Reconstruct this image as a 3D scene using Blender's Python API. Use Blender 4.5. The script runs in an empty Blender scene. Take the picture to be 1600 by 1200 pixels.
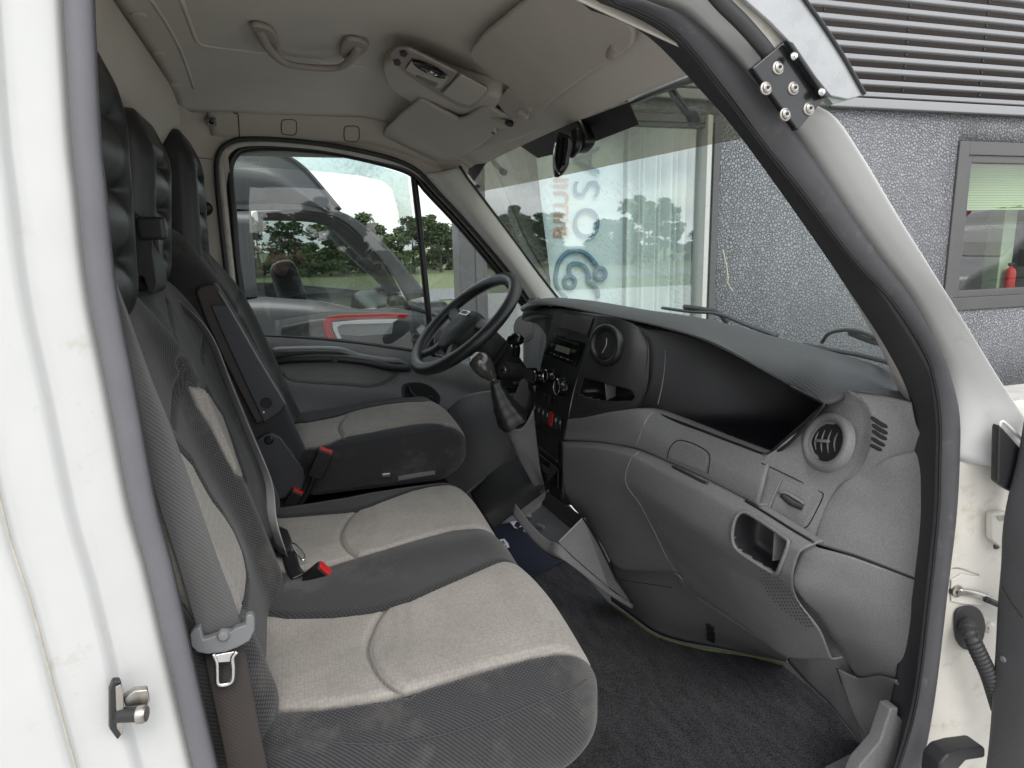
import bpy, bmesh, math, random
import numpy as np
from mathutils import Vector as V, Matrix, Euler
from mathutils.bvhtree import BVHTree
random.seed(7); rng = np.random.default_rng(7)
R = math.radians
SC = bpy.context.scene
COL = SC.collection
# ------------------------------------------------------------------ camera
# cab coordinates: x forward, y from the passenger door to the driver door, z up; z = 0 is the cab floor
CAM = V((0, -0.9, 1.15)); FPX = 1080.0
_p, _r, _w = R(11.4), R(1.15), R(17.7)
FW = V((math.sin(_w)*math.cos(_p), math.cos(_w)*math.cos(_p), -math.sin(_p)))
_r0 = V((math.cos(_w), -math.sin(_w), 0)); _u0 = _r0.cross(FW)
RT = _r0*math.cos(_r) - _u0*math.sin(_r); UP = _u0*math.cos(_r) + _r0*math.sin(_r)
cd = bpy.data.cameras.new('camera'); cam = bpy.data.objects.new('camera', cd); COL.objects.link(cam)
cam.matrix_world = Matrix(((RT.x, UP.x, -FW.x, CAM.x), (RT.y, UP.y, -FW.y, CAM.y), (RT.z, UP.z, -FW.z, CAM.z), (0, 0, 0, 1)))
cd.sensor_fit = 'HORIZONTAL'; cd.sensor_width = 36; cd.lens = 36*FPX/1600
cd.clip_start = 0.02; cd.clip_end = 1000
SC.camera = cam
# ------------------------------------------------------------------ world: bright cloudy sky
SUN_EL, SUN_AZ = R(50), R(180)
wd = bpy.data.worlds.new('World'); SC.world = wd; wd.use_nodes = True
nt = wd.node_tree; nt.nodes.clear()
def wn(t, **k):
    n = nt.nodes.new(t)
    for a, b in k.items(): setattr(n, a, b)
    return n
sky = wn('ShaderNodeTexSky', sky_type='NISHITA', sun_disc=False, sun_elevation=SUN_EL, sun_rotation=SUN_AZ)
sky.air_density = 1.2; sky.dust_density = 2.0
tc = wn('ShaderNodeTexCoord'); mp = wn('ShaderNodeMapping'); mp.inputs['Scale'].default_value = (1, 1, 2.6)
nz = wn('ShaderNodeTexNoise'); nz.inputs['Scale'].default_value = 2.3; nz.inputs['Detail'].default_value = 7; nz.inputs['Roughness'].default_value = .55
rmp = wn('ShaderNodeValToRGB'); rmp.color_ramp.elements[0].position = .32; rmp.color_ramp.elements[1].position = .52
cl = wn('ShaderNodeTexNoise'); cl.inputs['Scale'].default_value = 3.5; cl.inputs['Detail'].default_value = 5
cr = wn('ShaderNodeValToRGB')
cr.color_ramp.elements[0].position = .3; cr.color_ramp.elements[0].color = (3.0, 3.2, 3.5, 1)
cr.color_ramp.elements[1].position = .7; cr.color_ramp.elements[1].color = (8.2, 8.15, 8.0, 1)
mx = wn('ShaderNodeMixRGB'); bg = wn('ShaderNodeBackground'); bg.inputs['Strength'].default_value = .14
wo = wn('ShaderNodeOutputWorld')
L = nt.links.new
L(tc.outputs['Generated'], mp.inputs['Vector']); L(mp.outputs['Vector'], nz.inputs['Vector']); L(nz.outputs['Fac'], rmp.inputs['Fac'])
L(mp.outputs['Vector'], cl.inputs['Vector']); L(cl.outputs['Fac'], cr.inputs['Fac'])
L(rmp.outputs['Color'], mx.inputs['Fac']); L(sky.outputs['Color'], mx.inputs['Color1']); L(cr.outputs['Color'], mx.inputs['Color2'])
L(mx.outputs['Color'], bg.inputs['Color']); L(bg.outputs['Background'], wo.inputs['Surface'])
# ------------------------------------------------------------------ veiled sun, high behind the photographer
sd = bpy.data.lights.new('sun', 'SUN'); sd.energy = 0.7; sd.angle = R(24); sd.color = (1, .965, .91)
so = bpy.data.objects.new('sun', sd); COL.objects.link(so)
SUNV = V((math.sin(SUN_AZ)*math.cos(SUN_EL), math.cos(SUN_AZ)*math.cos(SUN_EL), math.sin(SUN_EL)))
so.rotation_euler = SUNV.to_track_quat('Z', 'Y').to_euler()
vs = SC.view_settings; vs.view_transform = 'Standard'; vs.look = 'None'; vs.exposure = 1.28; vs.gamma = 1; vs.use_curve_mapping = False
SC.cycles.use_denoising = True
try: SC.cycles.denoiser = 'OPENIMAGEDENOISE'
except Exception: pass
SC.cycles.max_bounces = 10; SC.cycles.diffuse_bounces = 5; SC.cycles.glossy_bounces = 4; SC.cycles.transparent_max_bounces = 16
SC.cycles.caustics_reflective = False; SC.cycles.caustics_refractive = False

# ------------------------------------------------------------------ sight lines onto real planes
def ray(px, py): return FW + RT*((px-800)/FPX) - UP*((py-600)/FPX)
def PL(px, py, a, b, c, d):
    r = ray(px, py); n = V((a, b, c))
    return CAM + r*((d-n.dot(CAM))/n.dot(r))
def X(px, py, x): return PL(px, py, 1, 0, 0, x)
def Y(px, py, y): return PL(px, py, 0, 1, 0, y)
def Z(px, py, z): return PL(px, py, 0, 0, 1, z)
class Surf:
    """a built surface that details can be laid on"""
    def __init__(s, vs_, fs_): s.b = BVHTree.FromPolygons([tuple(v) for v in vs_], fs_)
    def at(s, px, py, off=0.0):
        d = ray(px, py).normalized(); h = s.b.ray_cast(CAM, d)
        if h[0] is None:      # sight line passes the edge: take the nearest point of the surface
            best = None
            for t in np.linspace(.6, 4.5, 400):
                q = s.b.find_nearest(CAM+d*float(t))
                if best is None or q[3] < best[3]: best = q
            h = best
        n = h[1] if h[1].dot(d) < 0 else -h[1]
        return h[0] + n*off
    def nrm(s, px, py):
        d = ray(px, py).normalized(); h = s.b.ray_cast(CAM, d)
        if h[0] is None: h = s.b.find_nearest(s.at(px, py))
        return h[1] if h[1].dot(d) < 0 else -h[1]

# ------------------------------------------------------------------ object helpers
def tag(o, label=None, cat=None, group=None, kind=None):
    if label: o['label'] = label
    if cat: o['category'] = cat
    if group: o['group'] = group
    if kind: o['kind'] = kind
    return o
def thing(name, label, cat, loc=(0, 0, 0), group=None):
    o = bpy.data.objects.new(name, None); COL.objects.link(o); o.location = loc; o.empty_display_size = .05
    return tag(o, label, cat, group)
def mesh(name, vs_, fs_, m=None, parent=None, smooth=True, sharp=None):
    me = bpy.data.meshes.new(name); me.from_pydata([tuple(v) for v in vs_], [], [tuple(f) for f in fs_]); me.validate()
    return meobj(name, me, m, parent, smooth, sharp)
def meobj(name, me, m=None, parent=None, smooth=True, sharp=None):
    if smooth and len(me.polygons):
        me.polygons.foreach_set('use_smooth', [True]*len(me.polygons))
        if sharp:
            bm = bmesh.new(); bm.from_mesh(me)
            for e in bm.edges:
                if len(e.link_faces) == 2 and e.calc_face_angle(0) > R(sharp): e.smooth = False
            bm.to_mesh(me); bm.free()
    o = bpy.data.objects.new(name, me); COL.objects.link(o)
    if m: me.materials.append(m)
    if parent:
        o.parent = parent
        o.matrix_parent_inverse = world_of(parent).inverted()
    return o
def world_of(o):
    mtx = Matrix.Translation(o.location) @ o.rotation_euler.to_matrix().to_4x4()
    if o.parent: return world_of(o.parent) @ o.matrix_parent_inverse @ mtx
    return mtx
def cr_(p0, p1, p2, p3, t):
    return 0.5*((2*p1)+(-p0+p2)*t+(2*p0-5*p1+4*p2-p3)*t*t+(-p0+3*p1-3*p2+p3)*t**3)
def spline(pts, n, closed=False):
    """resample a polyline by a Catmull-Rom curve, n points evenly by length"""
    pts = [np.array(p, float) for p in pts]; out = []
    m = len(pts)
    if m == 2 and not closed: out = [pts[0]+(pts[1]-pts[0])*t for t in np.linspace(0, 1, 24)]
    else:
        for i in range(m if closed else m-1):
            if closed: a, b, c, d = pts[i-1], pts[i], pts[(i+1) % m], pts[(i+2) % m]
            else:
                b, c = pts[i], pts[i+1]
                a = pts[i-1] if i > 0 else 2*b-c
                d = pts[i+2] if i+2 < m else 2*c-b
            for t in np.linspace(0, 1, 12, endpoint=False): out.append(cr_(a, b, c, d, t))
        out.append(pts[0] if closed else pts[-1])
    out = np.array(out); L_ = np.r_[0, np.cumsum(np.linalg.norm(np.diff(out, axis=0), axis=1))]
    t = np.linspace(0, L_[-1], n, endpoint=not closed)
    return [V([np.interp(q, L_, out[:, k]) for k in range(out.shape[1])]) for q in t]
def gridfaces(nu, nv, cu=False, cv=False):
    f = []
    for j in range(nv if cv else nv-1):
        for i in range(nu if cu else nu-1):
            a = j*nu+i; b = j*nu+(i+1) % nu; c = ((j+1) % nv)*nu+(i+1) % nu; d = ((j+1) % nv)*nu+i
            f.append((a, b, c, d))
    return f
def patch(name, rows, m, parent, nu=40, nv=None, thick=0.004, flip=False, surf=False, smoothv=True, sharp=None):
    """skin rows of points; the rows are curves along u, blended smoothly along v"""
    rr = [spline(r, nu) for r in rows]
    nv = nv or (len(rows)-1)*6+1
    vs_ = [None]*(nu*nv)
    for i in range(nu):
        colp = [r[i] for r in rr]
        if smoothv and len(colp) > 2:
            # keep the rows' own spacing
            out = []
            per = (nv-1)//(len(colp)-1); pts = [np.array(p) for p in colp]
            for k in range(len(pts)-1):
                b, c = pts[k], pts[k+1]; a = pts[k-1] if k else 2*b-c; d = pts[k+2] if k+2 < len(pts) else 2*c-b
                # centripetal-like damping for tight rows
                lb = np.linalg.norm(c-b)+1e-9; la = np.linalg.norm(b-a)+1e-9; ld = np.linalg.norm(d-c)+1e-9
                m1 = ((b-a)/la+(c-b)/lb)*.5*min(la, lb) if k else (c-b)
                m2 = ((c-b)/lb+(d-c)/ld)*.5*min(lb, ld) if k+2 < len(pts) else (c-b)
                for t in np.linspace(0, 1, per, endpoint=False):
                    h = (2*t**3-3*t*t+1)*b+(t**3-2*t*t+t)*m1+(-2*t**3+3*t*t)*c+(t**3-t*t)*m2
                    out.append(V(h))
            out.append(V(pts[-1]))
            nvv = len(out)
        else:
            out = spline(colp, nv); nvv = nv
        if i == 0: vs_ = [None]*(nu*nvv)
        for j in range(nvv): vs_[j*nu+i] = out[j]
    fs_ = gridfaces(nu, nvv)
    s = Surf(vs_, fs_)
    acc = 0.0                 # faces look to the open side of the surface, the thickness goes behind it
    for f in fs_[::7]:
        a, b, c = vs_[f[0]], vs_[f[1]], vs_[f[2]]; nn_ = (b-a).cross(vs_[f[3]]-a); acc += nn_.dot(CAM-a)
    if acc < 0: fs_ = [f[::-1] for f in fs_]
    o = mesh(name, vs_, fs_, m, parent, sharp=sharp)
    if thick:
        md = o.modifiers.new('thickness', 'SOLIDIFY'); md.thickness = thick; md.offset = -1
    return (o, s) if surf else o
def frames(pts, closed=False, up=None):
    T = []
    n = len(pts)
    for i in range(n):
        a = pts[i-1] if (i > 0 or closed) else pts[i]; b = pts[(i+1) % n] if (i < n-1 or closed) else pts[i]
        T.append((b-a).normalized())
    N = []
    ref = up or (V((0, 0, 1)) if abs(T[0].z) < .9 else V((1, 0, 0)))
    nrm = (ref-T[0]*ref.dot(T[0])).normalized()
    for i in range(n):
        if up is not None: nrm = (up-T[i]*up.dot(T[i])).normalized()
        else: nrm = (nrm-T[i]*nrm.dot(T[i])).normalized()
        N.append(nrm)
    return T, N
def sweep(name, path, prof, m, parent, up=None, closed=False, n=None, cap=True, smoothp=True, scale=None, sharp=None, wrap=True):
    """sweep a 2D profile (a along up, b along tangent x up) along a path"""
    pts = spline(path, n, closed) if n else [V(p) for p in path]
    T, N = frames(pts, closed, up); k = len(prof); vs_ = []
    for i, p in enumerate(pts):
        B = T[i].cross(N[i]); s = scale(i/(len(pts)-1)) if scale else 1
        for a, b in prof: vs_.append(p+N[i]*a*s+B*b*s)
    fs_ = gridfaces(k, len(pts), cu=wrap, cv=closed)
    if cap and not closed and wrap: fs_ += [tuple(range(k))[::-1], tuple(range(len(vs_)-k, len(vs_)))]
    return mesh(name, vs_, fs_, m, parent, sharp=sharp)
def circ(r, n=12, rb=None, ph=0): return [(r*math.cos(2*math.pi*i/n+ph), (rb or r)*math.sin(2*math.pi*i/n+ph)) for i in range(n)]
def tube(name, path, r, m, parent, n=None, seg=10, closed=False, rb=None, up=None, scale=None):
    return sweep(name, path, circ(r, seg, rb), m, parent, up, closed, n, scale=scale)
def slab(name, outline, depth, m, parent, bevel=0.002, closed_spline=0, seg=2, normal=None, surf=False):
    """extrude a roughly flat outline by depth (along its normal turned to the viewer's side when normal is None)"""
    pts = [V(p) for p in outline]
    if closed_spline: pts = spline(pts, closed_spline, True)
    c = sum(pts, V())/len(pts)
    nn = V()
    for i in range(len(pts)):
        a, b = pts[i]-c, pts[(i+1) % len(pts)]-c; nn += a.cross(b)
    nn.normalize()
    if normal is not None: nv_ = V(normal).normalized()
    else: nv_ = nn if nn.dot(CAM-c) > 0 else -nn
    if nn.dot(nv_) < 0: pts = pts[::-1]
    bm = bmesh.new()
    vb = [bm.verts.new(p-nv_*abs(depth) if depth < 0 else p) for p in pts]; vt = [bm.verts.new(p if depth < 0 else p+nv_*depth) for p in pts]
    n = len(pts)
    bm.faces.new(vt); bm.faces.new(vb[::-1])
    for i in range(n): bm.faces.new((vb[i], vb[(i+1) % n], vt[(i+1) % n], vt[i]))
    me = bpy.data.meshes.new(name); bm.to_mesh(me); bm.free()
    o = meobj(name, me, m, parent, smooth=True)
    if bevel:
        md = o.modifiers.new('bevel', 'BEVEL'); md.width = bevel; md.segments = seg; md.limit_method = 'ANGLE'; md.angle_limit = R(40)
        md.harden_normals = False
    me.polygons.foreach_set('use_smooth', [len(p.vertices) == 4 and False or False for p in me.polygons])
    if bevel: me.polygons.foreach_set('use_smooth', [True]*len(me.polygons))
    try:
        wnm = o.modifiers.new('wn', 'WEIGHTED_NORMAL'); wnm.keep_sharp = True
    except Exception: pass
    return o
def rbox(name, size, mtx, m, parent, bevel=.004, seg=3, taper=None):
    sx, sy, sz = size[0]/2, size[1]/2, size[2]/2
    vs_ = [V((x, y, z)) for z in (-sz, sz) for y in (-sy, sy) for x in (-sx, sx)]
    if taper:
        for v in vs_:
            if v.z > 0: v.x *= taper[0]; v.y *= taper[1]
    vs_ = [mtx @ v for v in vs_]
    fs_ = [(0, 2, 3, 1), (4, 5, 7, 6), (0, 1, 5, 4), (2, 6, 7, 3), (0, 4, 6, 2), (1, 3, 7, 5)]
    o = mesh(name, vs_, fs_, m, parent)
    if bevel:
        md = o.modifiers.new('bevel', 'BEVEL'); md.width = bevel; md.segments = seg; md.limit_method = 'ANGLE'; md.angle_limit = R(30)
        o.modifiers.new('wn', 'WEIGHTED_NORMAL')
    return o
def lathe(name, prof, org, axis, m, parent, n=28, sharp=35, sx=1.0, xdir=None):
    """revolve (radius, height) pairs about axis through org"""
    q = V(axis).normalized(); a = V(xdir) if xdir is not None else (V((0, 0, 1)) if abs(q.z) < .9 else V((1, 0, 0)))
    a = (a-q*a.dot(q)).normalized(); b = q.cross(a); vs_ = []
    for r, h in prof:
        for i in range(n):
            t = 2*math.pi*i/n; vs_.append(V(org)+a*(r*sx*math.cos(t))+b*(r*math.sin(t))+q*h)
    fs_ = gridfaces(n, len(prof), cu=True)
    fs_ += [tuple(range(n))[::-1], tuple(range(len(vs_)-n, len(vs_)))]
    return mesh(name, vs_, fs_, m, parent, sharp=sharp)
def basis(o, x, z):
    """matrix with origin o, local x along x, local z along z"""
    z = V(z).normalized(); x = V(x); x = (x-z*x.dot(z)).normalized(); y = z.cross(x)
    return Matrix(((x.x, y.x, z.x, o[0]), (x.y, y.y, z.y, o[1]), (x.z, y.z, z.z, o[2]), (0, 0, 0, 1)))
def letters(name, s, mtx, size, m, parent, ext=.0006, spacing=1.0, align='CENTER'):
    c = bpy.data.curves.new(name, 'FONT'); c.body = s; c.size = size; c.extrude = ext; c.align_x = align; c.align_y = 'CENTER'; c.space_character = spacing
    o = bpy.data.objects.new(name, c); COL.objects.link(o)
    dg = bpy.context.evaluated_depsgraph_get(); me = bpy.data.meshes.new_from_object(o.evaluated_get(dg))
    bpy.data.objects.remove(o); me.transform(mtx)
    return meobj(name, me, m, parent, smooth=False)
def dup(src, name, parent=None, mtx=None, m=None):
    o = src.copy(); o.name = name; COL.objects.link(o)
    if parent: o.parent = parent
    if mtx is not None: o.matrix_world = mtx
    return o

# ------------------------------------------------------------------ materials
def mat(name, col, rough=.5, metal=0, spec=.5, speck=0, ss=450, grain=0, gs=800, var=0, vs__=6, dirt=None, coat=0, sheen=0, wave=None, aniso=None):
    m = bpy.data.materials.new(name); m.use_nodes = True; t = m.node_tree; b = t.nodes['Principled BSDF']; K = t.links.new
    b.inputs['Base Color'].default_value = (*col, 1); b.inputs['Roughness'].default_value = rough; b.inputs['Metallic'].default_value = metal
    b.inputs['Specular IOR Level'].default_value = spec; b.inputs['Coat Weight'].default_value = coat
    if coat: b.inputs['Coat Roughness'].default_value = .06
    if sheen: b.inputs['Sheen Weight'].default_value = sheen; b.inputs['Sheen Roughness'].default_value = .5
    co = t.nodes.new('ShaderNodeTexCoord')
    last = None
    if var:
        n = t.nodes.new('ShaderNodeTexNoise'); n.inputs['Scale'].default_value = vs__; n.inputs['Detail'].default_value = 6; n.inputs['Roughness'].default_value = .65
        r = t.nodes.new('ShaderNodeMapRange'); r.inputs['To Min'].default_value = 1-var; r.inputs['To Max'].default_value = 1+var; r.inputs['From Min'].default_value = .3; r.inputs['From Max'].default_value = .7
        x = t.nodes.new('ShaderNodeMixRGB'); x.blend_type = 'MULTIPLY'; x.inputs['Fac'].default_value = 1; x.inputs['Color1'].default_value = (*col, 1)
        K(co.outputs['Object'], n.inputs['Vector']); K(n.outputs['Fac'], r.inputs['Value']); K(r.outputs['Result'], x.inputs['Color2'])
        last = x
        rr = t.nodes.new('ShaderNodeMapRange'); rr.inputs['To Min'].default_value = max(0, rough-.09); rr.inputs['To Max'].default_value = min(1, rough+.09)
        K(n.outputs['Fac'], rr.inputs['Value']); K(rr.outputs['Result'], b.inputs['Roughness'])
    if dirt:   # (colour, threshold low, high, scale)
        dc, lo, hi, ds = dirt
        n = t.nodes.new('ShaderNodeTexNoise'); n.inputs['Scale'].default_value = ds; n.inputs['Detail'].default_value = 9; n.inputs['Roughness'].default_value = .7
        r = t.nodes.new('ShaderNodeMapRange'); r.inputs['From Min'].default_value = lo; r.inputs['From Max'].default_value = hi
        x = t.nodes.new('ShaderNodeMixRGB'); x.inputs['Color2'].default_value = (*dc, 1); x.inputs['Color1'].default_value = (*col, 1)
        K(co.outputs['Object'], n.inputs['Vector']); K(n.outputs['Fac'], r.inputs['Value']); K(r.outputs['Result'], x.inputs['Fac'])
        if last: K(last.outputs['Color'], x.inputs['Color1'])
        last = x
    if speck:
        n = t.nodes.new('ShaderNodeTexNoise'); n.inputs['Scale'].default_value = ss; n.inputs['Detail'].default_value = 1
        r = t.nodes.new('ShaderNodeMapRange'); r.inputs['From Min'].default_value = .3; r.inputs['From Max'].default_value = .7; r.inputs['To Min'].default_value = 1-speck; r.inputs['To Max'].default_value = 1+speck
        x = t.nodes.new('ShaderNodeMixRGB'); x.blend_type = 'MULTIPLY'; x.inputs['Fac'].default_value = 1; x.inputs['Color1'].default_value = (*col, 1)
        K(co.outputs['Object'], n.inputs['Vector']); K(n.outputs['Fac'], r.inputs['Value']); K(r.outputs['Result'], x.inputs['Color2'])
        if last: K(last.outputs['Color'], x.inputs['Color1'])
        last = x
    if last: K(last.outputs['Color'], b.inputs['Base Color'])
    if grain:
        n = t.nodes.new('ShaderNodeTexNoise' if not wave else 'ShaderNodeTexVoronoi'); n.inputs['Scale'].default_value = gs
        if not wave: n.inputs['Detail'].default_value = 2
        bu = t.nodes.new('ShaderNodeBump'); bu.inputs['Strength'].default_value = grain; bu.inputs['Distance'].default_value = .001
        K(co.outputs['Object'], n.inputs['Vector']); K(n.outputs[0], bu.inputs['Height']); K(bu.outputs['Normal'], b.inputs['Normal'])
    return m
def emis(name, col, s):
    m = bpy.data.materials.new(name); m.use_nodes = True; b = m.node_tree.nodes['Principled BSDF']
    b.inputs['Base Color'].default_value = (*col, 1); b.inputs['Emission Color'].default_value = (*col, 1); b.inputs['Emission Strength'].default_value = s
    return m
def glass(name, tint, refl=.06, rough=0.0, f90=.6, dirt=0, haze=0):
    """thin pane: tinted see-through plus mirror reflection growing at grazing angles"""
    m = bpy.data.materials.new(name); m.use_nodes = True; t = m.node_tree; t.nodes.clear(); K = t.links.new
    o = t.nodes.new('ShaderNodeOutputMaterial'); tr = t.nodes.new('ShaderNodeBsdfTransparent'); tr.inputs['Color'].default_value = (*tint, 1)
    gl = t.nodes.new('ShaderNodeBsdfGlossy'); gl.inputs['Roughness'].default_value = rough; gl.inputs['Color'].default_value = (1, 1, 1, 1)
    lw = t.nodes.new('ShaderNodeLayerWeight'); lw.inputs['Blend'].default_value = .5
    pw = t.nodes.new('ShaderNodeMath'); pw.operation = 'POWER'; pw.inputs[1].default_value = 4
    mr = t.nodes.new('ShaderNodeMapRange'); mr.inputs['To Min'].default_value = refl; mr.inputs['To Max'].default_value = f90
    mi = t.nodes.new('ShaderNodeMixShader')
    K(lw.outputs['Facing'], pw.inputs[0]); K(pw.outputs[0], mr.inputs['Value']); K(mr.outputs['Result'], mi.inputs['Fac'])
    K(tr.outputs[0], mi.inputs[1]); K(gl.outputs[0], mi.inputs[2])
    last = mi
    if dirt:
        co = t.nodes.new('ShaderNodeTexCoord'); n = t.nodes.new('ShaderNodeTexNoise'); n.inputs['Scale'].default_value = 90; n.inputs['Detail'].default_value = 6
        n2 = t.nodes.new('ShaderNodeTexNoise'); n2.inputs['Scale'].default_value = 5; n2.inputs['Detail'].default_value = 3
        mu = t.nodes.new('ShaderNodeMath'); mu.operation = 'MULTIPLY'
        r = t.nodes.new('ShaderNodeMapRange'); r.inputs['From Min'].default_value = .27; r.inputs['From Max'].default_value = .45; r.inputs['To Max'].default_value = dirt; r.inputs['To Min'].default_value = haze
        df = t.nodes.new('ShaderNodeBsdfDiffuse'); df.inputs['Color'].default_value = (.6, .6, .58, 1); m2 = t.nodes.new('ShaderNodeMixShader')
        K(co.outputs['Object'], n.inputs['Vector']); K(co.outputs['Object'], n2.inputs['Vector']); K(n.outputs['Fac'], mu.inputs[0]); K(n2.outputs['Fac'], mu.inputs[1])
        K(mu.outputs[0], r.inputs['Value']); K(r.outputs['Result'], m2.inputs['Fac']); K(mi.outputs[0], m2.inputs[1]); K(df.outputs[0], m2.inputs[2]); last = m2
    K(last.outputs[0], o.inputs['Surface'])
    return m
M = {}
M['white'] = mat('white_body_paint', (.53, .535, .525), .38, coat=.25, var=.03, vs__=7, dirt=((.40, .36, .29), .60, .80, 15))
M['cream'] = mat('cream_body_paint', (.58, .555, .505), .42, coat=.15, var=.06, vs__=9, dirt=((.36, .30, .22), .54, .78, 16))
M['headliner'] = mat('beige_headliner', (.58, .545, .49), .9, spec=.2, grain=.5, gs=700, var=.05, vs__=5)
M['trim'] = mat('beige_trim', (.52, .48, .425), .62, spec=.35, grain=.25, gs=900, var=.04, vs__=5)
M['lighttrim'] = mat('light_grey_trim', (.52, .51, .49), .55, spec=.4, grain=.2, gs=900, var=.03)
M['dash'] = mat('grey_dash_plastic', (.145, .144, .146), .5, spec=.45, speck=.2, grain=.55, gs=1500, var=.07, vs__=9, dirt=((.16, .16, .16), .62, .85, 14))
M['dashl'] = mat('warm_grey_plastic', (.15, .147, .147), .52, spec=.45, speck=.18, grain=.5, gs=1500, var=.06, vs__=9)
M['dark'] = mat('dark_plastic', (.022, .022, .024), .42, spec=.45, grain=.35, gs=1300, var=.1, vs__=12)
M['black'] = mat('black_plastic', (.010, .010, .011), .35, spec=.45, grain=.15, gs=1500)
M['gloss'] = mat('gloss_black', (.006, .006, .007), .12, spec=.5)
M['soft'] = mat('soft_black_rubber', (.022, .022, .023), .6, spec=.4, grain=.2, gs=900, var=.1)
M['seal'] = mat('seal_rubber', (.062, .062, .068), .5, spec=.45, grain=.2, gs=700, var=.1, vs__=14, dirt=((.13, .13, .13), .58, .8, 24))
M['sealg'] = mat('skylit_grey_seal', (.125, .123, .135), .5, spec=.45, grain=.2, gs=700, var=.08, vs__=14)  # paler copy of the seal rubber: skylight on the pillar put into the colour
M['sealb'] = mat('black_seal_trim', (.028, .028, .030), .5, spec=.45, grain=.25, gs=900, var=.1)
M['leather'] = mat('black_leatherette', (.017, .017, .019), .40, spec=.5, grain=.5, gs=500, var=.1, vs__=18)
M['chrome'] = mat('worn_chrome', (.62, .62, .62), .22, metal=1, var=.1, vs__=30)
M['steel'] = mat('dull_steel', (.42, .40, .37), .38, metal=1, var=.15, vs__=40, dirt=((.22, .13, .07), .55, .75, 60))
M['red'] = mat('red_plastic', (.55, .018, .018), .35, spec=.5)
M['belt'] = mat('grey_webbing', (.12, .117, .117), .62, spec=.35, grain=.6, gs=900, var=.1, vs__=10, sheen=.1)
M['beltb'] = mat('brown_black_webbing', (.035, .029, .027), .6, spec=.4, grain=.6, gs=900, var=.12, vs__=14)
M['beltg'] = mat('grey_buckle_plastic', (.16, .165, .17), .42, spec=.5, grain=.2, gs=900)
M['carpet'] = mat('carpet', (.020, .020, .024), .95, spec=.1, grain=1.0, gs=420, var=.35, vs__=28, sheen=.15)
M['navy'] = mat('navy_mat', (.012, .014, .030), .75, spec=.25, grain=.5, gs=900, var=.15)
M['green'] = mat('green_edging', (.10, .13, .04), .8, grain=.8, gs=500, var=.3, vs__=60)
M['print'] = mat('white_print', (.7, .7, .7), .6)
M['screen'] = mat('radio_display', (.20, .23, .18), .25, spec=.5)

def webbing(name, col):
    m = mat(name, col, .62, spec=.3, var=.1, vs__=9); t = m.node_tree; b = t.nodes['Principled BSDF']; K = t.links.new
    co = t.nodes.new('ShaderNodeTexCoord'); w = t.nodes.new('ShaderNodeTexWave'); w.bands_direction = 'DIAGONAL'; w.inputs['Scale'].default_value = 95; w.inputs['Distortion'].default_value = .6
    K(co.outputs['Object'], w.inputs['Vector'])
    bu = t.nodes.new('ShaderNodeBump'); bu.inputs['Strength'].default_value = .25; bu.inputs['Distance'].default_value = .0006; K(w.outputs['Fac'], bu.inputs['Height']); K(bu.outputs['Normal'], b.inputs['Normal'])
    old = b.inputs['Base Color'].links[0].from_socket; r = t.nodes.new('ShaderNodeMapRange'); r.inputs['To Min'].default_value = .95; r.inputs['To Max'].default_value = 1.05; K(w.outputs['Fac'], r.inputs['Value'])
    x = t.nodes.new('ShaderNodeMixRGB'); x.blend_type = 'MULTIPLY'; x.inputs['Fac'].default_value = 1; K(old, x.inputs['Color1']); K(r.outputs[0], x.inputs['Color2']); K(x.outputs['Color'], b.inputs['Base Color'])
    return m
M['belt'] = webbing('grey_belt_webbing', (.095, .093, .093)); M['beltb'] = webbing('dark_belt_webbing', (.036, .030, .028))
# ================================================================== van body shell
van = thing('van_body', 'white van body seen through its open passenger door', 'van')
def ip(v, xs, ys): return float(np.interp(v, xs, ys))
# headliner
HX = [-.29, -.1, .1, .3, .42, .53, .62, .668]; HZ = [1.64, 1.65, 1.655, 1.65, 1.622, 1.568, 1.49, 1.44]
def hl_row(x):
    z0 = ip(x, HX, HZ); zp = ip(x, [-.29, 0, .2, .44, .62, .67], [1.56, 1.56, 1.53, 1.455, 1.40, 1.385]); zr = ip(x, [-.29, .3, .5, .62, .67], [1.585, 1.585, 1.54, 1.45, 1.425])
    bow = ip(x, [.3, .67], [0, .035])
    return [V((x, .03, zp)), V((x+bow*.3, .10, (zp+z0)/2+.012)), V((x+bow*.6, .22, z0-.008)), V((x+bow, .55, z0)), V((x+bow*1.1, .87, z0+.004)), V((x+bow, 1.2, z0)), V((x+bow*.5, 1.46, z0-.012)), V((x+bow*.2, 1.58, (z0+zr)/2)), V((x, 1.64, zr))]
hl, HL = patch('headliner', [hl_row(x) for x in HX], M['headliner'], van, nu=70, nv=43, surf=True, flip=True)
# pressed rib lines in the headliner (a raised frame behind the roof console)
def on_path(S, pts, n=40, off=0.0):
    return [S.at(p.x, p.y, off) for p in spline([V((a, b, 0)) for a, b in pts], n)]
tube('headliner_ridge', on_path(HL, [(236, 0), (262, 40), (285, 85), (303, 138)], 24, -.002), .005, M['headliner'], van, seg=8)
tube('headliner_ridge', on_path(HL, [(283, 0), (298, 40), (308, 65), (325, 72), (400, 82), (500, 96), (580, 106)], 40, -.0025), .006, M['headliner'], van, seg=8)
for a, b, sx_ in ((216, 22, 16), (248, 82, 14), (273, 132, 10)):
    c = HL.at(a, b, .001); lathe('trim_plug', [(.001, .004), (.013, .004), (.016, .002), (.017, 0)], c, HL.nrm(a, b), M['trim'], van, n=20)
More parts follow.
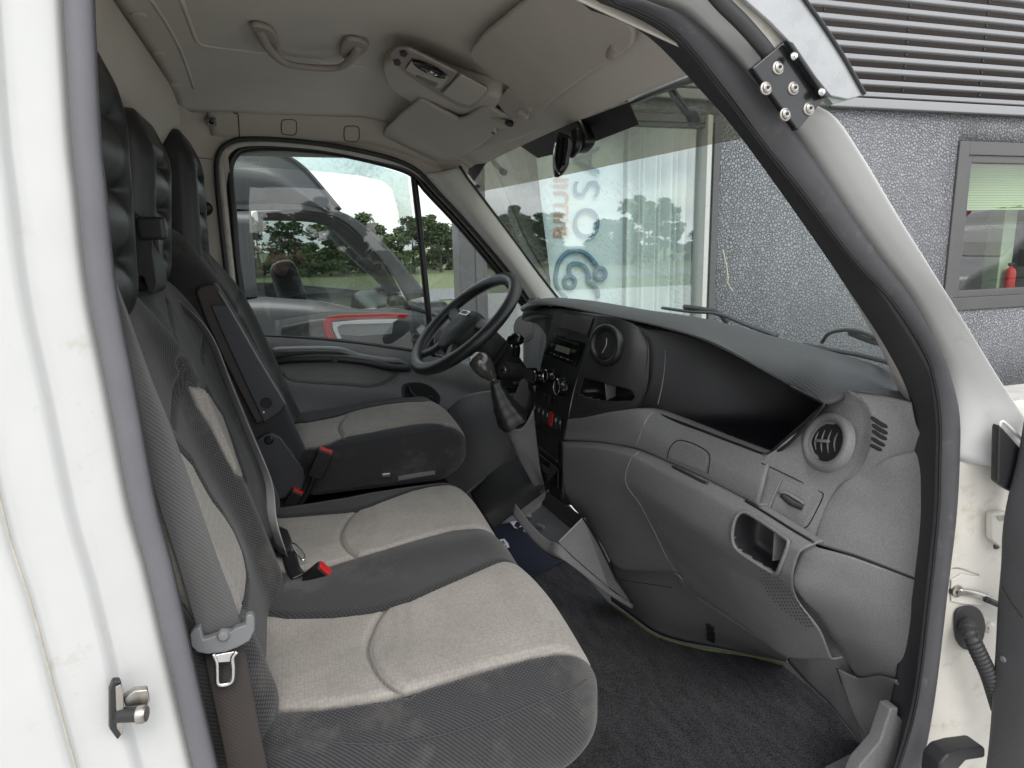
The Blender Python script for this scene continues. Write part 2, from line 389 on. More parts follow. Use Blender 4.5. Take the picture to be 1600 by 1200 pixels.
# rear bulkhead behind the seats
rw = []
for z, x in ((1.642, -.288), (1.60, -.262), (1.53, -.256), (1.46, -.285), (1.36, -.345), (1.1, -.36), (.6, -.37), (.1, -.37)):
    rw.append([V((x, .0, z)), V((x, .5, z)), V((x, 1.0, z)), V((x, 1.36, z-.01*(z > 1.4))), V((x-.02, 1.47, z-.02*(z > 1.4))), V((x-.08, 1.53, z-.03*(z > 1.4)))])
patch('rear_bulkhead', rw, M['trim'], van, nu=40, nv=43)
# driver side trim between bulkhead and door
st = []
for z, y0, y1, y2 in ((1.66, 1.46, 1.52, 1.585), (1.62, 1.53, 1.60, 1.625), (1.55, 1.60, 1.665, 1.685), (1.40, 1.62, 1.69, 1.715), (1.1, 1.63, 1.70, 1.735), (.6, 1.63, 1.70, 1.72), (.0, 1.63, 1.70, 1.72)):
    st.append([V((-.42, y0, z)), V((-.33, y0+.03, z)), V((-.25, y1, z)), V((-.2, (y1+y2)/2+.005, z)), V((-.155, y2, z))])
_, STS = patch('side_trim', st, M['trim'], van, nu=20, nv=37, surf=True)
# cant rail above the driver door
cr_rows = []
for y, zz in ((1.635, 0), (1.665, -.035), (1.690, -.066), (1.722, -.078), (1.75, -.12)):
    cr_rows.append([V((x, y, ip(x, [-.2, .3, .45, .56, .66], [1.588, 1.586, 1.555, 1.50, 1.425])+zz)) for x in (-.2, -.1, .0, .1, .2, .3, .4, .5, .58, .66)])
_, RAIL = patch('cant_rail', cr_rows, M['trim'], van, nu=40, nv=19, surf=True, flip=True)
for cx, cy in ((451, 199), (549, 209)):
    o_ = [(-11, -9), (-5, -12), (6, -12), (12, -8), (12, 7), (7, 12), (-6, 11), (-11, 8)]
    tube('cover_cap_gap', [RAIL.at(cx+a, cy+b, 0) for a, b in o_], .0016, M['dark'], van, n=40, seg=6, closed=True)
    slab('cover_cap', [RAIL.at(cx+a*.86, cy+b*.86, .0005) for a, b in o_], .0015, M['trim'], van, bevel=.001, closed_spline=24)
# seams of the side trim
tube('trim_seam', [STS.at(*p, 0) for p in ((303, 139), (325, 146), (345, 153))]+[RAIL.at(*p, .001) for p in ((364, 160), (371, 172), (373, 190), (374, 214))], .0016, M['soft'], van, n=50, seg=6)
tube('trim_seam', [STS.at(*p, 0) for p in ((300, 247), (315, 247), (332, 249))], .0012, M['soft'], van, n=20, seg=6)
# driver A pillar trim: windscreen edge to door seal
wsl = [(716, 259), (730, 280), (744, 298), (800, 372), (835, 420), (872, 468), (905, 512)]
wxz = lambda p: None
dsl = [(660, 272), (690, 306), (725, 343), (788, 416), (815, 452), (838, 488), (858, 520)]
a0 = [Y(px, py, 1.60) for px, py in wsl]
a2 = [Y(px, py, 1.695) for px, py in dsl]
a1 = [(p+q)/2+V((-.022, -.03, -.012)) for p, q in zip(a0, a2)]
a3 = [p+V((.012, .03, .0)) for p in a0]
_, APD = patch('windscreen_pillar_trim', [a3, a0, a1, a2, [p+V((-.012, .05, -.02)) for p in a2]], M['lighttrim'], van, nu=40, nv=25, surf=True)
tube('trim_seam', [APD.at(*p, 0) for p in ((668, 268), (690, 267), (712, 262))], .0013, M['soft'], van, n=16, seg=6)
lathe('screw_cover', [(.001, .003), (.009, .003), (.011, .001), (.012, 0)], APD.at(704, 291, .0), APD.nrm(704, 291), M['lighttrim'], van, n=20)
# header trim over the windscreen
hd = [(712, 262), (722, 249), (735, 241), (760, 232), (810, 216), (885, 184), (960, 151), (1070, 98), (1100, 84), (1135, 66)]
hx = [.628, .635, .645, .66, .68, .705, .712, .705, .70, .69]
h0 = [X(px, py, x) for (px, py), x in zip(hd, hx)]
h1 = [p+V((-.035, 0, .03)) for p in h0]; h2 = [p+V((-.09, 0, .095)) for p in h0]; hm = [p+V((.014, 0, .012)) for p in h0]
patch('header_trim', [hm, h0, h1, h2], M['trim'], van, nu=60, nv=19, flip=True)
# windscreen
wl = [h0[0]+V((.02, .03, .02)), Y(835, 420, 1.63), Y(905, 512, 1.66)]
wr = [V((.70, .06, 1.425)), V((.92, .045, 1.15)), V((1.15, .03, .85))]
wrows = []
for t in np.linspace(0, 1, 5):
    l = spline(wl, 21)[int(t*20)]; r = spline(wr, 21)[int(t*20)]; b = .055+.05*t
    wrows.append([l+(r-l)*s+V((b*4*s*(1-s), 0, b*.3*4*s*(1-s)*(1-t))) for s in np.linspace(0, 1, 9)])
M['screen_glass'] = glass('windscreen_glass', (.90, .965, .95), .05, f90=.5, dirt=.22, haze=.055)  # haze: reflected sky and dash put into an even pale film
ws, WS = patch('windscreen', wrows, M['screen_glass'], van, nu=40, nv=25, thick=0, surf=True)
# dotted black ceramic patches at the top of the windscreen
M['frit'] = mat('black_ceramic_print', (.012, .012, .013), .45, grain=.9, gs=900, var=.5, vs__=300)
def onglass(name, pts, m, off=.003, d=.0008): return slab(name, [WS.at(a, b, off) for a, b in pts], d, m, ws, bevel=0)
onglass('ceramic_print', [(893, 183), (982, 146), (1000, 193), (915, 226), (905, 205)], M['frit'])
onglass('ceramic_print', [(806, 220), (893, 184), (905, 207), (882, 236), (842, 246)], M['frit'])
onglass('ceramic_print', [(718, 261), (760, 234), (806, 219), (812, 226), (770, 240), (742, 283), (726, 262)], M['frit'])
onglass('ceramic_print', [(983, 146), (1072, 100), (1088, 116), (1040, 137), (988, 161)], M['frit'])
onglass('sticker', [(727, 275), (735, 271), (746, 288), (738, 292)], M['print'])
onglass('sticker', [(738, 292), (748, 287), (752, 291), (742, 297)], M['black'])
# black edge gasket of the windscreen along the pillar
tube('windscreen_gasket', [WS.at(px+5, py+1, .002) if 0 else Y(px+2, py, 1.597) for px, py in wsl[:6]], .004, M['black'], van, n=40, seg=6)
# ---------------------------------------------------------------- outside smoked sun visor, its supports
vis = thing('outside_sun_visor', 'smoked plastic sun visor fixed outside above the windscreen', 'sun visor')
ve = [(742, 301), (800, 290), (860, 278), (900, 270), (960, 257), (1050, 238), (1110, 226), (1185, 212), (1260, 195), (1305, 172)]
vx = [.76, .80, .83, .85, .86, .865, .86, .845, .80, .75]
v0 = [X(px, py, x) for (px, py), x in zip(ve, vx)]
v0[-1] = Y(1300, 158, -.055); v0[-2] = Y(1285, 185, .0)
v1 = [p+V((-.035, 0, .085)) for p in v0]; v2 = [p+V((-.10, 0, .20)) for p in v0]; v3 = [p+V((-.18, 0, .27)) for p in v0]
M['smoke'] = glass('smoked_plastic', (.42, .40, .32), .07, .12, f90=.5, dirt=.2, haze=.08)
M['visor_edge'] = mat('frosted_grey_plastic', (.36, .37, .38), .28, spec=.6, var=.12, vs__=25)
patch('visor_sheet', [v0, v1, v2, v3], M['smoke'], vis, nu=50, nv=19, thick=0)
wing = [Y(*p, -.075) for p in ((1105, -60), (1216, -60), (1258, 0), (1290, 45), (1320, 92), (1338, 124), (1351, 148), (1326, 155), (1291, 148), (1266, 108), (1240, 72), (1205, 35), (1165, 0))]
slab('visor_wing', wing, -.006, M['visor_edge'], vis, bevel=.0015, normal=(0, -1, 0))
tube('visor_wing_lip', [Y(*p, -.077) for p in ((1216, -60), (1258, 0), (1290, 45), (1320, 92), (1338, 124), (1351, 147))], .0028, M['dark'], vis, n=40, seg=8)
M['clearedge'] = mat('greenish_clear_plastic', (.20, .24, .22), .2, spec=.6)
slab('visor_wing_foot', [Y(*p, -.07) for p in ((1291, 150), (1349, 147), (1336, 153), (1302, 163))], -.012, M['clearedge'], vis, bevel=.001, normal=(0, -1, 0))
# support bar and brackets seen through the glass
bar = [X(*p, .80) for p in ((988, 158), (1030, 140), (1090, 118), (1140, 100))]
M['greyalu'] = mat('grey_support_rail', (.20, .22, .22), .35, metal=.6, var=.2, vs__=60)
tube('support_rail', bar, .011, M['greyalu'], vis, n=12, seg=10)
for pth in (((1050, 142), (1068, 168), (1083, 186)), ((762, 241), (776, 258), (786, 268))):
    tube('support_arm', [X(*p, .81) for p in pth], .0085, M['black'], vis, n=10, seg=8)
    e = X(*pth[-1], .81); lathe('support_knob', [(.001, .012), (.012, .011), (.013, 0), (.013, -.012), (.001, -.013)], e, V((-.6, -.7, .2)), M['black'], vis, n=16)
# ---------------------------------------------------------------- passenger door opening
seal_in = [(880, -60), (929, 0), (980, 20), (1038, 55), (1116, 138), (1159, 187), (1216, 264), (1297, 380), (1355, 467), (1404, 544), (1435, 604), (1446, 645), (1446, 716), (1446, 800), (1437, 902), (1420, 1060), (1407, 1123)]
seal_mid = [(905, -60), (952, 0), (1000, 20), (1058, 57), (1130, 144), (1187, 221), (1250, 300), (1330, 405), (1390, 470), (1442, 550), (1458, 600), (1466, 660), (1465, 730), (1463, 800), (1450, 930), (1430, 1090), (1400, 1200), (1360, 1300)]
seal_out = [(950, -60), (1003, 0), (1061, 22), (1101, 52), (1187, 144), (1245, 213), (1331, 342), (1372, 400), (1425, 470), (1467, 550), (1484, 597), (1495, 645), (1496, 700), (1491, 800), (1477, 920), (1456, 1095), (1435, 1200), (1400, 1300)]
s_in = [Y(a, b, .035) for a, b in seal_in]; s_mid = [Y(a, b, .0) for a, b in seal_mid]; s_out = [Y(a, b, -.012) for a, b in seal_out]
so_ = thing('door_seal', 'black rubber seal around the passenger door opening, front run', 'door seal')
si = spline(s_in+[Y(1392, 1200, .035), Y(1355, 1300, .035)], 80); sm = spline(s_mid, 80); sx = spline(s_out, 80)
patch('seal_lip', [[p+V((0, .03, 0)) for p in si], si, [a*.45+b*.55+V((0, -.012, 0)) for a, b in zip(si, sm)], sm], M['sealb'], so_, nu=80, nv=19)
bulb = [(a+b)/2 for a, b in zip(sm, sx)]
vs_ = []
for i in range(80):
    w = (sx[i]-sm[i]); c = bulb[i]
    for k in range(12):
        t = 2*math.pi*k/12; vs_.append(c+w*(.52*math.cos(t))+V((0, -.015*math.sin(t), 0)))
mesh('seal_bulb', vs_, gridfaces(12, 80, cu=True), M['seal'], so_)
tube('seal_groove', [p+V((0, -.004, 0)) for p in sm], .0028, M['black'], so_, seg=6)
# inner pillar trim sliver beside the windscreen
pin = [(1160, 190), (1222, 283), (1275, 368), (1330, 455), (1378, 540), (1403, 595), (1416, 640), (1418, 690), (1440, 742)]
pi0 = [Y(a, b, .10) for a, b in pin]
pi1 = [Y(a, b, .04) for a, b in ((1167, 187), (1236, 290), (1300, 382), (1358, 469), (1408, 547), (1436, 604), (1446, 645), (1446, 700), (1448, 745))]
M['pinktrim'] = mat('pale_warm_trim', (.47, .43, .41), .5, grain=.2, gs=900, var=.05)
patch('windscreen_pillar_trim', [[p+V((.02, .03, 0)) for p in pi0], pi0, pi1], M['pinktrim'], van, nu=40, nv=13)
# white A pillar outside
u0 = [(1003, -5), (1061, 17), (1101, 52), (1144, 92), (1187, 144), (1245, 213), (1288, 277), (1331, 342), (1380, 410), (1425, 468), (1467, 548), (1487, 600), (1496, 660), (1496, 720)]
u1 = [(1112, -30), (1150, 20), (1172, 60), (1193, 95), (1240, 150), (1300, 178), (1345, 240), (1400, 332), (1450, 412), (1500, 492), (1560, 590), (1600, 650), (1628, 690), (1640, 740)]
p0 = [Y(a, b, .0) for a, b in u0]; p1 = [Y(a, b, -.055) for a, b in u1]
pm = [a*.6+b*.4+V((0, -.012, 0)) for a, b in zip(p0, p1)]; pb = [p+V((.02, .07, .01)) for p in p1]; pn = [a*.12+b*.88+V((0, -.006, 0)) for a, b in zip(p0, p1)]
_, AP = patch('front_pillar', [[p+V((-.005, .02, 0)) for p in p0], p0, pm, pn, p1, pb], M['white'], van, nu=60, nv=41, surf=True)
# roof gutter and outer roof rail
tube('roof_gutter', [Y(*p, -.066) for p in ((1075, -60), (1124, 0), (1159, 35), (1190, 70), (1206, 92))], .011, M['sealb'], van, n=30, seg=10, rb=.008)
roofe = [Y(*p, -.062) for p in ((1110, -60), (1155, 0), (1190, 30), (1212, 55), (1232, 82))]
patch('roof_edge', [[p+V((-.012, 0, -.012)) for p in roofe], roofe, [p+V((.022, .004, .03)) for p in roofe], [p+V((.04, .05, .06)) for p in roofe]], M['cream'], van, nu=24, nv=19)
# lower hinge pillar (door jamb) with its pressings
j0 = [(1495, 640), (1496, 700), (1491, 800), (1484, 860), (1477, 920), (1467, 1010), (1456, 1095), (1435, 1200), (1400, 1320)]
j2 = [(1600, 625), (1625, 700), (1640, 800), (1640, 860), (1640, 920), (1640, 1010), (1640, 1095), (1640, 1200), (1640, 1320)]
q0 = [Y(a, b, .0) for a, b in j0]; q2 = [Y(a, b, -.03) for a, b in j2]
q1 = [a*.55+b*.45+V((0, -.005, 0)) for a, b in zip(q0, q2)]
_, JB = patch('hinge_pillar', [[p+V((-.01, .03, 0)) for p in q0], q0, q1, q2], M['cream'], van, nu=60, nv=25, surf=True)
# black bracket with screws on the pillar
brk = [(1176, 106), (1229, 62), (1290, 153), (1247, 204)]
bn = V((.05, -1, .12))
br = thing('visor_bracket', 'black screwed steel bracket holding the visor on the white pillar', 'bracket')
bpts = [Y(a, b, -.078) for a, b in brk]
M['blackpaint'] = mat('chipped_black_paint', (.011, .011, .012), .28, coat=.4, var=.3, vs__=40, dirt=((.25, .25, .25), .72, .8, 70))
slab('bracket_plate', bpts, -.012, M['blackpaint'], br, bevel=.002, normal=(0, -1, 0))
fl = [(1229, 62), (1240, 66), (1275, 118), (1301, 150), (1290, 153), (1262, 110)]
slab('bracket_flange', [Y(a, b, -.09) for a, b in fl], -.010, M['blackpaint'], br, bevel=.002, normal=(0, -1, 0))
for a, b in ((1216, 106), (1197, 138), (1240, 138), (1227, 179), (1264, 170)):
    c = Y(a, b, -.079)
    sc = lathe('screw', [(.0005, .004), (.0042, .0045), (.0062, .003), (.0066, .001), (.0085, .0005), (.009, -.001)], c, (0, -1, .1), M['steel'], br, n=18)
    lathe('screw_socket', [(.0004, .0054), (.0022, .0052), (.0024, .004)], c, (0, -1, .1), M['black'], sc, n=6)
for a, b in ((1240, 88), (1283, 144)):
    lathe('rivet', [(.0005, .005), (.003, .0045), (.0052, .002), (.0056, 0)], Y(a, b, -.0905), (.2, -1, .1), M['chrome'], br, n=16)
# ---------------------------------------------------------------- white B pillar on the left
bp = [(124, -330), (120, -90), (119, 0), (124, 100), (132, 233), (141, 310), (149, 400), (161, 485), (185, 604), (220, 790), (247, 890), (285, 1060), (318, 1200), (345, 1320)]
bpath = spline([Y(a, b, 0) for a, b in bp], 40)
prof = [(.005, .03), (-.012, .012), (-.020, .000), (-.040, -.006), (-.058, -.010), (-.064, -.013), (-.070, -.024), (-.075, -.029), (-.098, -.034), (-.114, -.037), (-.120, -.040), (-.126, -.052), (-.131, -.056), (-.160, -.060), (-.23, -.066), (-.36, -.072), (-.9, -.085), (-2.6, -.09)]
def bpf(i): return bpath[i]
rows = [[bpath[i]+V((dx, dy, 0)) for i in range(40)] for dx, dy in prof]
_, BP = patch('door_pillar', rows, M['white'], van, nu=40, nv=103, surf=True)
tube('body_seam', [bpath[i]+V((-.1235, -.046, 0)) for i in range(40)], .0016, mat('old_sealant', (.46, .42, .35), .7, var=.2, vs__=40), van, n=80, seg=6)
bs = thing('door_seal', 'grey rubber seal along the left door pillar beside the seat belt', 'door seal')
bw = [.0215]*40
vs_ = []
for i in range(40):
    c = bpath[i]+V((.001, -.002, 0))
    for k in range(14):
        t = 2*math.pi*k/14; vs_.append(c+V((.0135*math.cos(t)*(1+.12*math.cos(t)), -.012*math.sin(t), 0)))
mesh('seal_bulb', vs_, gridfaces(14, 40, cu=True), M['sealg'], bs)
tube('seal_lip', [p+V((.0150, .003, 0)) for p in bpath], .0022, M['sealb'], bs, seg=8)
patch('seal_flange', [[p+V((.011, .004, 0)) for p in bpath], [p+V((.004, .02, 0)) for p in bpath], [p+V((-.02, .05, 0)) for p in bpath]], M['sealb'], bs, nu=40, nv=13)
# roof outside and lower body so that no light leaks in
patch('roof_skin', [[V((x, y, z)) for y, z in ((-.06, 1.60), (.2, 1.70), (.85, 1.72), (1.55, 1.70), (1.78, 1.60))] for x, in ((-.6,), (-.2,), (.3,))]+[[V((.62, y, z)) for y, z in ((-.02, 1.50), (.2, 1.56), (.85, 1.57), (1.55, 1.56), (1.72, 1.50))]], M['white'], van, nu=30, nv=19)
mesh('cab_back_panel', [V((-.46, -.1, -.4)), V((-.46, 1.8, -.4)), V((-.46, 1.8, 1.75)), V((-.46, -.1, 1.75))], [(0, 1, 2, 3)], M['white'], van)
# body above the door opening, joining the roof
tp, te = bpath[0], s_in[0]
hdr = [V((-2.7, -.075, 1.50)), V((-.6, -.07, 1.52)), V((tp.x, -.05, 1.53)), V((.10, -.03, 1.53)), V((te.x-.08, -.03, 1.515)), V((te.x+.02, -.035, 1.50))]
patch('roof_side', [[p+V((0, .05, -.03)) for p in hdr], hdr, [p+V((0, -.01, .06)) for p in hdr], [p+V((0, .04, .13)) for p in hdr], [p+V((0, .25, .21)) for p in hdr]], M['white'], van, nu=40, nv=25)
tube('door_top_seal', [V((tp.x, .0, tp.z)), V((tp.x+.03, .0, 1.515)), V((.05, .0, 1.53)), V((.25, .0, 1.525)), V((te.x, .012, te.z))], .014, M['seal'], van, n=40, seg=10)
# floor pan
slab('floor_pan', [V((-.4, .02, -.03)), V((1.6, .02, -.03)), V((1.6, 1.75, -.03)), V((-.4, 1.75, -.03))], -.03, M['black'], van, bevel=0, normal=(0, 0, 1))
# ================================================================== soft seat forms
def boxgrid(h, n):
    vs_, idx, fs_ = [], {}, []
    def vid(p):
        k = (round(p[0], 6), round(p[1], 6), round(p[2], 6))
        if k not in idx: idx[k] = len(vs_); vs_.append(p)
        return idx[k]
    ax = [np.linspace(-h[k], h[k], n[k]+1) for k in range(3)]
    for k in range(3):
        a, b = [(1, 2), (2, 0), (0, 1)][k]
        for s in (-1, 1):
            for i in range(n[a]):
                for j in range(n[b]):
                    q = []
                    for di, dj in ((0, 0), (1, 0), (1, 1), (0, 1)):
                        p = [0, 0, 0]; p[k] = s*h[k]; p[a] = ax[a][i+di]; p[b] = ax[b][j+dj]; q.append(vid(tuple(p)))
                    fs_.append(tuple(q) if s > 0 else tuple(q[::-1]))
    return np.array(vs_), fs_
def rounded(P, h, r):
    h = np.array(h); r = np.array(r)
    q = np.clip(P, -(h-r), h-r); d = (P-q)/r; n = np.linalg.norm(d, axis=1, keepdims=True); n[n < 1e-9] = 1
    return q+r*d/n
def segdist(P, poly, closed):
    """P Nx2, polyline -> unsigned distance; with closed also the inside flag"""
    d = np.full(len(P), 1e9); inside = np.zeros(len(P), bool); m = len(poly)
    for i in range(m if closed else m-1):
        a = np.array(poly[i]); b = np.array(poly[(i+1) % m]); ab = b-a; L2 = ab@ab+1e-12
        t = np.clip(((P-a)@ab)/L2, 0, 1); d = np.minimum(d, np.linalg.norm(P-(a+t[:, None]*ab), axis=1))
        if closed:
            c = (a[1] > P[:, 1]) != (b[1] > P[:, 1])
            with np.errstate(divide='ignore', invalid='ignore'):
                xx = (b[0]-a[0])*(P[:, 1]-a[1])/(b[1]-a[1]+1e-15)+a[0]
            inside ^= c & (P[:, 0] < xx)
    return d, inside
def soft(name, h, r, n, mtx, field, m, parent, polys=(), grooves=(), gdepth=.010, gw=.007, plan=None, puff=0):
    """rounded padded block in local axes (z = padded face), pushed by field, sewn along seams traced on its own surface"""
    P, fs_ = boxgrid(h, n); P0 = P.copy(); P = rounded(P, h, r); P = P+field(P)
    A = np.array(mtx)
    W = P@A[:3, :3].T+A[:3, 3]
    S = Surf(W, fs_); inv = mtx.inverted()
    def loc(pt):
        if isinstance(pt[0], str): return (pt[1], pt[2])
        try: w = S.at(*pt)
        except ValueError: return None
        v = inv @ w; return (v.x, v.y)
    def smooth(pl, closed):
        q = [loc(p) for p in pl]; q = [V((a[0], a[1], 0)) for a in q if a is not None]
        return [(p.x, p.y) for p in spline(q, max(40, 6*len(q)), closed)]
    top = np.clip((P[:, 2]+h[2]*.3)/(h[2]*.5), 0, 1)
    mask = np.full(len(P), -.2); gd = np.full(len(P), 1e9)
    for pl in polys:
        q = [loc(p) for p in pl]; q = [a for a in q if a is not None]
        d, ins = segdist(P[:, :2], q, True); mask = np.maximum(mask, np.where(ins, d, -d)); gd = np.minimum(gd, d)
        if puff: P[:, 2] += top*np.where(ins, puff*np.clip(d/.07, 0, 1)**.5, 0)
    mask = np.where(P[:, 2] > -h[2]*.75, mask, -.2)
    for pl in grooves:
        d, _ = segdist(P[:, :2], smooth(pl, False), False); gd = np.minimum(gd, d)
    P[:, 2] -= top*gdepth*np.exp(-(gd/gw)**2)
    W = P@A[:3, :3].T+A[:3, 3]
    o = mesh(name, W, fs_, m, parent)
    at_ = o.data.attributes.new('cloth', 'FLOAT_VECTOR', 'POINT'); at_.data.foreach_set('vector', P0.astype(np.float32).ravel())
    at_ = o.data.attributes.new('mask', 'FLOAT', 'POINT'); at_.data.foreach_set('value', mask.astype(np.float32))
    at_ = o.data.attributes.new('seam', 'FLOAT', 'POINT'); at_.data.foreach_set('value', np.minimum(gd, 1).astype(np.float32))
    return o, Surf(W, fs_)
def fabric(name, dark, light):
    m = bpy.data.materials.new(name); m.use_nodes = True; t = m.node_tree; b = t.nodes['Principled BSDF']; K = t.links.new
    N = lambda ty, **k: t.nodes.new(ty)
    co = N('ShaderNodeTexCoord'); at_ = N('ShaderNodeAttribute'); at_.attribute_name = 'mask'
    gt = N('ShaderNodeMath'); gt.operation = 'GREATER_THAN'; gt.inputs[1].default_value = 0
    wob = N('ShaderNodeTexNoise'); wob.inputs['Scale'].default_value = 400
    K(co.outputs['Object'], wob.inputs['Vector'])
    ad = N('ShaderNodeMath'); ad.operation = 'MULTIPLY_ADD'; ad.inputs[1].default_value = .004; ad.inputs[2].default_value = -.002
    K(wob.outputs['Fac'], ad.inputs[0]); sm_ = N('ShaderNodeMath'); sm_.operation = 'ADD'; K(at_.outputs['Fac'], sm_.inputs[0]); K(ad.outputs[0], sm_.inputs[1]); K(sm_.outputs[0], gt.inputs[0])
    # knit of the light cloth
    v = N('ShaderNodeTexVoronoi'); v.inputs['Scale'].default_value = 165; v.inputs['Randomness'].default_value = .45
    mp_ = N('ShaderNodeMapping'); mp_.inputs['Scale'].default_value = (1, .62, 1); K(co.outputs['Object'], mp_.inputs['Vector']); K(mp_.outputs['Vector'], v.inputs['Vector'])
    vr = N('ShaderNodeMapRange'); vr.inputs['From Max'].default_value = .75; vr.inputs['To Min'].default_value = 1.1; vr.inputs['To Max'].default_value = .80; K(v.outputs['Distance'], vr.inputs['Value'])
    st_ = N('ShaderNodeTexNoise'); st_.inputs['Scale'].default_value = 7; st_.inputs['Detail'].default_value = 6; K(co.outputs['Object'], st_.inputs['Vector'])
    sr = N('ShaderNodeMapRange'); sr.inputs['From Min'].default_value = .3; sr.inputs['From Max'].default_value = .7; sr.inputs['To Min'].default_value = .88; sr.inputs['To Max'].default_value = 1.07; K(st_.outputs['Fac'], sr.inputs['Value'])
    m1 = N('ShaderNodeMath'); m1.operation = 'MULTIPLY'; K(vr.outputs[0], m1.inputs[0]); K(sr.outputs[0], m1.inputs[1])
    lc = N('ShaderNodeMixRGB'); lc.blend_type = 'MULTIPLY'; lc.inputs['Fac'].default_value = 1; lc.inputs['Color1'].default_value = (*light, 1); K(m1.outputs[0], lc.inputs['Color2'])
    cv = N('ShaderNodeAttribute'); cv.attribute_name = 'cloth'
    # twill of the dark cloth, dusty where people slide over it
    w = N('ShaderNodeTexWave'); w.bands_direction = 'DIAGONAL'; w.inputs['Scale'].default_value = 82; w.inputs['Distortion'].default_value = .4
    mw = N('ShaderNodeMapping'); mw.inputs['Scale'].default_value = (1, 1, 1); K(cv.outputs['Vector'], mw.inputs['Vector']); K(mw.outputs['Vector'], w.inputs['Vector'])
    w2 = N('ShaderNodeTexWave'); w2.bands_direction = 'DIAGONAL'; w2.inputs['Scale'].default_value = 82; mw2 = N('ShaderNodeMapping'); mw2.inputs['Scale'].default_value = (1, -1, 1); K(cv.outputs['Vector'], mw2.inputs['Vector']); K(mw2.outputs['Vector'], w2.inputs['Vector'])
    wm = N('ShaderNodeMath'); wm.operation = 'MULTIPLY'; K(w.outputs['Fac'], wm.inputs[0]); K(w2.outputs['Fac'], wm.inputs[1])
    wr_ = N('ShaderNodeMapRange'); wr_.inputs['From Max'].default_value = 1; wr_.inputs['To Min'].default_value = .70; wr_.inputs['To Max'].default_value = 1.8; K(wm.outputs[0], wr_.inputs['Value'])
    dc = N('ShaderNodeMixRGB'); dc.blend_type = 'MULTIPLY'; dc.inputs['Fac'].default_value = 1; dc.inputs['Color1'].default_value = (*dark, 1); K(wr_.outputs[0], dc.inputs['Color2'])
    du = N('ShaderNodeTexNoise'); du.inputs['Scale'].default_value = 8; du.inputs['Detail'].default_value = 8; du.inputs['Roughness'].default_value = .68; K(co.outputs['Object'], du.inputs['Vector'])
    dr = N('ShaderNodeMapRange'); dr.inputs['From Min'].default_value = .52; dr.inputs['From Max'].default_value = .78; dr.inputs['To Max'].default_value = .42; K(du.outputs['Fac'], dr.inputs['Value'])
    dd = N('ShaderNodeMixRGB'); dd.inputs['Color2'].default_value = (.17, .155, .135, 1); K(dc.outputs['Color'], dd.inputs['Color1']); K(dr.outputs[0], dd.inputs['Fac'])
    fc = N('ShaderNodeMixRGB'); K(gt.outputs[0], fc.inputs['Fac']); K(dd.outputs['Color'], fc.inputs['Color1']); K(lc.outputs['Color'], fc.inputs['Color2'])
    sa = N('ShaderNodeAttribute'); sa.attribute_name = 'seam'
    sl_ = N('ShaderNodeMapRange'); sl_.inputs['From Max'].default_value = .005; sl_.inputs['To Min'].default_value = .75; sl_.inputs['To Max'].default_value = 0; K(sa.outputs['Fac'], sl_.inputs['Value'])  # seams darkened: dark thread plus stitch shadow put into the colour
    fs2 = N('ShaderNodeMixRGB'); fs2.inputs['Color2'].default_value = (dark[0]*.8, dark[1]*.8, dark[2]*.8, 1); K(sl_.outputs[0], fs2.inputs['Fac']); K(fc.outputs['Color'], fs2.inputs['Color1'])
    K(fs2.outputs['Color'], b.inputs['Base Color'])
    b.inputs['Roughness'].default_value = .92; b.inputs['Specular IOR Level'].default_value = .15; b.inputs['Sheen Weight'].default_value = .18; b.inputs['Sheen Roughness'].default_value = .5
    hm_ = N('ShaderNodeMixRGB'); K(gt.outputs[0], hm_.inputs['Fac']); K(wm.outputs[0], hm_.inputs['Color1']); K(vr.outputs[0], hm_.inputs['Color2'])
    bu = N('ShaderNodeBump'); bu.inputs['Strength'].default_value = .55; bu.inputs['Distance'].default_value = .0016; K(hm_.outputs['Color'], bu.inputs['Height']); K(bu.outputs['Normal'], b.inputs['Normal'])
    return m
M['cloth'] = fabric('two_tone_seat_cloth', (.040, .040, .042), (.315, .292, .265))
M['thread'] = mat('seam_thread', (.045, .045, .047), .9)
sstep = lambda a, b, x: (lambda t: t*t*(3-2*t))(np.clip((x-a)/(b-a), 0, 1))
gauss = lambda x, c, s: np.exp(-((x-c)/s)**2)
# ------------------------------------------------------------------ two-place passenger bench
bench = thing('passenger_bench', 'two place passenger bench seat in dark and light grey cloth', 'bench seat')
# cushion: local x forward, y across, z up
CX, CY, CZ = .157, .598, .315
def fcush(P):
    x, y, z = P[:, 0]+CX, P[:, 1]+CY, P[:, 2]
    top = sstep(-.03, .06, z); D = np.zeros_like(P)
    dish = -.014*gauss(y, .345, .13)*sstep(.50, .30, x) - .014*gauss(y, .90, .12)*sstep(.50, .30, x)
    thigh = .014*sstep(.10, .20, x)*(gauss(y, .35, .15)+gauss(y, .92, .14))
    mid = .012*gauss(y, .63, .06)*sstep(.0, .2, x)
    D[:, 2] = top*(dish+thigh+mid+.012*sstep(-.1, .35, x)-.012*gauss(y, .63, .05)*gauss(x, -.02, .07))
    # front face tucks back under, near side tucks in
    D[:, 0] = -.055*sstep(.0, -.12, z)*sstep(.3, .48, x)+.008*gauss(y, .345, .2)*sstep(.3, .48, x)
    D[:, 1] = .03*sstep(.0, -.12, z)*sstep(.2, .06, y)
    return D
pass_far = [(360, 962), (400, 961), (450, 963), (520, 962), (580, 955), (640, 937), (700, 910), (760, 884), (782, 876), (795, 877)]
pass_near = [(880, 1017), (860, 1018), (830, 1023), (760, 1042), (700, 1060), (640, 1079), (590, 1091), (500, 1103), (400, 1110), (360, 1112)]
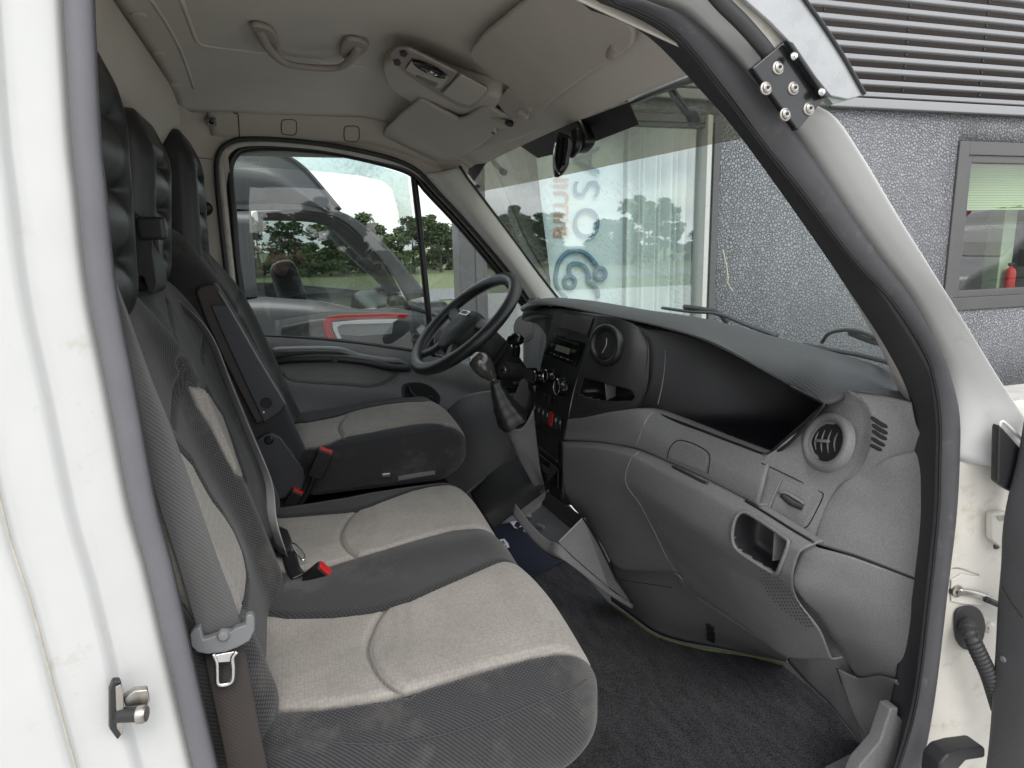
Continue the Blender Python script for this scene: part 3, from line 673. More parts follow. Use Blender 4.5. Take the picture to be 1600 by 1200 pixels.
mid_near = [(405, 891), (440, 890), (480, 888), (520, 880), (557, 869), (599, 857), (655, 840), (707, 826), (735, 824)]
mid_far = [(690, 758), (670, 760), (640, 767), (610, 778), (580, 790), (560, 796), (500, 803), (440, 808), (405, 810)]
LC = lambda x, y: ('l', x-CX, y-CY)
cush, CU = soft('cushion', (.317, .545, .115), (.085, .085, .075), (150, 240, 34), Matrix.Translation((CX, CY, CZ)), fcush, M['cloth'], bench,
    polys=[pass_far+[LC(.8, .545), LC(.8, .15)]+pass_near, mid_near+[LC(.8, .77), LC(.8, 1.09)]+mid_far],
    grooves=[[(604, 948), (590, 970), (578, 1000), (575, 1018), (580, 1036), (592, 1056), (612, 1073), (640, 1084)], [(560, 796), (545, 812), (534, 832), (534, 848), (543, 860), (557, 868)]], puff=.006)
tube('seam', [CU.at(*p, .0006) for p in ((405, 1136), (470, 1150), (530, 1160), (600, 1162), (680, 1150), (760, 1128), (840, 1098), (895, 1075), (915, 1062))], .0013, M['thread'], bench, n=80, seg=6)
# back: local x = up the back, y across, z = forward
ba = math.atan(.27); bu_ = V((-math.sin(ba), 0, math.cos(ba))); bf_ = V((math.cos(ba), 0, math.sin(ba)))
BO = V((-.109, .60, .49))+bu_*.27-bf_*.062
bm4 = Matrix(((bu_.x, 0, bf_.x, BO.x), (0, 1, 0, BO.y), (bu_.z, 0, bf_.z, BO.z), (0, 0, 0, 1)))
def fback(P):
    s, y, z = P[:, 0], P[:, 1]+.60, P[:, 2]; f = sstep(-.02, .04, z); D = np.zeros_like(P)
    bol = .034*gauss(y, .155, .05)+.040*gauss(y, .575, .055)+.014*gauss(y, .70, .05)+.030*gauss(y, 1.075, .05)
    D[:, 2] = f*(bol*sstep(.40, .12, s)*sstep(-.42, -.30, s)-.02*sstep(.2, .42, s)+.02*gauss(s, -.16, .12)*(gauss(y, .36, .14)+gauss(y, .88, .13)))
    # shoulders fall away at the top, notch round the belt guide
    D[:, 0] = -.035*sstep(.25, .4, s)*(gauss(y, .08, .06)+gauss(y, 1.12, .07))-.05*sstep(.2, .4, s)*gauss(y, .66, .06)
    return D
back_pass = [(277, 694), (300, 720), (332, 779), (350, 803), (366, 830), (381, 867), (388, 905), (384, 945), (330, 985), (270, 900), (225, 760), (200, 640), (230, 640)]
back_mid = [(300, 600), (312, 603), (325, 609), (350, 650), (372, 714), (384, 750), (372, 738), (355, 705), (335, 664), (315, 634)]
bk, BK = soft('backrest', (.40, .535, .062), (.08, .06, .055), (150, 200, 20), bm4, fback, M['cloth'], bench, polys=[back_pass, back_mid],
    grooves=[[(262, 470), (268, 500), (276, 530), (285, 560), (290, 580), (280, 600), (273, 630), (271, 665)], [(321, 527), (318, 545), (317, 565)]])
# belt guide shell on the bench back
gd_ = [(196, 322), (207, 330), (222, 345), (235, 362), (240, 378), (240, 400), (246, 440), (243, 457), (232, 460), (222, 430), (205, 445), (196, 440), (188, 400)]
slab('belt_guide', [Y(a, b, .66) for a, b in gd_], -.12, M['leather'], bench, bevel=.012, seg=4, normal=(0, -1, 0), closed_spline=40)
rbox('belt_slot', (.05, .03, .045), basis(Y(238, 357, .66), (1, 0, -.4), (0, 0, 1)), M['leather'], bench, bevel=.008)
# bench plinth
rbox('plinth', (.46, .98, .17), Matrix.Translation((.13, .60, .105)), M['dashl'], bench, bevel=.01)
# tall ribbed headrests
def headrest(name, x0, x1, y0, y1, z0, z1, tilt, parent, ribs=4):
    hx_, hy_, hz_ = (x1-x0)/2, (y1-y0)/2, (z1-z0)/2
    def f(P):
        D = np.zeros_like(P); front = sstep(hx_*.2, hx_*.95, P[:, 2])
        tz = (P[:, 0]+hz_)/(2*hz_)
        inner = sstep(hy_*.72, hy_*.50, np.abs(P[:, 1]))*sstep(.02, .10, tz)*sstep(.97, .88, tz)
        D[:, 2] = front*inner*(-.030+.026*np.abs(np.sin(math.pi*ribs*tz))**.7)
        D[:, 2] += -.02*sstep(.72, 1.0, tz)*sstep(0, hx_, P[:, 2])
        return D
    a = R(tilt); u = V((-math.sin(a), 0, math.cos(a))); fw_ = V((math.cos(a), 0, math.sin(a))); c = V(((x0+x1)/2, (y0+y1)/2, (z0+z1)/2))
    m4 = Matrix(((u.x, 0, fw_.x, c.x), (0, 1, 0, c.y), (u.z, 0, fw_.z, c.z), (0, 0, 0, 1)))
    return soft(name, (hz_, hy_, hx_), (.07, .05, .045), (70, 50, 16), m4, f, M['leather'], parent)
headrest('headrest', -.335, -.236, .19, .49, 1.03, 1.475, -3, bench)
headrest('headrest', -.345, -.243, .68, .97, 1.06, 1.435, -6, bench)
# ------------------------------------------------------------------ driver seat
drv = thing('driver_seat', 'single driver seat with folded armrest in dark and light cloth', 'driver seat')
DX, DY, DZ = .235, 1.405, .495
def fdc(P):
    x, y, z = P[:, 0]+DX, P[:, 1]+DY, P[:, 2]; top = sstep(-.03, .05, z); D = np.zeros_like(P)
    D[:, 2] = top*(-.012*gauss(y, DY, .12)*sstep(.42, .25, x)+.012*sstep(.1, .25, x)*gauss(y, DY, .15)+.02*sstep(-.05, .4, x)-.01*sstep(.44, .5, x))
    D[:, 0] = -.03*sstep(.0, -.08, z)*sstep(.3, .48, x)
    return D
dn = [(455, 702), (470, 700), (490, 697), (515, 690), (540, 680), (580, 673), (640, 662), (670, 659), (690, 660), (697, 663)]
df_ = [(660, 628), (640, 628), (600, 632), (560, 640), (525, 651), (480, 660), (455, 665)]
LD = lambda x, y: ('l', x-DX, y-DY)
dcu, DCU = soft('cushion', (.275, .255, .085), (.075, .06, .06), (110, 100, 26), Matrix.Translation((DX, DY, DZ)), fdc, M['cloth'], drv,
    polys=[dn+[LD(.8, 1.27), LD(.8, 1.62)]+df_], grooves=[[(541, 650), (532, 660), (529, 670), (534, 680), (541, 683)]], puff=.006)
da = math.atan(.34); du_ = V((-math.sin(da), 0, math.cos(da))); dfw = V((math.cos(da), 0, math.sin(da)))
DO = V((-.035, 1.40, .60))+du_*.28-dfw*.07
dm4 = Matrix(((du_.x, 0, dfw.x, DO.x), (0, 1, 0, DO.y), (du_.z, 0, dfw.z, DO.z), (0, 0, 0, 1)))
def fdb(P):
    s, y, z = P[:, 0], P[:, 1], P[:, 2]; f = sstep(-.02, .05, z); D = np.zeros_like(P)
    D[:, 2] = f*(.035*(gauss(y, -.22, .05)+gauss(y, .22, .05))*sstep(.36, .05, s)-.03*sstep(.15, .40, s))
    D[:, 1] = -np.sign(y)*.06*sstep(.18, .40, s)
    return D
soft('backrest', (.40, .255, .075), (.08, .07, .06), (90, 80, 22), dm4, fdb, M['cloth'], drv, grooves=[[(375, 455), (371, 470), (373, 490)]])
headrest('headrest', -.330, -.22, 1.27, 1.55, 1.06, 1.485, -2, drv)
# armrest folded up against the back
arm_y = 1.135
ar = slab('armrest', [Y(a, b, arm_y) for a, b in ((305, 458), (308, 450), (318, 445), (336, 442), (343, 452), (360, 478), (400, 548), (440, 618), (446, 632), (443, 641), (412, 661), (400, 664), (372, 610), (340, 545), (320, 500))], -.055, M['armcloth'] if 'armcloth' in M else mat('worn_brown_black_vinyl', (.040, .034, .030), .55, grain=.4, gs=700, var=.2, vs__=18), drv, bevel=.008, seg=4, normal=(0, -1, 0))
M['armpanel'] = mat('slate_plastic', (.042, .043, .05), .42, grain=.3, gs=1400, var=.1)
slab('armrest_panel', [Y(a, b, arm_y-.001) for a, b in ((329, 476), (352, 476), (356, 481), (440, 620), (444, 633), (440, 641), (413, 660), (380, 590), (350, 525))], .006, M['armpanel'], ar, bevel=.003, normal=(0, -1, 0))
tube('armrest_edge', [Y(a, b, arm_y-.004) for a, b in ((341, 455), (352, 472), (380, 520), (410, 572), (438, 618), (446, 632))], .0035, mat('light_edge_strip', (.16, .17, .18), .35), ar, n=40, seg=8)
lathe('armrest_screw_cap', [(.001, .003), (.0145, .003), (.016, .001), (.0165, -.002)], Y(416, 630, arm_y-.0065), (0, -1, 0), M['black'], ar, n=24)
lathe('armrest_dot', [(.0005, .001), (.0025, .001), (.003, 0)], Y(412, 644, arm_y-.007), (0, -1, 0), M['print'], ar, n=12)
# hinge cover between the seats
slab('hinge_cover', [Y(a, b, 1.13) for a, b in ((398, 690), (412, 680), (424, 676), (438, 683), (455, 705), (474, 732), (478, 745), (470, 772), (440, 780), (405, 786), (395, 760))], -.02, M['armpanel'], drv, bevel=.005, seg=3, normal=(0, -1, 0))
lathe('hinge_bolt', [(.001, .004), (.008, .004), (.010, .002), (.013, .0), (.014, -.003)], Y(420, 688, 1.129), (0, -1, 0), M['black'], drv, n=20)
# seat base and slide rail
rbox('seat_base', (.50, .46, .36), Matrix.Translation((.22, 1.42, .19)), M['black'], drv, bevel=.012)
slab('slide_rail', [Y(a, b, 1.155) for a, b in ((470, 755), (520, 751), (600, 742), (660, 731), (683, 727), (692, 731), (694, 746), (600, 757), (500, 770), (470, 775))], -.03, M['soft'], drv, bevel=.003, normal=(0, -1, 0))
slab('slide_tray', [Y(a, b, 1.153) for a, b in ((622, 744), (679, 733), (680, 741), (622, 751))], .002, M['dashl'], drv, bevel=.001, normal=(0, -1, 0))
rbox('rail_latch', (.026, .012, .014), basis(Y(603, 742, 1.15), (1, 0, .12), (0, 0, 1)), M['steel'], drv, bevel=.003)
# ================================================================== dashboard
dash = thing('dashboard', 'grey and black plastic dashboard below the windscreen', 'dashboard')
def PD(px, py, dx=0.0): return PL(px, py, 1, .24, 0, .998+dx)
def row(pts, dx):
    if not isinstance(dx, (list, tuple)): dx = [dx]*len(pts)
    return [PD(a, b, d) for (a, b), d in zip(pts, np.interp(np.linspace(0, 1, len(pts)), np.linspace(0, 1, len(dx)), dx))]
# textured top pad
M['traydark'] = mat('tray_black', (.010, .010, .012), .34, spec=.45, grain=.3, gs=1300, var=.1)
M['pad'] = None
def padmat():
    m = mat('ribbed_dash_pad', (.050, .051, .053), .5, spec=.45); t = m.node_tree; b = t.nodes['Principled BSDF']; K = t.links.new
    co = t.nodes.new('ShaderNodeTexCoord'); w1 = t.nodes.new('ShaderNodeTexWave'); w1.inputs['Scale'].default_value = 75; w1.bands_direction = 'Y'
    w2 = t.nodes.new('ShaderNodeTexWave'); w2.inputs['Scale'].default_value = 75; w2.bands_direction = 'X'
    mu = t.nodes.new('ShaderNodeMath'); mu.operation = 'MULTIPLY'; K(co.outputs['Object'], w1.inputs['Vector']); K(co.outputs['Object'], w2.inputs['Vector']); K(w1.outputs['Fac'], mu.inputs[0]); K(w2.outputs['Fac'], mu.inputs[1])
    bu = t.nodes.new('ShaderNodeBump'); bu.inputs['Strength'].default_value = .5; bu.inputs['Distance'].default_value = .001; K(mu.outputs[0], bu.inputs['Height']); K(bu.outputs['Normal'], b.inputs['Normal'])
    r = t.nodes.new('ShaderNodeMapRange'); r.inputs['To Min'].default_value = .85; r.inputs['To Max'].default_value = 1.25
    x = t.nodes.new('ShaderNodeMixRGB'); x.blend_type = 'MULTIPLY'; x.inputs['Fac'].default_value = 1; x.inputs['Color1'].default_value = (.050, .051, .053, 1); K(mu.outputs[0], r.inputs['Value']); K(r.outputs[0], x.inputs['Color2']); K(x.outputs['Color'], b.inputs['Base Color'])
    return m
M['pad'] = padmat()
Bl = [(817, 487), (835, 478), (875, 479), (940, 492), (1000, 504), (1050, 516), (1100, 532), (1150, 556), (1200, 584), (1240, 606), (1287, 631), (1322, 615), (1360, 619), (1424, 635)]
Al = [(820, 478), (838, 469), (868, 465), (905, 470), (960, 480), (1010, 487), (1060, 496), (1117, 512), (1200, 534), (1250, 549), (1300, 566), (1350, 586), (1390, 601), (1424, 613)]
dxB = [.09, .05, .035, .03, .03, .03, .03, .03, .03, .03, .02, .055, .08, .115]
b_ = [PD(a, b, d) for (a, b), d in zip(Bl, dxB)]
a_ = [PD(a, b, d+.085) for (a, b), d in zip(Al, dxB)]
m_ = [(p*.55+q*.45)+V((-.012, 0, .006)) for p, q in zip(b_, a_)]
und = [p+V((.05, 0, .004)) for p in b_]
bk_ = [V((max(p.x+.26, 1.18), p.y, p.z-.06)) for p in a_]
_, PAD = patch('top_pad', [und, b_, m_, a_, [p+V((.10, 0, -.012)) for p in a_], bk_], M['pad'], dash, nu=90, nv=31, surf=True)
core = [[p+V((.075, 0, .0)) for p in b_[:5]], [p+V((.085, 0, -.12)) for p in b_[:5]], [p+V((.06, 0, -.32)) for p in b_[:5]]]
patch('inner_shell', core, M['black'], dash, nu=20, nv=13)
# parcel tray sunk into the dash in front of the passenger
rT = [PD(a, b, d) for (a, b), d in zip([(985, 505), (1012, 514), (1050, 520), (1100, 534), (1150, 558), (1200, 585), (1240, 607), (1285, 632)], [.03, .05, .06, .06, .06, .06, .05, .03])]
rL = [PD(a, b, d) for (a, b), d in zip([(996, 640), (1022, 645), (1060, 659), (1100, 674), (1130, 686), (1160, 697), (1185, 707), (1198, 710)], [.02, .02, .02, .02, .02, .02, .02, .02])]
k_ = [0, .16, .45, .85, 1, .95, .7, 0]
bT = [p+V((.20*k, 0, -.015*k)) for p, k in zip(rT, k_)]; bB = [p+V((.17*k, 0, .02*k)) for p, k in zip(rL, k_)]
mB = [(p+q)/2+V((.02*k, 0, 0)) for p, q, k in zip(bT, bB, k_)]
_, TRAY = patch('parcel_tray', [rT, [p*.5+q*.5 for p, q in zip(rT, bT)], bT, mB, bB, [p*.4+q*.6+V((0, 0, -.012)) for p, q in zip(bB, rL)], rL], M['traydark'], dash, nu=60, nv=43, surf=True)
tube('tray_lip', [p+V((-.003, 0, .001)) for p in rL], .004, M['black'], dash, n=50, seg=8)
tube('tray_lip', [PD(a, b, .022) for a, b in ((1198, 711), (1214, 706), (1232, 693), (1262, 663), (1287, 633), (1281, 627), (1235, 604))], .0035, M['black'], dash, n=40, seg=8)
gap_tray = [(1040, 547), (1038, 580), (1034, 606), (1028, 632)]
# driver-side black panel right of the centre stack, with vent and cubby
t0 = [PD(a, b, d) for (a, b), d in zip([(936, 493), (962, 497), (990, 507), (1013, 528)], [-.015, -.01, .01, .04])]
t1 = [PD(a, b, d) for (a, b), d in zip([(921, 538), (950, 543), (985, 546), (1015, 553)], [-.03, -.025, -.005, .03])]
t2 = [PD(a, b, d) for (a, b), d in zip([(905, 580), (940, 590), (975, 595), (1012, 598)], [-.035, -.03, -.01, .025])]
t3 = [PD(a, b, d) for (a, b), d in zip([(887, 657), (925, 652), (960, 646), (999, 641)], [-.03, -.025, -.01, .02])]
_, SP = patch('vent_panel', [t0, t1, t2, t3], M['dark'], dash, nu=30, nv=31, surf=True)
# grey face under the tray
F0 = row([(887, 655), (925, 650), (958, 644), (996, 640), (1022, 644), (1060, 658), (1100, 674), (1150, 694), (1198, 712), (1206, 716)], [-.03, -.02, .02, .015, .015])
F1 = row([(884, 672), (925, 671), (960, 669), (995, 671), (1030, 685), (1070, 702), (1110, 720), (1150, 740), (1185, 757), (1192, 762)], -.025)
F2 = row([(881, 687), (925, 689), (962, 694), (995, 700), (1025, 712), (1060, 728), (1100, 746), (1130, 761), (1165, 779), (1185, 790)], -.03)
_, FA = patch('upper_face', [[p+V((.03, 0, .002)) for p in F0], F0, F1, F2, [p+V((.025, 0, -.004)) for p in F2]], M['dash'], dash, nu=80, nv=31, surf=True)
M['groove'] = mat('panel_gap', (.006, .006, .006), .8)
M['edgelight'] = mat('moulded_edge', (.25, .25, .25), .45)
def gap(S, pts, r=.0014, n=40, m='groove', nm='panel_gap'): return tube(nm, [S.at(a, b, 0) for a, b in pts], r, M[m], dash, n=n, seg=6)
gap(FA, [(1022, 645), (1014, 650), (1008, 660), (1000, 680), (994, 697)], m='edgelight', r=.0011)
gap(FA, [(1043, 716), (1045, 704), (1052, 693), (1062, 688), (1080, 692), (1100, 702), (1108, 710), (1109, 722), (1106, 740)], r=.0016)
slab('airbag_cover', [FA.at(a, b, .0) for a, b in ((1048, 716), (1049, 706), (1055, 696), (1064, 692), (1080, 696), (1098, 705), (1104, 712), (1105, 722), (1102, 738))], .002, M['dash'], dash, bevel=.001)
# lower face: roll of the glovebox lid, then the tucked-under part
G0 = row([(880, 690), (925, 691), (962, 696), (998, 704), (1050, 726), (1100, 748), (1160, 779), (1200, 803), (1240, 828), (1274, 849)], -.03)
G1 = row([(880, 698), (925, 699), (962, 706), (993, 716), (1045, 742), (1095, 768), (1140, 795), (1190, 825), (1220, 845), (1250, 862)], -.055)
G2 = row([(879, 730), (920, 738), (955, 745), (980, 752), (1040, 790), (1090, 822), (1135, 850), (1190, 880), (1215, 890), (1238, 900)], [-.045, -.05, -.06, -.06, -.05])
G3 = row([(882, 765), (915, 775), (950, 785), (990, 795), (1045, 830), (1090, 862), (1135, 890), (1185, 912), (1215, 925), (1245, 938)], [-.03, -.02, -.01, .0, .01])
G4 = row([(893, 790), (925, 815), (965, 840), (1025, 848), (1065, 880), (1105, 910), (1145, 936), (1185, 960), (1225, 975), (1280, 985)], [.0, .02, .04, .05, .05])
G5 = row([(910, 806), (940, 850), (968, 888), (1054, 895), (1075, 920), (1110, 944), (1150, 971), (1190, 1000), (1230, 1026), (1300, 1030)], [.02, .05, .08, .09, .09])
_, GB = patch('lower_face', [[p+V((.02, 0, .003)) for p in G0], G0, G1, G2, G3, G4, G5, [p+V((.03, 0, -.004)) for p in G5]], M['dash'], dash, nu=90, nv=57, surf=True)
gap(GB, [(1000, 705), (992, 711), (985, 719), (979, 735), (977, 748), (981, 762), (1000, 788), (1020, 826), (1040, 868), (1055, 892)], m='edgelight', r=.0012, n=60)
tube('handle_recess', [GB.at(a, b, -.004) for a, b in ((1050, 730), (1072, 741), (1095, 753), (1106, 757))], .009, M['dark'], dash, n=16, seg=10, rb=.004)
# hinge line of the lid with small pins
tube('hinge_line', [GB.at(a, b, .001) for a, b in ((1165, 783), (1200, 804), (1235, 826), (1272, 848))], .0028, M['black'], dash, n=30, seg=8)
# storage slot in the lid
slot = [(1146, 836), (1150, 812), (1158, 802), (1168, 802), (1200, 822), (1228, 842), (1233, 850), (1222, 880), (1216, 892), (1210, 893), (1180, 876), (1152, 856)]
so3 = [GB.at(a, b, .004) for a, b in slot]; so3 = spline(so3, 48, True); cen = sum(so3, V())/48
rim = tube('slot_rim', so3, .0042, M['dash'], dash, seg=8, closed=True)
inn = [p*.97+cen*.03 for p in so3]
sdir = V((.85, .12, -.1))
patch('slot_bin', [inn+[inn[0]], [p+sdir*.03 for p in inn]+[inn[0]+sdir*.03], [p*.9+cen*.1+sdir*.07 for p in inn]+[inn[0]*.9+cen*.1+sdir*.07], [cen+sdir*.072]*49], M['dark'], rim, nu=49, nv=19, thick=0)
slab('slot_divider', [cen+V((.012, -.028, -.03)), cen+V((.012, -.028, .03)), cen+V((.075, -.028, .03)), cen+V((.075, -.028, -.03))], .002, M['dash'], rim, bevel=0)
# dark mouth: cut the lid behind the slot
def cut_inside(o, pts, cen_, scale=.93):
    """remove faces of o whose centre lies behind the outline seen along its own normal"""
    n = V()
    for i in range(len(pts)): n += (pts[i]-cen_).cross(pts[(i+1) % len(pts)]-cen_)
    n.normalize(); ax = (pts[0]-cen_).normalized(); ay = n.cross(ax); ax = ay.cross(n)
    poly = [(((p-cen_)*scale).dot(ax), ((p-cen_)*scale).dot(ay)) for p in pts]
    bm = bmesh.new(); bm.from_mesh(o.data)
    C2 = np.array([[(f.calc_center_median()-cen_).dot(ax), (f.calc_center_median()-cen_).dot(ay)] for f in bm.faces])
    dz = np.array([abs((f.calc_center_median()-cen_).dot(n)) for f in bm.faces])
    _, ins = segdist(C2, poly, True)
    bmesh.ops.delete(bm, geom=[f for f, i, d in zip(bm.faces[:], ins, dz) if i and d < .05], context='FACES'); bm.to_mesh(o.data); bm.free()
LF = [o for o in COL.objects if o.name == 'lower_face'][0]
def dense(o, k=1):
    bm = bmesh.new(); bm.from_mesh(o.data); bmesh.ops.subdivide_edges(bm, edges=bm.edges[:], cuts=k, use_grid_fill=True); bm.to_mesh(o.data); bm.free()
    o.data.polygons.foreach_set('use_smooth', [True]*len(o.data.polygons))
dense(LF); cut_inside(LF, so3, cen, .99)
# perforated speaker grille below the slot
M['perf'] = mat('perforated_plastic', (.04, .04, .042), .6)
gr = [(1176, 868), (1190, 880), (1215, 895), (1245, 925), (1268, 955), (1274, 980), (1262, 985), (1230, 962), (1205, 940), (1192, 920)]
gp = [GB.at(a, b, .0006) for a, b in gr]
hs, hf = [], []
gpx = np.array(gr, float)
for i in range(30):
    for j in range(26):
        q = np.array([[1172+i*5.0+(j % 2)*2.5, 864+j*5.4]])
        d, ins = segdist(q, gr, True)
        if ins[0] and d[0] > 3:
            c = GB.at(q[0, 0], q[0, 1], .0018); n = GB.nrm(q[0, 0], q[0, 1]); ax = n.orthogonal().normalized(); ay = n.cross(ax); b0 = len(hs)
            for k in range(6): hs.append(c+ax*(.0021*math.cos(k*math.pi/3))+ay*(.0021*math.sin(k*math.pi/3)))
            hf.append(tuple(range(b0, b0+6)))
gh = mesh('grille_holes', hs, hf, M['groove'], dash, smooth=False); tag(gh, kind='stuff')
# end cap with round vent
def PY(pts): return [Y(a, b, y) for a, b, y in pts]
E0 = PY([(1287, 632, .215), (1262, 660, .235), (1232, 690, .255), (1198, 712, .275), (1182, 738, .285), (1165, 779, .29)])
E1 = PY([(1306, 620, .18), (1290, 655, .195), (1262, 692, .215), (1228, 728, .235), (1212, 758, .245), (1204, 804, .245)])
E2 = PY([(1322, 611, .15), (1325, 650, .145), (1310, 695, .155), (1272, 745, .185), (1250, 785, .20), (1245, 828, .205)])
E3 = PY([(1326, 612, .14), (1345, 632, .12), (1350, 672, .115), (1333, 728, .14), (1296, 775, .17), (1268, 842, .185)])
E4 = PY([(1336, 613, .13), (1357, 640, .105), (1362, 680, .10), (1345, 730, .128), (1305, 776, .162), (1273, 848, .18)])
_, EC = patch('end_cap', [E0, E1, E2, E3, E4], M['dash'], dash, nu=44, nv=33, surf=True)
# side facet with demister slots
S0 = PY([(1336, 613, .13), (1357, 640, .105), (1362, 680, .10), (1345, 730, .128), (1318, 756, .15)])
S1 = PY([(1385, 620, .09), (1400, 650, .075), (1402, 690, .075), (1375, 722, .10), (1335, 750, .14)])
S2 = PY([(1424, 629, .055), (1430, 660, .05), (1442, 702, .05), (1390, 716, .09), (1340, 748, .135)])
_, SF = patch('demister_facet', [S0, S1, S2], M['dashl'], dash, nu=30, nv=19, surf=True)
for k, (a, b, c, d) in enumerate(((1358, 652, 1387, 668), (1359, 662, 1387, 678), (1359, 672, 1386, 687), (1357, 682, 1383, 697), (1355, 692, 1378, 704))):
    sl = tube('demister_slot', [SF.at(a, b, .0006), SF.at((a+c)/2, (b+d)/2, .0006), SF.at(c, d, .0006)], .0042, M['groove'], dash, n=10, seg=10, rb=.0008, scale=lambda t: max(.05, (1-abs(2*t-1)**6))**.5, up=SF.nrm((a+c)/2, (b+d)/2).cross(SF.at(c, d)-SF.at(a, b)).normalized())
# big end panel beside the door seal, split by a seam
N0 = PY([(1442, 702, .05), (1388, 717, .088), (1350, 737, .125), (1318, 755, .15), (1298, 777, .168), (1282, 810, .178), (1272, 848, .18)])
N1 = PY([(1446, 718, .042), (1415, 745, .065), (1385, 770, .09), (1360, 795, .11), (1345, 820, .118), (1338, 845, .12), (1336, 868, .12)])
N2 = PY([(1452, 720, .036), (1452, 750, .036), (1452, 780, .036), (1450, 810, .036), (1448, 840, .036), (1446, 870, .036), (1443, 909, .036)])
_, NP = patch('end_panel', [[p+V((.02, .012, .004)) for p in N0], N0, N1, N2], M['dash'], dash, nu=50, nv=25, surf=True)
L0 = PY([(1273, 851, .182), (1252, 860, .195), (1240, 882, .202), (1234, 908, .205), (1250, 932, .205), (1275, 960, .205), (1300, 995, .20), (1320, 1025, .20), (1338, 1058, .195)])
L1 = PY([(1330, 870, .122), (1318, 885, .13), (1312, 905, .135), (1312, 930, .137), (1320, 955, .137), (1332, 978, .135), (1345, 1005, .13), (1358, 1030, .125), (1372, 1058, .12)])
L2 = PY([(1443, 911, .036), (1442, 925, .036), (1440, 945, .036), (1436, 965, .036), (1433, 985, .036), (1430, 1005, .036), (1427, 1025, .036), (1424, 1042, .036), (1420, 1063, .036)])
_, LP = patch('end_panel', [[p+V((.03, .02, 0)) for p in L0], [p+V((.004, .003, 0)) for p in L0], [p*.9+q*.1+V((-.006, -.004, 0)) for p, q in zip(L0, L1)], L1, L2], M['dash'], dash, nu=50, nv=31, surf=True)
tube('panel_gap', [PY([(1273, 849.5, .181)])[0], PY([(1336, 869.5, .119)])[0], PY([(1443, 910, .0355)])[0]], .0016, M['groove'], dash, n=30, seg=6)
patch('side_core', [[p+V((.03, .02, 0)) for p in N0[:1]+N0[3:]+L0], [p+V((.022, .018, 0)) for p in N1[:1]+N1[3:]+L1], [p+V((.012, .012, 0)) for p in N2[:1]+N2[3:]+L2]], M['black'], dash, nu=40, nv=13, smoothv=False)
# kick trim below: from lid edge to the door sill
K0 = PY([(1234, 905, .215), (1250, 934, .215), (1275, 962, .212), (1300, 997, .208), (1320, 1027, .205), (1338, 1058, .20), (1345, 1075, .195), (1352, 1110, .17), (1358, 1160, .15)])
K1 = PY([(1232, 950, .25), (1245, 965, .25), (1262, 990, .24), (1280, 1015, .235), (1297, 1040, .23), (1312, 1065, .22), (1325, 1085, .21), (1338, 1120, .185), (1350, 1170, .16)])
K2 = [Y(1227, 1024, .36), Y(1232, 1035, .35), Y(1245, 1050, .33), Y(1262, 1068, .30), Y(1280, 1085, .28), Y(1295, 1099, .26), Y(1312, 1120, .23), Y(1330, 1142, .205), Y(1350, 1172, .17)]
_, KT = patch('kick_trim', [K0, K1, K2], M['dash'], dash, nu=40, nv=19, surf=True)
tube('trim_clip_slot', [KT.at(1307, 1044, 0), KT.at(1311, 1056, 0), KT.at(1315, 1068, 0)], .0012, M['groove'], dash, n=10, seg=6)
# scooped pocket beside the sill
Q0 = PY([(1308, 1045, .205), (1318, 1075, .195), (1330, 1110, .18), (1345, 1140, .16), (1358, 1160, .15)])
Q1 = PY([(1340, 1060, .165), (1348, 1085, .16), (1355, 1110, .15), (1360, 1135, .14), (1363, 1158, .135)])
Q2 = PY([(1372, 1057, .105), (1380, 1080, .11), (1382, 1105, .115), (1376, 1130, .12), (1370, 1155, .125)])
Q3 = PY([(1400, 1064, .055), (1408, 1080, .055), (1406, 1105, .058), (1395, 1120, .07), (1380, 1150, .09)])
patch('sill_scoop', [Q0, Q1, Q2, Q3], M['dash'], dash, nu=30, nv=25)
slab('sill_trim', [Y(a, b, .03) for a, b in ((1392, 1108), (1405, 1106), (1403, 1118), (1422, 1133), (1418, 1150), (1398, 1200), (1385, 1230), (1330, 1230), (1345, 1195), (1375, 1160))], -.03, M['dash'], dash, bevel=.004, normal=(0, -1, 0))
slab('sill_plate', [Z(a, b, .03) for a, b in ((1362, 1160), (1390, 1175), (1370, 1260), (1240, 1260), (1290, 1196))], -.02, M['dash'], dash, bevel=.004, normal=(0, 0, 1))
# rear lower kick panel and its oval clip
KP0 = [PD(a, b, d) for (a, b), d in zip(((955, 860), (1000, 880), (1055, 897), (1080, 924), (1150, 972), (1232, 1028)), (.07, .09, .10, .10, .10, .10))]
KP2 = [Z(a, b-9, .0) for a, b in ((955, 948), (985, 970), (1020, 995), (1060, 1010), (1130, 1023), (1235, 1045))]
KP1 = [(p+q)/2+V((-.01, 0, 0)) for p, q in zip(KP0, KP2)]
_, KPS = patch('toe_panel', [KP0, KP1, KP2], M['dash'], dash, nu=40, nv=19, surf=True)
tube('panel_gap', [KPS.at(a, b, .0) for a, b in ((968, 905), (1010, 912), (1050, 918))], .001, M['groove'], dash, n=16, seg=6)
cl_ = [KPS.at(a, b, .002) for a, b in ((1110, 976), (1111, 988), (1111, 1001))]
tube('clip_hole', cl_, .012, M['groove'], dash, n=12, seg=12, rb=.002, up=(cl_[2]-cl_[0]).cross(KPS.nrm(1110, 988)).normalized())
for yy in (983, 992): tube('clip_wire', [KPS.at(1101, yy-1, .004), KPS.at(1111, yy, .006), KPS.at(1119, yy+1, .004)], .0009, M['chrome'], dash, n=8, seg=6)
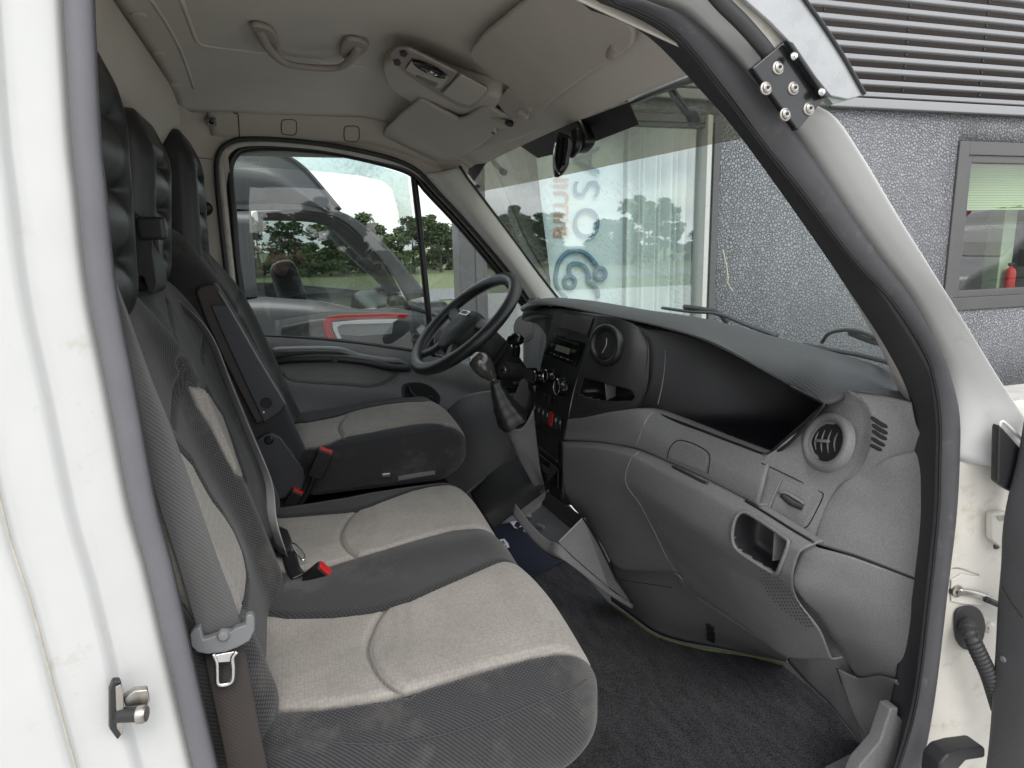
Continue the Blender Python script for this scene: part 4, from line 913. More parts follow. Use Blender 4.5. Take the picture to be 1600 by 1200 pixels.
# ---------------------------------------------------------------- fixtures on the passenger half
fx = dash
def ring_vent(S, px, py, r, tilt_n, parent, m_ring, inner, name='air_vent'):
    c = S.at(px, py, .002); n = (S.nrm(px, py)+V(tilt_n)).normalized()
    v = lathe(name, [(r*.66, -.03), (r*.68, .004), (r*.78, .012), (r*.92, .012), (r*1.0, .006), (r*1.04, -.004)], c, n, m_ring, parent, n=48, sharp=60)
    # open ring: drop the two caps
    bm = bmesh.new(); bm.from_mesh(v.data); bmesh.ops.delete(bm, geom=[f for f in bm.faces if len(f.verts) > 6], context='FACES'); bm.to_mesh(v.data); bm.free()
    return v, c, n
v1_, c1, n1 = ring_vent(EC, 1294, 690, .060, (.0, .22, .03), dash, M['dashl'], None)
ECo = [o for o in COL.objects if o.name == 'end_cap'][0]; dense(ECo, 2)
_e = n1.orthogonal().normalized(); _g = n1.cross(_e); cut_inside(ECo, [c1+(_e*math.cos(t)+_g*math.sin(t))*.036 for t in np.linspace(0, 2*math.pi, 24, endpoint=False)], c1, 1.0)
lathe('vent_bowl', [(.0005, -.034), (.02, -.033), (.037, -.026), (.0405, .0)], c1, n1, M['groove'], v1_, n=32)
ax = V((0, .2, 1)); ax = (ax-n1*ax.dot(n1)).normalized(); ay = n1.cross(ax)
for k, off in enumerate((-.024, -.008, .008, .024)):
    hw = math.sqrt(max(0, .039**2-off**2)); pts = [c1+ay*(off+.010*(1-(t/hw)**2)-.004)+ax*t+n1*(-.012+.010*(1-(t/hw)**2)) for t in np.linspace(-hw, hw, 9)]
    sweep('vent_vane', pts, circ(.006, 8, .0014), M['dashl'], v1_, up=n1)
tube('vent_tab', [c1+ay*(-.006)+n1*.001, c1+ay*.012+n1*.004, c1+ay*.026+n1*.001], .0035, M['beltg'], v1_, n=8, seg=8)
tube('vent_groove', [EC.at(1296+a*1.0, 689+b*1.0, .001) for a, b in ((0, 0),)]*1+[c1], .0005, M['groove'], v1_, n=2, seg=4) if False else None
# small hatch with finger pull
gap(EC, [(1186, 716), (1180, 732), (1172, 752), (1162, 776)], r=.0012, m='edgelight')
gap(EC, [(1186, 721), (1215, 735), (1250, 752), (1283, 769), (1286, 775), (1277, 795), (1262, 822), (1251, 826)], r=.0013)
gap(EC, [(1222, 748), (1216, 760), (1206, 782), (1199, 798)], r=.0011, m='edgelight')
ht = slab('fuse_hatch', [EC.at(a, b, .0) for a, b in ((1224, 749), (1250, 760), (1279, 774), (1271, 793), (1252, 824), (1203, 799), (1213, 772))], .0025, M['dash'], dash, bevel=.0012)
tube('hatch_pull', [EC.at(a, b, .002) for a, b in ((1222, 772), (1236, 784), (1255, 792))], .008, M['dark'], ht, n=12, seg=10, rb=.0035)
tube('hatch_pull_edge', [EC.at(a, b, .004) for a, b in ((1218, 769), (1228, 769), (1245, 778), (1256, 786))], .003, M['dashl'], ht, n=16, seg=8)
# vent of the centre panel (closed) and open cubby
v2_, c2, n2 = ring_vent(SP, 948, 539, .055, (0, 0, 0), dash, M['black'], None)
lathe('vent_disc', [(.0005, .004), (.02, .0035), (.0365, .002), (.0385, -.004)], c2, n2, M['dark'], v2_, n=32)
ax2 = V((0, 0, 1)); ax2 = (ax2-n2*ax2.dot(n2)).normalized(); ay2 = n2.cross(ax2)
tube('vent_pull', [c2+ax2*.018+ay2*-.004+n2*.005, c2+ax2*.0-ay2*.006+n2*.007, c2-ax2*.022+ay2*.008+n2*.005], .0016, M['edgelight'], v2_, n=16, seg=6)
tube('vent_split', [c2+ax2*.03+ay2*.020+n2*.004, c2+ax2*.004+ay2*.012+n2*.0045, c2-ax2*.028+ay2*.0+n2*.004], .0010, M['groove'], v2_, n=16, seg=6)
cub = [(911, 590), (944, 598), (975, 606), (988, 611), (992, 620), (988, 626), (970, 628), (945, 627), (903, 616)]
cp = [SP.at(a, b, .001) for a, b in cub]; cc = sum(cp, V())/len(cp)
SPo = [o for o in COL.objects if o.name == 'vent_panel'][0]; dense(SPo, 2); cut_inside(SPo, cp, cc, .98)
cpl = cp+[cp[0]]; cv = V((.9, .1, .0))
patch('cubby', [cpl, [p+cv*.03 for p in cpl], [p*.85+cc*.15+cv*.06 for p in cpl], [cc+cv*.062]*len(cpl)], M['black'], dash, nu=40, nv=19, thick=0)
slab('cubby_divider', [SP.at(943, 597, -.004), SP.at(943, 597, -.05), SP.at(943, 627, -.05), SP.at(943, 627, -.012)], .002, M['dash'], dash, bevel=0)
gap(SP, [(903, 617), (900, 628), (901, 640), (906, 644), (935, 640), (970, 633), (988, 627)], r=.0012)
tube('panel_gap', [TRAY.at(a, b, .0005) for a, b in gap_tray], .001, M['edgelight'], dash, n=20, seg=5)
gap(SP, [(990, 511), (1004, 522), (1010, 533), (1011, 560), (1005, 615), (1000, 630), (996, 639)], r=.0014)
# ================================================================== centre stack and driver side
def ST(px, py, off=0): return PL(px, py, 1, 0, -.12, .775-.12*.75-off)
SN = V((-1, 0, .12)).normalized()
stk = thing('centre_console', 'black centre stack with radio, heater knobs and switches', 'console')
M['silver'] = mat('silver_edge', (.5, .5, .5), .35, metal=.5)
M['stack'] = mat('stack_black', (.0125, .0125, .013), .36, spec=.45, grain=.15, gs=1500, var=.1)
stack_o = [(868, 482), (880, 482), (938, 493), (940, 498), (921, 540), (906, 580), (894, 622), (888, 655), (882, 684), (878, 690), (829, 655), (831, 640), (836, 608), (848, 556), (862, 500)]
slab('fascia', [ST(*p) for p in stack_o], -.05, M['stack'], stk, bevel=.003, normal=SN)
tube('fascia_edge', [ST(*p, .006) for p in ((938, 494), (921, 540), (906, 580), (894, 622), (888, 655), (881, 686))], .0016, M['silver'], stk, n=60, seg=6)
def stslab(name, pts, d, m, parent=None, bevel=.001, off=0.001): return slab(name, [ST(a, b, off) for a, b in pts], d, m, parent or stk, bevel=bevel, normal=SN)
M['screenoff'] = mat('dark_screen', (.075, .068, .070), .25, spec=.5)
scr = stslab('screen_bezel', [(879, 487), (928, 497), (918, 527), (871, 512)], .002, M['black'])
stslab('screen', [(881, 489), (925, 499), (916, 523), (873, 510)], .0012, M['screenoff'], scr, off=.0025)
rad = stslab('radio', [(867, 521), (914, 535), (901, 573), (853, 553)], .004, M['gloss'])
stslab('radio_display', [(870, 538), (892, 545), (889, 554), (867, 547)], .001, M['screen'], rad, off=.0055, bevel=0)
stslab('disc_slot', [(872, 527), (905, 537), (904, 540), (872, 530)], .0008, M['groove'], rad, off=.0052, bevel=0)
for k in range(7):
    a, b = 860+k*5.2, 550+k*2.0
    stslab('radio_button', [(a, b), (a+3.4, b+1.3), (a+2.8, b+3.6), (a-.6, b+2.3)], .001, M['dash'] if k % 2 else M['dark'], rad, off=.0052, bevel=.0003)
for a, b in ((898, 549), (864, 539)):
    lathe('radio_knob', [(.0005, .009), (.005, .009), (.006, .004), (.0065, 0)], ST(a, b, .005), SN, M['dark'], rad, n=18)
for k, (a, b, r) in enumerate(((845, 590, .023), (863, 588, .022), (881, 605, .028))):
    kb = lathe('heater_knob', [(.0005, .024), (r*.75, .024), (r*.86, .022), (r*.92, .004), (r, .001), (r*1.02, 0)], ST(a, b, .001), SN, M['gloss'], stk, n=32)
    lathe('knob_ring', [(r*.80, .0235), (r*.84, .0252), (r*.90, .0235)], ST(a, b, .001), SN, M['chrome'], kb, n=32)
    rbox('knob_bar', (r*.28, r*1.5, .006), basis(ST(a, b, .026), (0, .35, 1), SN), M['dark'], kb, bevel=.002)
    for q in range(5):
        an = R(-50+q*25); p_ = ST(a, b, .0015)+V((0, math.sin(an), math.cos(an)))*(r*1.22)
        rbox('scale_mark', (.0022, .0022, .0008), basis(p_, (0, 1, 0), SN), M['dashl'], kb, bevel=0)
for k in range(3):
    a, b = 851+k*6.5, 613+k*3
    stslab('toggle', [(a, b), (a+4.5, b+2), (a+3, b+15), (a-1.5, b+13)], .004, M['gloss'] if k != 1 else M['dark'], bevel=.001)
for k in range(7):
    a, b = 833.5+k*6.6, 627+k*3.9
    red_ = k == 4
    sw = stslab('switch', [(a, b), (a+5.6, b+3.3), (a+3.6, b+25), (a-2, b+21.5)], .004, M['red'] if red_ else M['dark'], bevel=.0012)
    stslab('switch_mark', [(a+1.6, b+7), (a+3, b+7.8), (a+2.4, b+13), (a+1.0, b+12.2)], .0005, M['print'] if not red_ else M['red'], sw, off=.0052, bevel=0)
# lower console: pocket column under the switches
low_o = [(829, 655), (878, 690), (879, 722), (878, 770), (872, 790), (850, 760), (838, 730), (830, 695)]
slab('lower_fascia', [ST(a, b, -.004) for a, b in low_o], -.06, M['stack'], stk, bevel=.003, normal=SN)
pk = [(836, 663), (873, 689), (873, 722), (835, 695)]
stslab('pocket_recess', pk, .0012, M['groove'], bevel=0, off=-.0015)
tube('pocket_rim', [ST(a, b, -.001) for a, b in pk], .0022, M['edgelight'], stk, n=40, seg=6, closed=True) if False else tube('pocket_rim', [ST(a, b, 0) for a, b in ((834, 694), (832, 675), (834, 661), (838, 660))], .002, M['edgelight'], stk, n=20, seg=6)
stslab('pocket_floor', [(838, 694), (872, 718), (872, 722), (836, 698)], .006, M['dark'], bevel=.001)
stslab('ashtray_door', [(838, 705), (873, 732), (873, 762), (862, 758), (842, 728)], .003, M['gloss'], bevel=.002)
M['greenish'] = mat('olive_pocket', (.045, .050, .040), .45)
stslab('ashtray_lens', [(846, 724), (860, 733), (862, 744), (849, 737)], .001, M['greenish'], bevel=0, off=.0045)
# grey console flank towards the gear lever
fl0 = [ST(a, b, -.01) for a, b in ((829, 650), (829, 695), (838, 732), (850, 762), (872, 792))]
fl1 = [V((p.x-.01, p.y+.06, p.z-.005)) for p in fl0]; fl2 = [V((p.x+.06, p.y+.13, p.z-.02)) for p in fl0]; fl3 = [V((p.x+.25, p.y+.16, p.z-.02)) for p in fl0]
patch('console_flank', [fl0, fl1, fl2, fl3], M['dash'], stk, nu=24, nv=19)
# dashboard behind the driver: cluster hood and lower cowl
dd = thing('instrument_panel', 'dark instrument binnacle behind the steering wheel', 'instrument panel')
hood = [[Y(a, b, y) for a, b, y in r] for r in (
    ((817, 486, 1.50), (824, 476, 1.42), (840, 474, 1.32), (862, 480, 1.20), (880, 486, 1.12)),
    ((816, 500, 1.50), (822, 495, 1.43), (838, 492, 1.33), (858, 495, 1.22), (872, 500, 1.15)))]
hood.append([p+V((.06, 0, -.02)) for p in hood[1]]); hood.append([p+V((.12, 0, -.10)) for p in hood[1]])
patch('cluster_hood', hood, M['dark'], dd, nu=24, nv=19)
cw = [[Y(a, b, y) for a, b, y in r] for r in (
    ((812, 500, 1.55), (830, 500, 1.42), (850, 505, 1.28), (866, 510, 1.18)),
    ((805, 545, 1.55), (826, 545, 1.42), (842, 550, 1.28), (854, 556, 1.18)),
    ((800, 590, 1.55), (818, 595, 1.42), (832, 600, 1.28), (842, 604, 1.18)),
    ((790, 640, 1.52), (810, 645, 1.40), (825, 650, 1.28), (832, 652, 1.2)),
    ((790, 690, 1.50), (810, 700, 1.40), (825, 705, 1.28), (835, 708, 1.2)))]
cw = [[p+V((.10, 0, 0)) for p in r] for r in cw]
patch('driver_dash_face', cw, M['dash'], dd, nu=24, nv=25)
gl_ = [Y(a, b, y)+V((.06, 0, 0)) for a, b, y in ((832, 510, 1.42), (846, 494, 1.30), (860, 500, 1.22), (853, 535, 1.22), (848, 558, 1.25), (832, 548, 1.40))]
slab('cluster_lens', gl_, -.004, mat('smoky_lens', (.05, .055, .055), .15, spec=.6), dd, bevel=.002, closed_spline=24)
for a, b, y in ((866, 507, 1.19), (858, 517, 1.22)):
    lathe('gauge_cowl', [(.040, -.03), (.042, .01), (.047, .012), (.049, .0), (.049, -.03)], Y(a, b, y)+V((.03, 0, 0)), (-1, .1, .2), M['black'], dd, n=32)
# left end of the dash with speaker disc
le = [[Y(a, b, y) for a, b, y in r] for r in (
    ((786, 470, 1.66), (800, 465, 1.62), (815, 480, 1.55)),
    ((780, 520, 1.66), (798, 515, 1.62), (815, 520, 1.54)),
    ((780, 580, 1.66), (796, 580, 1.60), (812, 590, 1.53)),
    ((780, 640, 1.66), (796, 650, 1.58), (812, 660, 1.50)))]
le = [[p+V((.10, 0, 0)) for p in r] for r in le]
_, LES = patch('dash_end', le, M['dash'], dd, nu=18, nv=25, surf=True)
c_ = LES.at(806, 512, .002) if True else None
lathe('tweeter_disc', [(.0005, .004), (.03, .004), (.036, .003), (.038, .0), (.045, .0), (.046, -.002)], c_, (LES.nrm(800, 512)+V((-.3, -.3, .1))).normalized(), M['dashl'], dd, n=32, sx=1.15)
# ------------------------------------------------------------------ steering wheel
sw_ = thing('steering_wheel', 'black four spoke steering wheel with maker badge', 'steering wheel')
WC = Y(726, 504, 1.36); th, yw_ = R(49), R(8)
WN = V((-math.cos(th)*math.cos(yw_), -math.cos(th)*math.sin(yw_), math.sin(th)))
WA = WN.cross(V((0, 0, 1))).normalized(); WB = WA.cross(WN)   # WA across, WB up the wheel
if WB.z < 0: WB = -WB
if WA.y > 0: WA = -WA      # WA points to the passenger (right hand of the driver)
def wp(a, b, h=0): return WC+WA*a+WB*b+WN*h
ringp = [wp(.213*math.cos(t), .213*math.sin(t)) for t in np.linspace(0, 2*math.pi, 72, endpoint=False)]
rg = sweep('rim', ringp, circ(.0205, 14, .023), M['leather'], sw_, up=WN, closed=True)
# thumb grips
tube('rim_seam', [wp(.197*math.cos(t), .197*math.sin(t), .004) for t in np.linspace(0, 2*math.pi, 72, endpoint=False)], .0011, M['groove'], rg, seg=5, closed=True)
hub = [(-.082, .015), (-.06, .042), (0, .056), (.06, .046), (.088, .018), (.090, -.03), (.072, -.08), (.04, -.112), (0, -.12), (-.04, -.112), (-.070, -.08), (-.086, -.03)]
HC = wp(0, -.03, 0)
hubo = spline([wp(a, b, -.012) for a, b in hub], 48, True)
hubrows = [[p-WN*.04 for p in hubo]+[hubo[0]-WN*.04], hubo+[hubo[0]], [p*.93+HC*.07+WN*.016 for p in hubo]+[hubo[0]*.93+HC*.07+WN*.016], [p*.5+HC*.5+WN*.030 for p in hubo]+[hubo[0]*.5+HC*.5+WN*.030], [HC+WN*.024]*49]
hb = patch('hub', hubrows, M['soft'], sw_, nu=49, nv=25, thick=0)
for s in (-1, 1):
    sweep('spoke', [wp(s*.06, .01, -.008), wp(s*.12, .018, -.014), wp(s*.17, .03, -.008), wp(s*.206, .045, -.002)], circ(.012, 10, .026), M['dark'], sw_, up=WN, n=14)
    sweep('spoke', [wp(s*.045, -.085, -.008), wp(s*.075, -.125, -.014), wp(s*.105, -.160, -.008), wp(s*.125, -.174, -.002)], circ(.011, 10, .020), M['dark'], sw_, up=WN, n=14)
bd = slab('badge', [wp(a, b, .024) for a, b in ((-.036, .012), (.036, .012), (.040, .032), (-.032, .032))], .002, M['chrome'], sw_, bevel=.001, normal=WN)
letters('badge_lettering', 'IVECO', basis(wp(.002, .022, .0272), WA, WN), .017, M['black'], bd, spacing=.95)
ab = slab('airbag_mark', [wp(a, b, .022) for a, b in ((-.022, -.075), (.022, -.075), (.022, -.067), (-.022, -.067))], .001, M['chrome'], sw_, bevel=0, normal=WN)
letters('airbag_lettering', 'AIRBAG', basis(wp(0, -.071, .0235), WA, WN), .007, M['black'], ab)
# column with shroud, stalk and ignition barrel
colm = thing('steering_column', 'dark steering column shroud with wiper stalk and ignition lock', 'steering column')
ce = WC-WN*.30
sweep('column_shroud', [WC-WN*.035, WC-WN*.10, WC-WN*.19, WC-WN*.30], [(.052*math.cos(t), .062*math.sin(t)) for t in np.linspace(0, 2*math.pi, 20, endpoint=False)], M['soft'], colm, up=WB, n=14, scale=lambda t: 1.0+.25*math.sin(t*3.1))
ks = [Y(a, b, 1.25) for a, b in ((772, 577), (785, 582), (806, 588), (826, 596))]
igc = Y(795, 580, 1.20)
ig = lathe('ignition_housing', [(.0005, .03), (.024, .03), (.028, .02), (.030, -.01), (.030, -.05)], igc, (-.75, -.6, .3), M['soft'], colm, n=28)
lathe('ignition_lock', [(.0005, .036), (.007, .036), (.008, .031), (.012, .0305), (.0125, .028)], igc, (-.75, -.6, .3), M['chrome'], ig, n=20)
rbox('key_slot', (.0022, .009, .002), basis(igc+V((-.75, -.6, .3)).normalized()*.0365, (0, 0, 1), (-.75, -.6, .3)), M['groove'], ig, bevel=0)
stk1 = [Y(770, 570, 1.28), Y(784, 552, 1.25), Y(795, 535, 1.22), Y(805, 526, 1.20)]
tube('wiper_stalk', stk1, .011, M['soft'], colm, n=14, seg=12)
sweep('stalk_knob', [Y(796, 531, 1.215), Y(803, 530, 1.20), Y(810, 531, 1.185), Y(815, 532, 1.175)], circ(.0165, 14), M['gloss'], colm, n=10, scale=lambda t: (.7+.6*math.sin(t*3.0))*.9+.1)
tube('stalk_collar', [Y(806, 538, 1.20), Y(807, 547, 1.205), Y(806, 556, 1.21)], .013, M['gloss'], colm, n=8, seg=12)
rbox('lower_cowl', (.10, .10, .06), basis(Y(812, 590, 1.26), (1, 0, -.5), (0, .2, 1)), M['black'], colm, bevel=.012)
# ------------------------------------------------------------------ gear lever
gl = thing('gear_lever', 'gear lever with glossy grey knob and black leather boot', 'gear lever')
yg = 1.04
kc = Y(752, 569, yg); kd = (Y(752, 569, yg)-Y(782, 607, yg)).normalized()
lathe('knob', [(.0005, .036), (.012, .035), (.022, .030), (.0295, .019), (.0325, .005), (.031, -.014), (.0255, -.032), (.018, -.045), (.015, -.052), (.0145, -.056)], kc, kd, mat('gloss_grey_knob', (.05, .046, .042), .16, spec=.6, coat=.6), gl, n=32, sharp=80)
cap = lathe('shift_pattern_disc', [(.0005, .0372), (.012, .0362), (.015, .0345)], kc, kd, mat('silver_disc', (.45, .45, .45), .3, metal=.6), gl, n=24)
ka = kd.orthogonal().normalized()
letters('shift_pattern', '1 3 5\n2 4 6', basis(kc+kd*.0378, V((1, 0, .3)), kd), .0075, M['black'], cap, ext=.0002)
tube('lever', [kc-kd*.045, kc-kd*.085], .0095, M['soft'], gl, n=6, seg=14)
lathe('lever_collar', [(.0095, -.048), (.0115, -.05), (.0115, -.058), (.0095, -.06)], kc, kd, M['steel'], gl, n=20)
bpts = [kc-kd*.07, Y(778, 610, yg), Y(786, 630, yg), Y(796, 648, yg), Y(803, 660, yg)]
bt = sweep('boot', bpts, [(math.cos(t)*(1+.10*math.cos(5*t)), 1.1*math.sin(t)*(1+.10*math.cos(5*t+1))) for t in np.linspace(0, 2*math.pi, 40, endpoint=False)], M['leather'], gl, n=34, scale=lambda t: ip(t, [0, .15, .3, .5, .7, .85, 1], [.0150, .019, .024, .030, .038, .044, .048])*(1+.025*math.sin(t*30)))
surround = [(782, 655), (800, 668), (818, 664), (832, 640), (836, 622), (834, 606), (826, 604), (820, 616), (812, 634), (800, 642), (786, 645)]
sr_ = slab('boot_surround', [Y(a, b, yg+.035) for a, b in surround], .05, M['black'], gl, bevel=.008, seg=4, closed_spline=44, normal=(-.6, -.5, .6))
ped = [[Y(a, b, yg+dy) for a, b in r] for r, dy in ((((786, 650), (800, 668), (818, 668), (834, 640)), .0), (((790, 672), (803, 690), (822, 690), (838, 680)), .02), (((800, 700), (815, 720), (835, 735), (850, 760)), .05), (((830, 750), (842, 775), (860, 790), (875, 800)), .07))]
patch('lever_pedestal', ped, M['dash'], gl, nu=20, nv=19)
# ================================================================== driver door
dd_ = thing('driver_door', 'closed driver door with side window, grey lined panel and pull handle', 'door')
yd = 1.715
# rubber and painted frame rings, traced on the door plane
DP = lambda a, b, y=yd: Y(a, b, y)
outer = [(375, 600), (352, 410), (343, 330), (338, 268), (341, 242), (352, 227), (375, 218), (430, 218), (515, 227), (602, 245), (648, 264), (672, 287), (725, 343), (788, 416), (822, 462), (850, 505)]
tube('door_seal', [DP(a, b, 1.688) for a, b in outer], .0085, M['sealb'], dd_, n=100, seg=8)
paint = [(380, 600), (361, 420), (352, 335), (346, 272), (349, 247), (359, 233), (378, 225), (430, 224), (513, 232), (600, 250), (640, 262), (668, 283)]
tube('painted_frame', [DP(a, b, 1.72) for a, b in paint], .013, M['cream'], dd_, n=80, seg=8)
rub = [(400, 600), (372, 430), (364, 340), (358, 275), (360, 254), (368, 240), (382, 232), (430, 229), (513, 236), (590, 252), (643, 270), (668, 298), (722, 356), (782, 428), (820, 478)]
tube('window_rubber', [DP(a, b, 1.725) for a, b in rub], .0145, M['black'], dd_, n=100, seg=8, rb=.012)
tube('window_divider', [DP(a, b, 1.728) for a, b in ((646, 272), (655, 350), (662, 420), (671, 505), (677, 560))], .0125, M['black'], dd_, n=30, seg=8)
M['side_glass'] = glass('side_window_glass', (.72, .78, .77), .055, f90=.6, dirt=.2, haze=.02)
M['tintglass'] = glass('dusty_glass_band', (.74, .79, .77), .10, f90=.6, dirt=.3, haze=.07)
gls = [(355, 232), (390, 228), (440, 230), (515, 236), (590, 254), (645, 272), (656, 350), (664, 430), (674, 520), (676, 575), (560, 560), (450, 545), (385, 545), (372, 440), (362, 330)]
mesh('window_pane', [DP(a, b, 1.735) for a, b in gls], [tuple(range(len(gls)))], M['side_glass'], dd_, smooth=False)
# the wind deflector stuck inside the window channel: a smoky strip along the top and front edge
defl = [(364, 262), (364, 245), (376, 234), (440, 233), (515, 239), (585, 257), (637, 275), (644, 330), (655, 430), (664, 515), (650, 540), (640, 470), (622, 330), (612, 295), (598, 283), (560, 274), (500, 268), (420, 262)]
mesh('wind_deflector', [DP(a, b, 1.75) for a, b in defl], [tuple(range(len(defl)))], M['tintglass'], dd_, smooth=False)
letters('glass_print', 'IVECO', basis(DP(397, 251, 1.7345), (1, 0, -.02), (0, -1, 0)), .014, M['print'], dd_)
letters('glass_print', 'E3 43R', basis(DP(399, 257, 1.7345), (1, 0, -.02), (0, -1, 0)), .009, M['print'], dd_)
qg = [(652, 270), (668, 292), (722, 352), (790, 436), (830, 490), (830, 560), (682, 560), (668, 450), (660, 370)]
mesh('quarter_pane', [DP(a, b, 1.737) for a, b in qg], [tuple(range(len(qg)))], M['side_glass'], dd_, smooth=False)
# inner panel
rowsd = [[DP(a, b, y) for a, b in r] for r, y in (
    (((340, 512), (400, 522), (480, 527), (560, 535), (655, 549), (720, 562), (790, 580), (860, 600)), 1.735),
    (((340, 516), (400, 526), (480, 531), (560, 539), (655, 554), (720, 568), (790, 588), (860, 605)), 1.715),
    (((340, 545), (400, 545), (480, 545), (560, 552), (640, 572), (720, 590), (790, 610), (860, 625)), 1.695),
    (((340, 570), (400, 570), (480, 570), (560, 572), (630, 590), (720, 612), (790, 632), (860, 645)), 1.700),
    (((340, 590), (400, 592), (480, 600), (560, 610), (625, 615), (720, 640), (790, 660), (860, 670)), 1.675),
    (((340, 625), (400, 630), (480, 635), (560, 640), (640, 645), (720, 670), (790, 690), (860, 700)), 1.680),
    (((340, 690), (400, 690), (480, 690), (560, 690), (640, 690), (720, 710), (790, 720), (860, 730)), 1.665),
    (((340, 780), (400, 780), (480, 780), (560, 780), (640, 780), (720, 780), (790, 780), (860, 790)), 1.66),
    (((340, 880), (400, 880), (480, 880), (560, 880), (640, 880), (720, 880), (790, 880), (860, 880)), 1.66))]
M['doorgrey'] = mat('door_grey_plastic', (.19, .19, .195), .5, spec=.45, speck=.15, grain=.5, gs=1500, var=.06, vs__=9)
_, DPS = patch('door_panel', rowsd, M['doorgrey'], dd_, nu=60, nv=65, surf=True)
tube('waist_seal', [DP(a, b, 1.722) for a, b in ((400, 524), (480, 528), (560, 536), (655, 550), (700, 560))], .0035, M['black'], dd_, n=40, seg=6)
# long pull handle, the highlight on its upper face put into a paler colour
hp = [Y(a, b, y) for a, b, y in ((420, 566, 1.66), (460, 561, 1.64), (525, 560, 1.63), (575, 566, 1.635), (610, 574, 1.65), (638, 575, 1.68))]
ph_ = sweep('pull_handle', hp, [(.016*math.cos(t), .022*math.sin(t)) for t in np.linspace(0, 2*math.pi, 16, endpoint=False)], M['dark'], dd_, up=V((0, 0, 1)), n=40)
hp2 = [Y(a, b, y) for a, b, y in ((425, 548, 1.66), (445, 546, 1.655), (525, 546, 1.65), (560, 556, 1.655), (600, 562, 1.665), (625, 564, 1.68), (636, 570, 1.69))]
sweep('handle_top', hp2, circ(.009, 12, .020), mat('highlit_handle_top', (.13, .135, .14), .38), ph_, up=V((0, -.3, 1)), n=40)
lathe('handle_plug', [(.0005, .002), (.011, .002), (.0125, 0)], Y(523, 562, 1.608), (0, -1, .1), M['soft'], ph_, n=20)
# pocket bowl under the handle
tube('pocket_crease', [DPS.at(a, b, .002) for a, b in ((443, 583), (455, 593), (490, 597), (540, 600), (580, 603), (605, 595), (625, 580))], .006, M['dash'], dd_, n=50, seg=8)
# release lever in its oval dish
dish = [(629, 602), (650, 597), (670, 602), (684, 614), (688, 624), (684, 634), (672, 634), (650, 628), (630, 622)]
dsh = slab('release_dish', [DPS.at(a, b, .001) for a, b in dish], .006, M['black'], dd_, bevel=.003, closed_spline=36)
slab('dish_floor', [DPS.at(a*.86+657*.14, b*.86+616*.14, .0072) for a, b in dish], .0006, M['groove'], dsh, bevel=0, closed_spline=36)
tube('release_lever', [DPS.at(a, b, .012) for a, b in ((636, 606), (644, 617), (656, 623), (674, 621))], .007, M['dark'], dsh, n=20, seg=10, rb=.004)
# wheel-arch bulge of the footwell beyond the driver seat
wa = [[Y(a, b, y) for a, b, y in r] for r in (
    ((700, 640, 1.66), (720, 622, 1.62), (750, 612, 1.58), (790, 610, 1.52), (840, 620, 1.45)),
    ((700, 660, 1.63), (725, 648, 1.57), (755, 645, 1.52), (795, 650, 1.46), (840, 660, 1.40)),
    ((700, 690, 1.60), (730, 695, 1.52), (760, 700, 1.46), (800, 700, 1.42), (840, 700, 1.38)),
    ((695, 740, 1.56), (730, 745, 1.48), (765, 745, 1.43), (805, 735, 1.40), (845, 730, 1.36)),
    ((680, 800, 1.5), (730, 800, 1.44), (770, 795, 1.40), (810, 780, 1.38), (845, 770, 1.36)))]
patch('footwell_side', wa, M['dash'], van, nu=30, nv=37)
# ================================================================== roof furniture
# grab handle
gh_ = thing('grab_handle', 'beige grab handle on the headliner', 'grab handle')
c0, c1_ = HL.at(400, 38), HL.at(566, 68)
gpts = [HL.at(404, 40, .012), HL.at(420, 60, .026), HL.at(446, 76, .036), HL.at(490, 82, .038), HL.at(528, 83, .036), HL.at(548, 75, .026), HL.at(560, 64, .012)]
M['pinkbeige'] = mat('pinkish_beige_plastic', (.34, .295, .265), .5, grain=.2, gs=1200, var=.04)
sweep('grip', [V(p) for p in gpts], circ(.0085, 12, .0115), M['pinkbeige'], gh_, up=HL.nrm(480, 80), n=50)
for pp in (((391, 31), (412, 33), (428, 42), (436, 66), (420, 66), (402, 50)), ((536, 56), (556, 54), (576, 62), (568, 76), (546, 88), (532, 78))):
    slab('handle_foot', [HL.at(a, b, .001) for a, b in pp], .014, M['pinkbeige'], gh_, bevel=.006, seg=4, closed_spline=28)
def planeof(S, pts, off):
    q = [S.at(a, b) for a, b in pts]; n = (q[1]-q[0]).cross(q[2]-q[0]).normalized(); c = sum(q, V())/3
    if n.dot(CAM-c) < 0: n = -n
    return lambda a, b, o=0.0: PL(a, b, n.x, n.y, n.z, n.dot(c)+off+o)
# roof console with reading lamp
rc = thing('roof_console', 'beige roof console with reading lamp between the sun visors', 'roof console')
co0 = [(604, 84), (606, 72), (618, 65), (640, 68), (700, 96), (780, 120), (791, 126), (778, 150), (762, 160), (735, 171), (715, 170), (690, 158), (640, 130), (612, 108)]
_cp = planeof(HL, [(612, 80), (700, 165), (785, 128)], -.012) if 'planeof' in globals() else None
base0 = slab('console_shell', [_cp(a, b) for a, b in co0], .050, M['trim'], rc, bevel=.018, seg=5, closed_spline=60)
def RC(px, py, off=0):
    return PL(px, py, RCn.x, RCn.y, RCn.z, RCn.dot(RCo)+off)
_q = [_cp(620, 85, .048), _cp(700, 160, .048), _cp(760, 130, .048)]; RCn = (_q[1]-_q[0]).cross(_q[2]-_q[0]).normalized(); RCo = _q[0]
if RCn.dot(CAM-RCo) < 0: RCn = -RCn
slab('lamp_unit', [RC(a, b) for a, b in ((610, 80), (620, 70), (640, 72), (680, 92), (720, 112), (762, 135), (764, 140), (748, 158), (735, 166), (716, 162), (680, 142), (636, 112), (612, 90))], .008, M['pinkbeige'], rc, bevel=.004, seg=3, closed_spline=0)
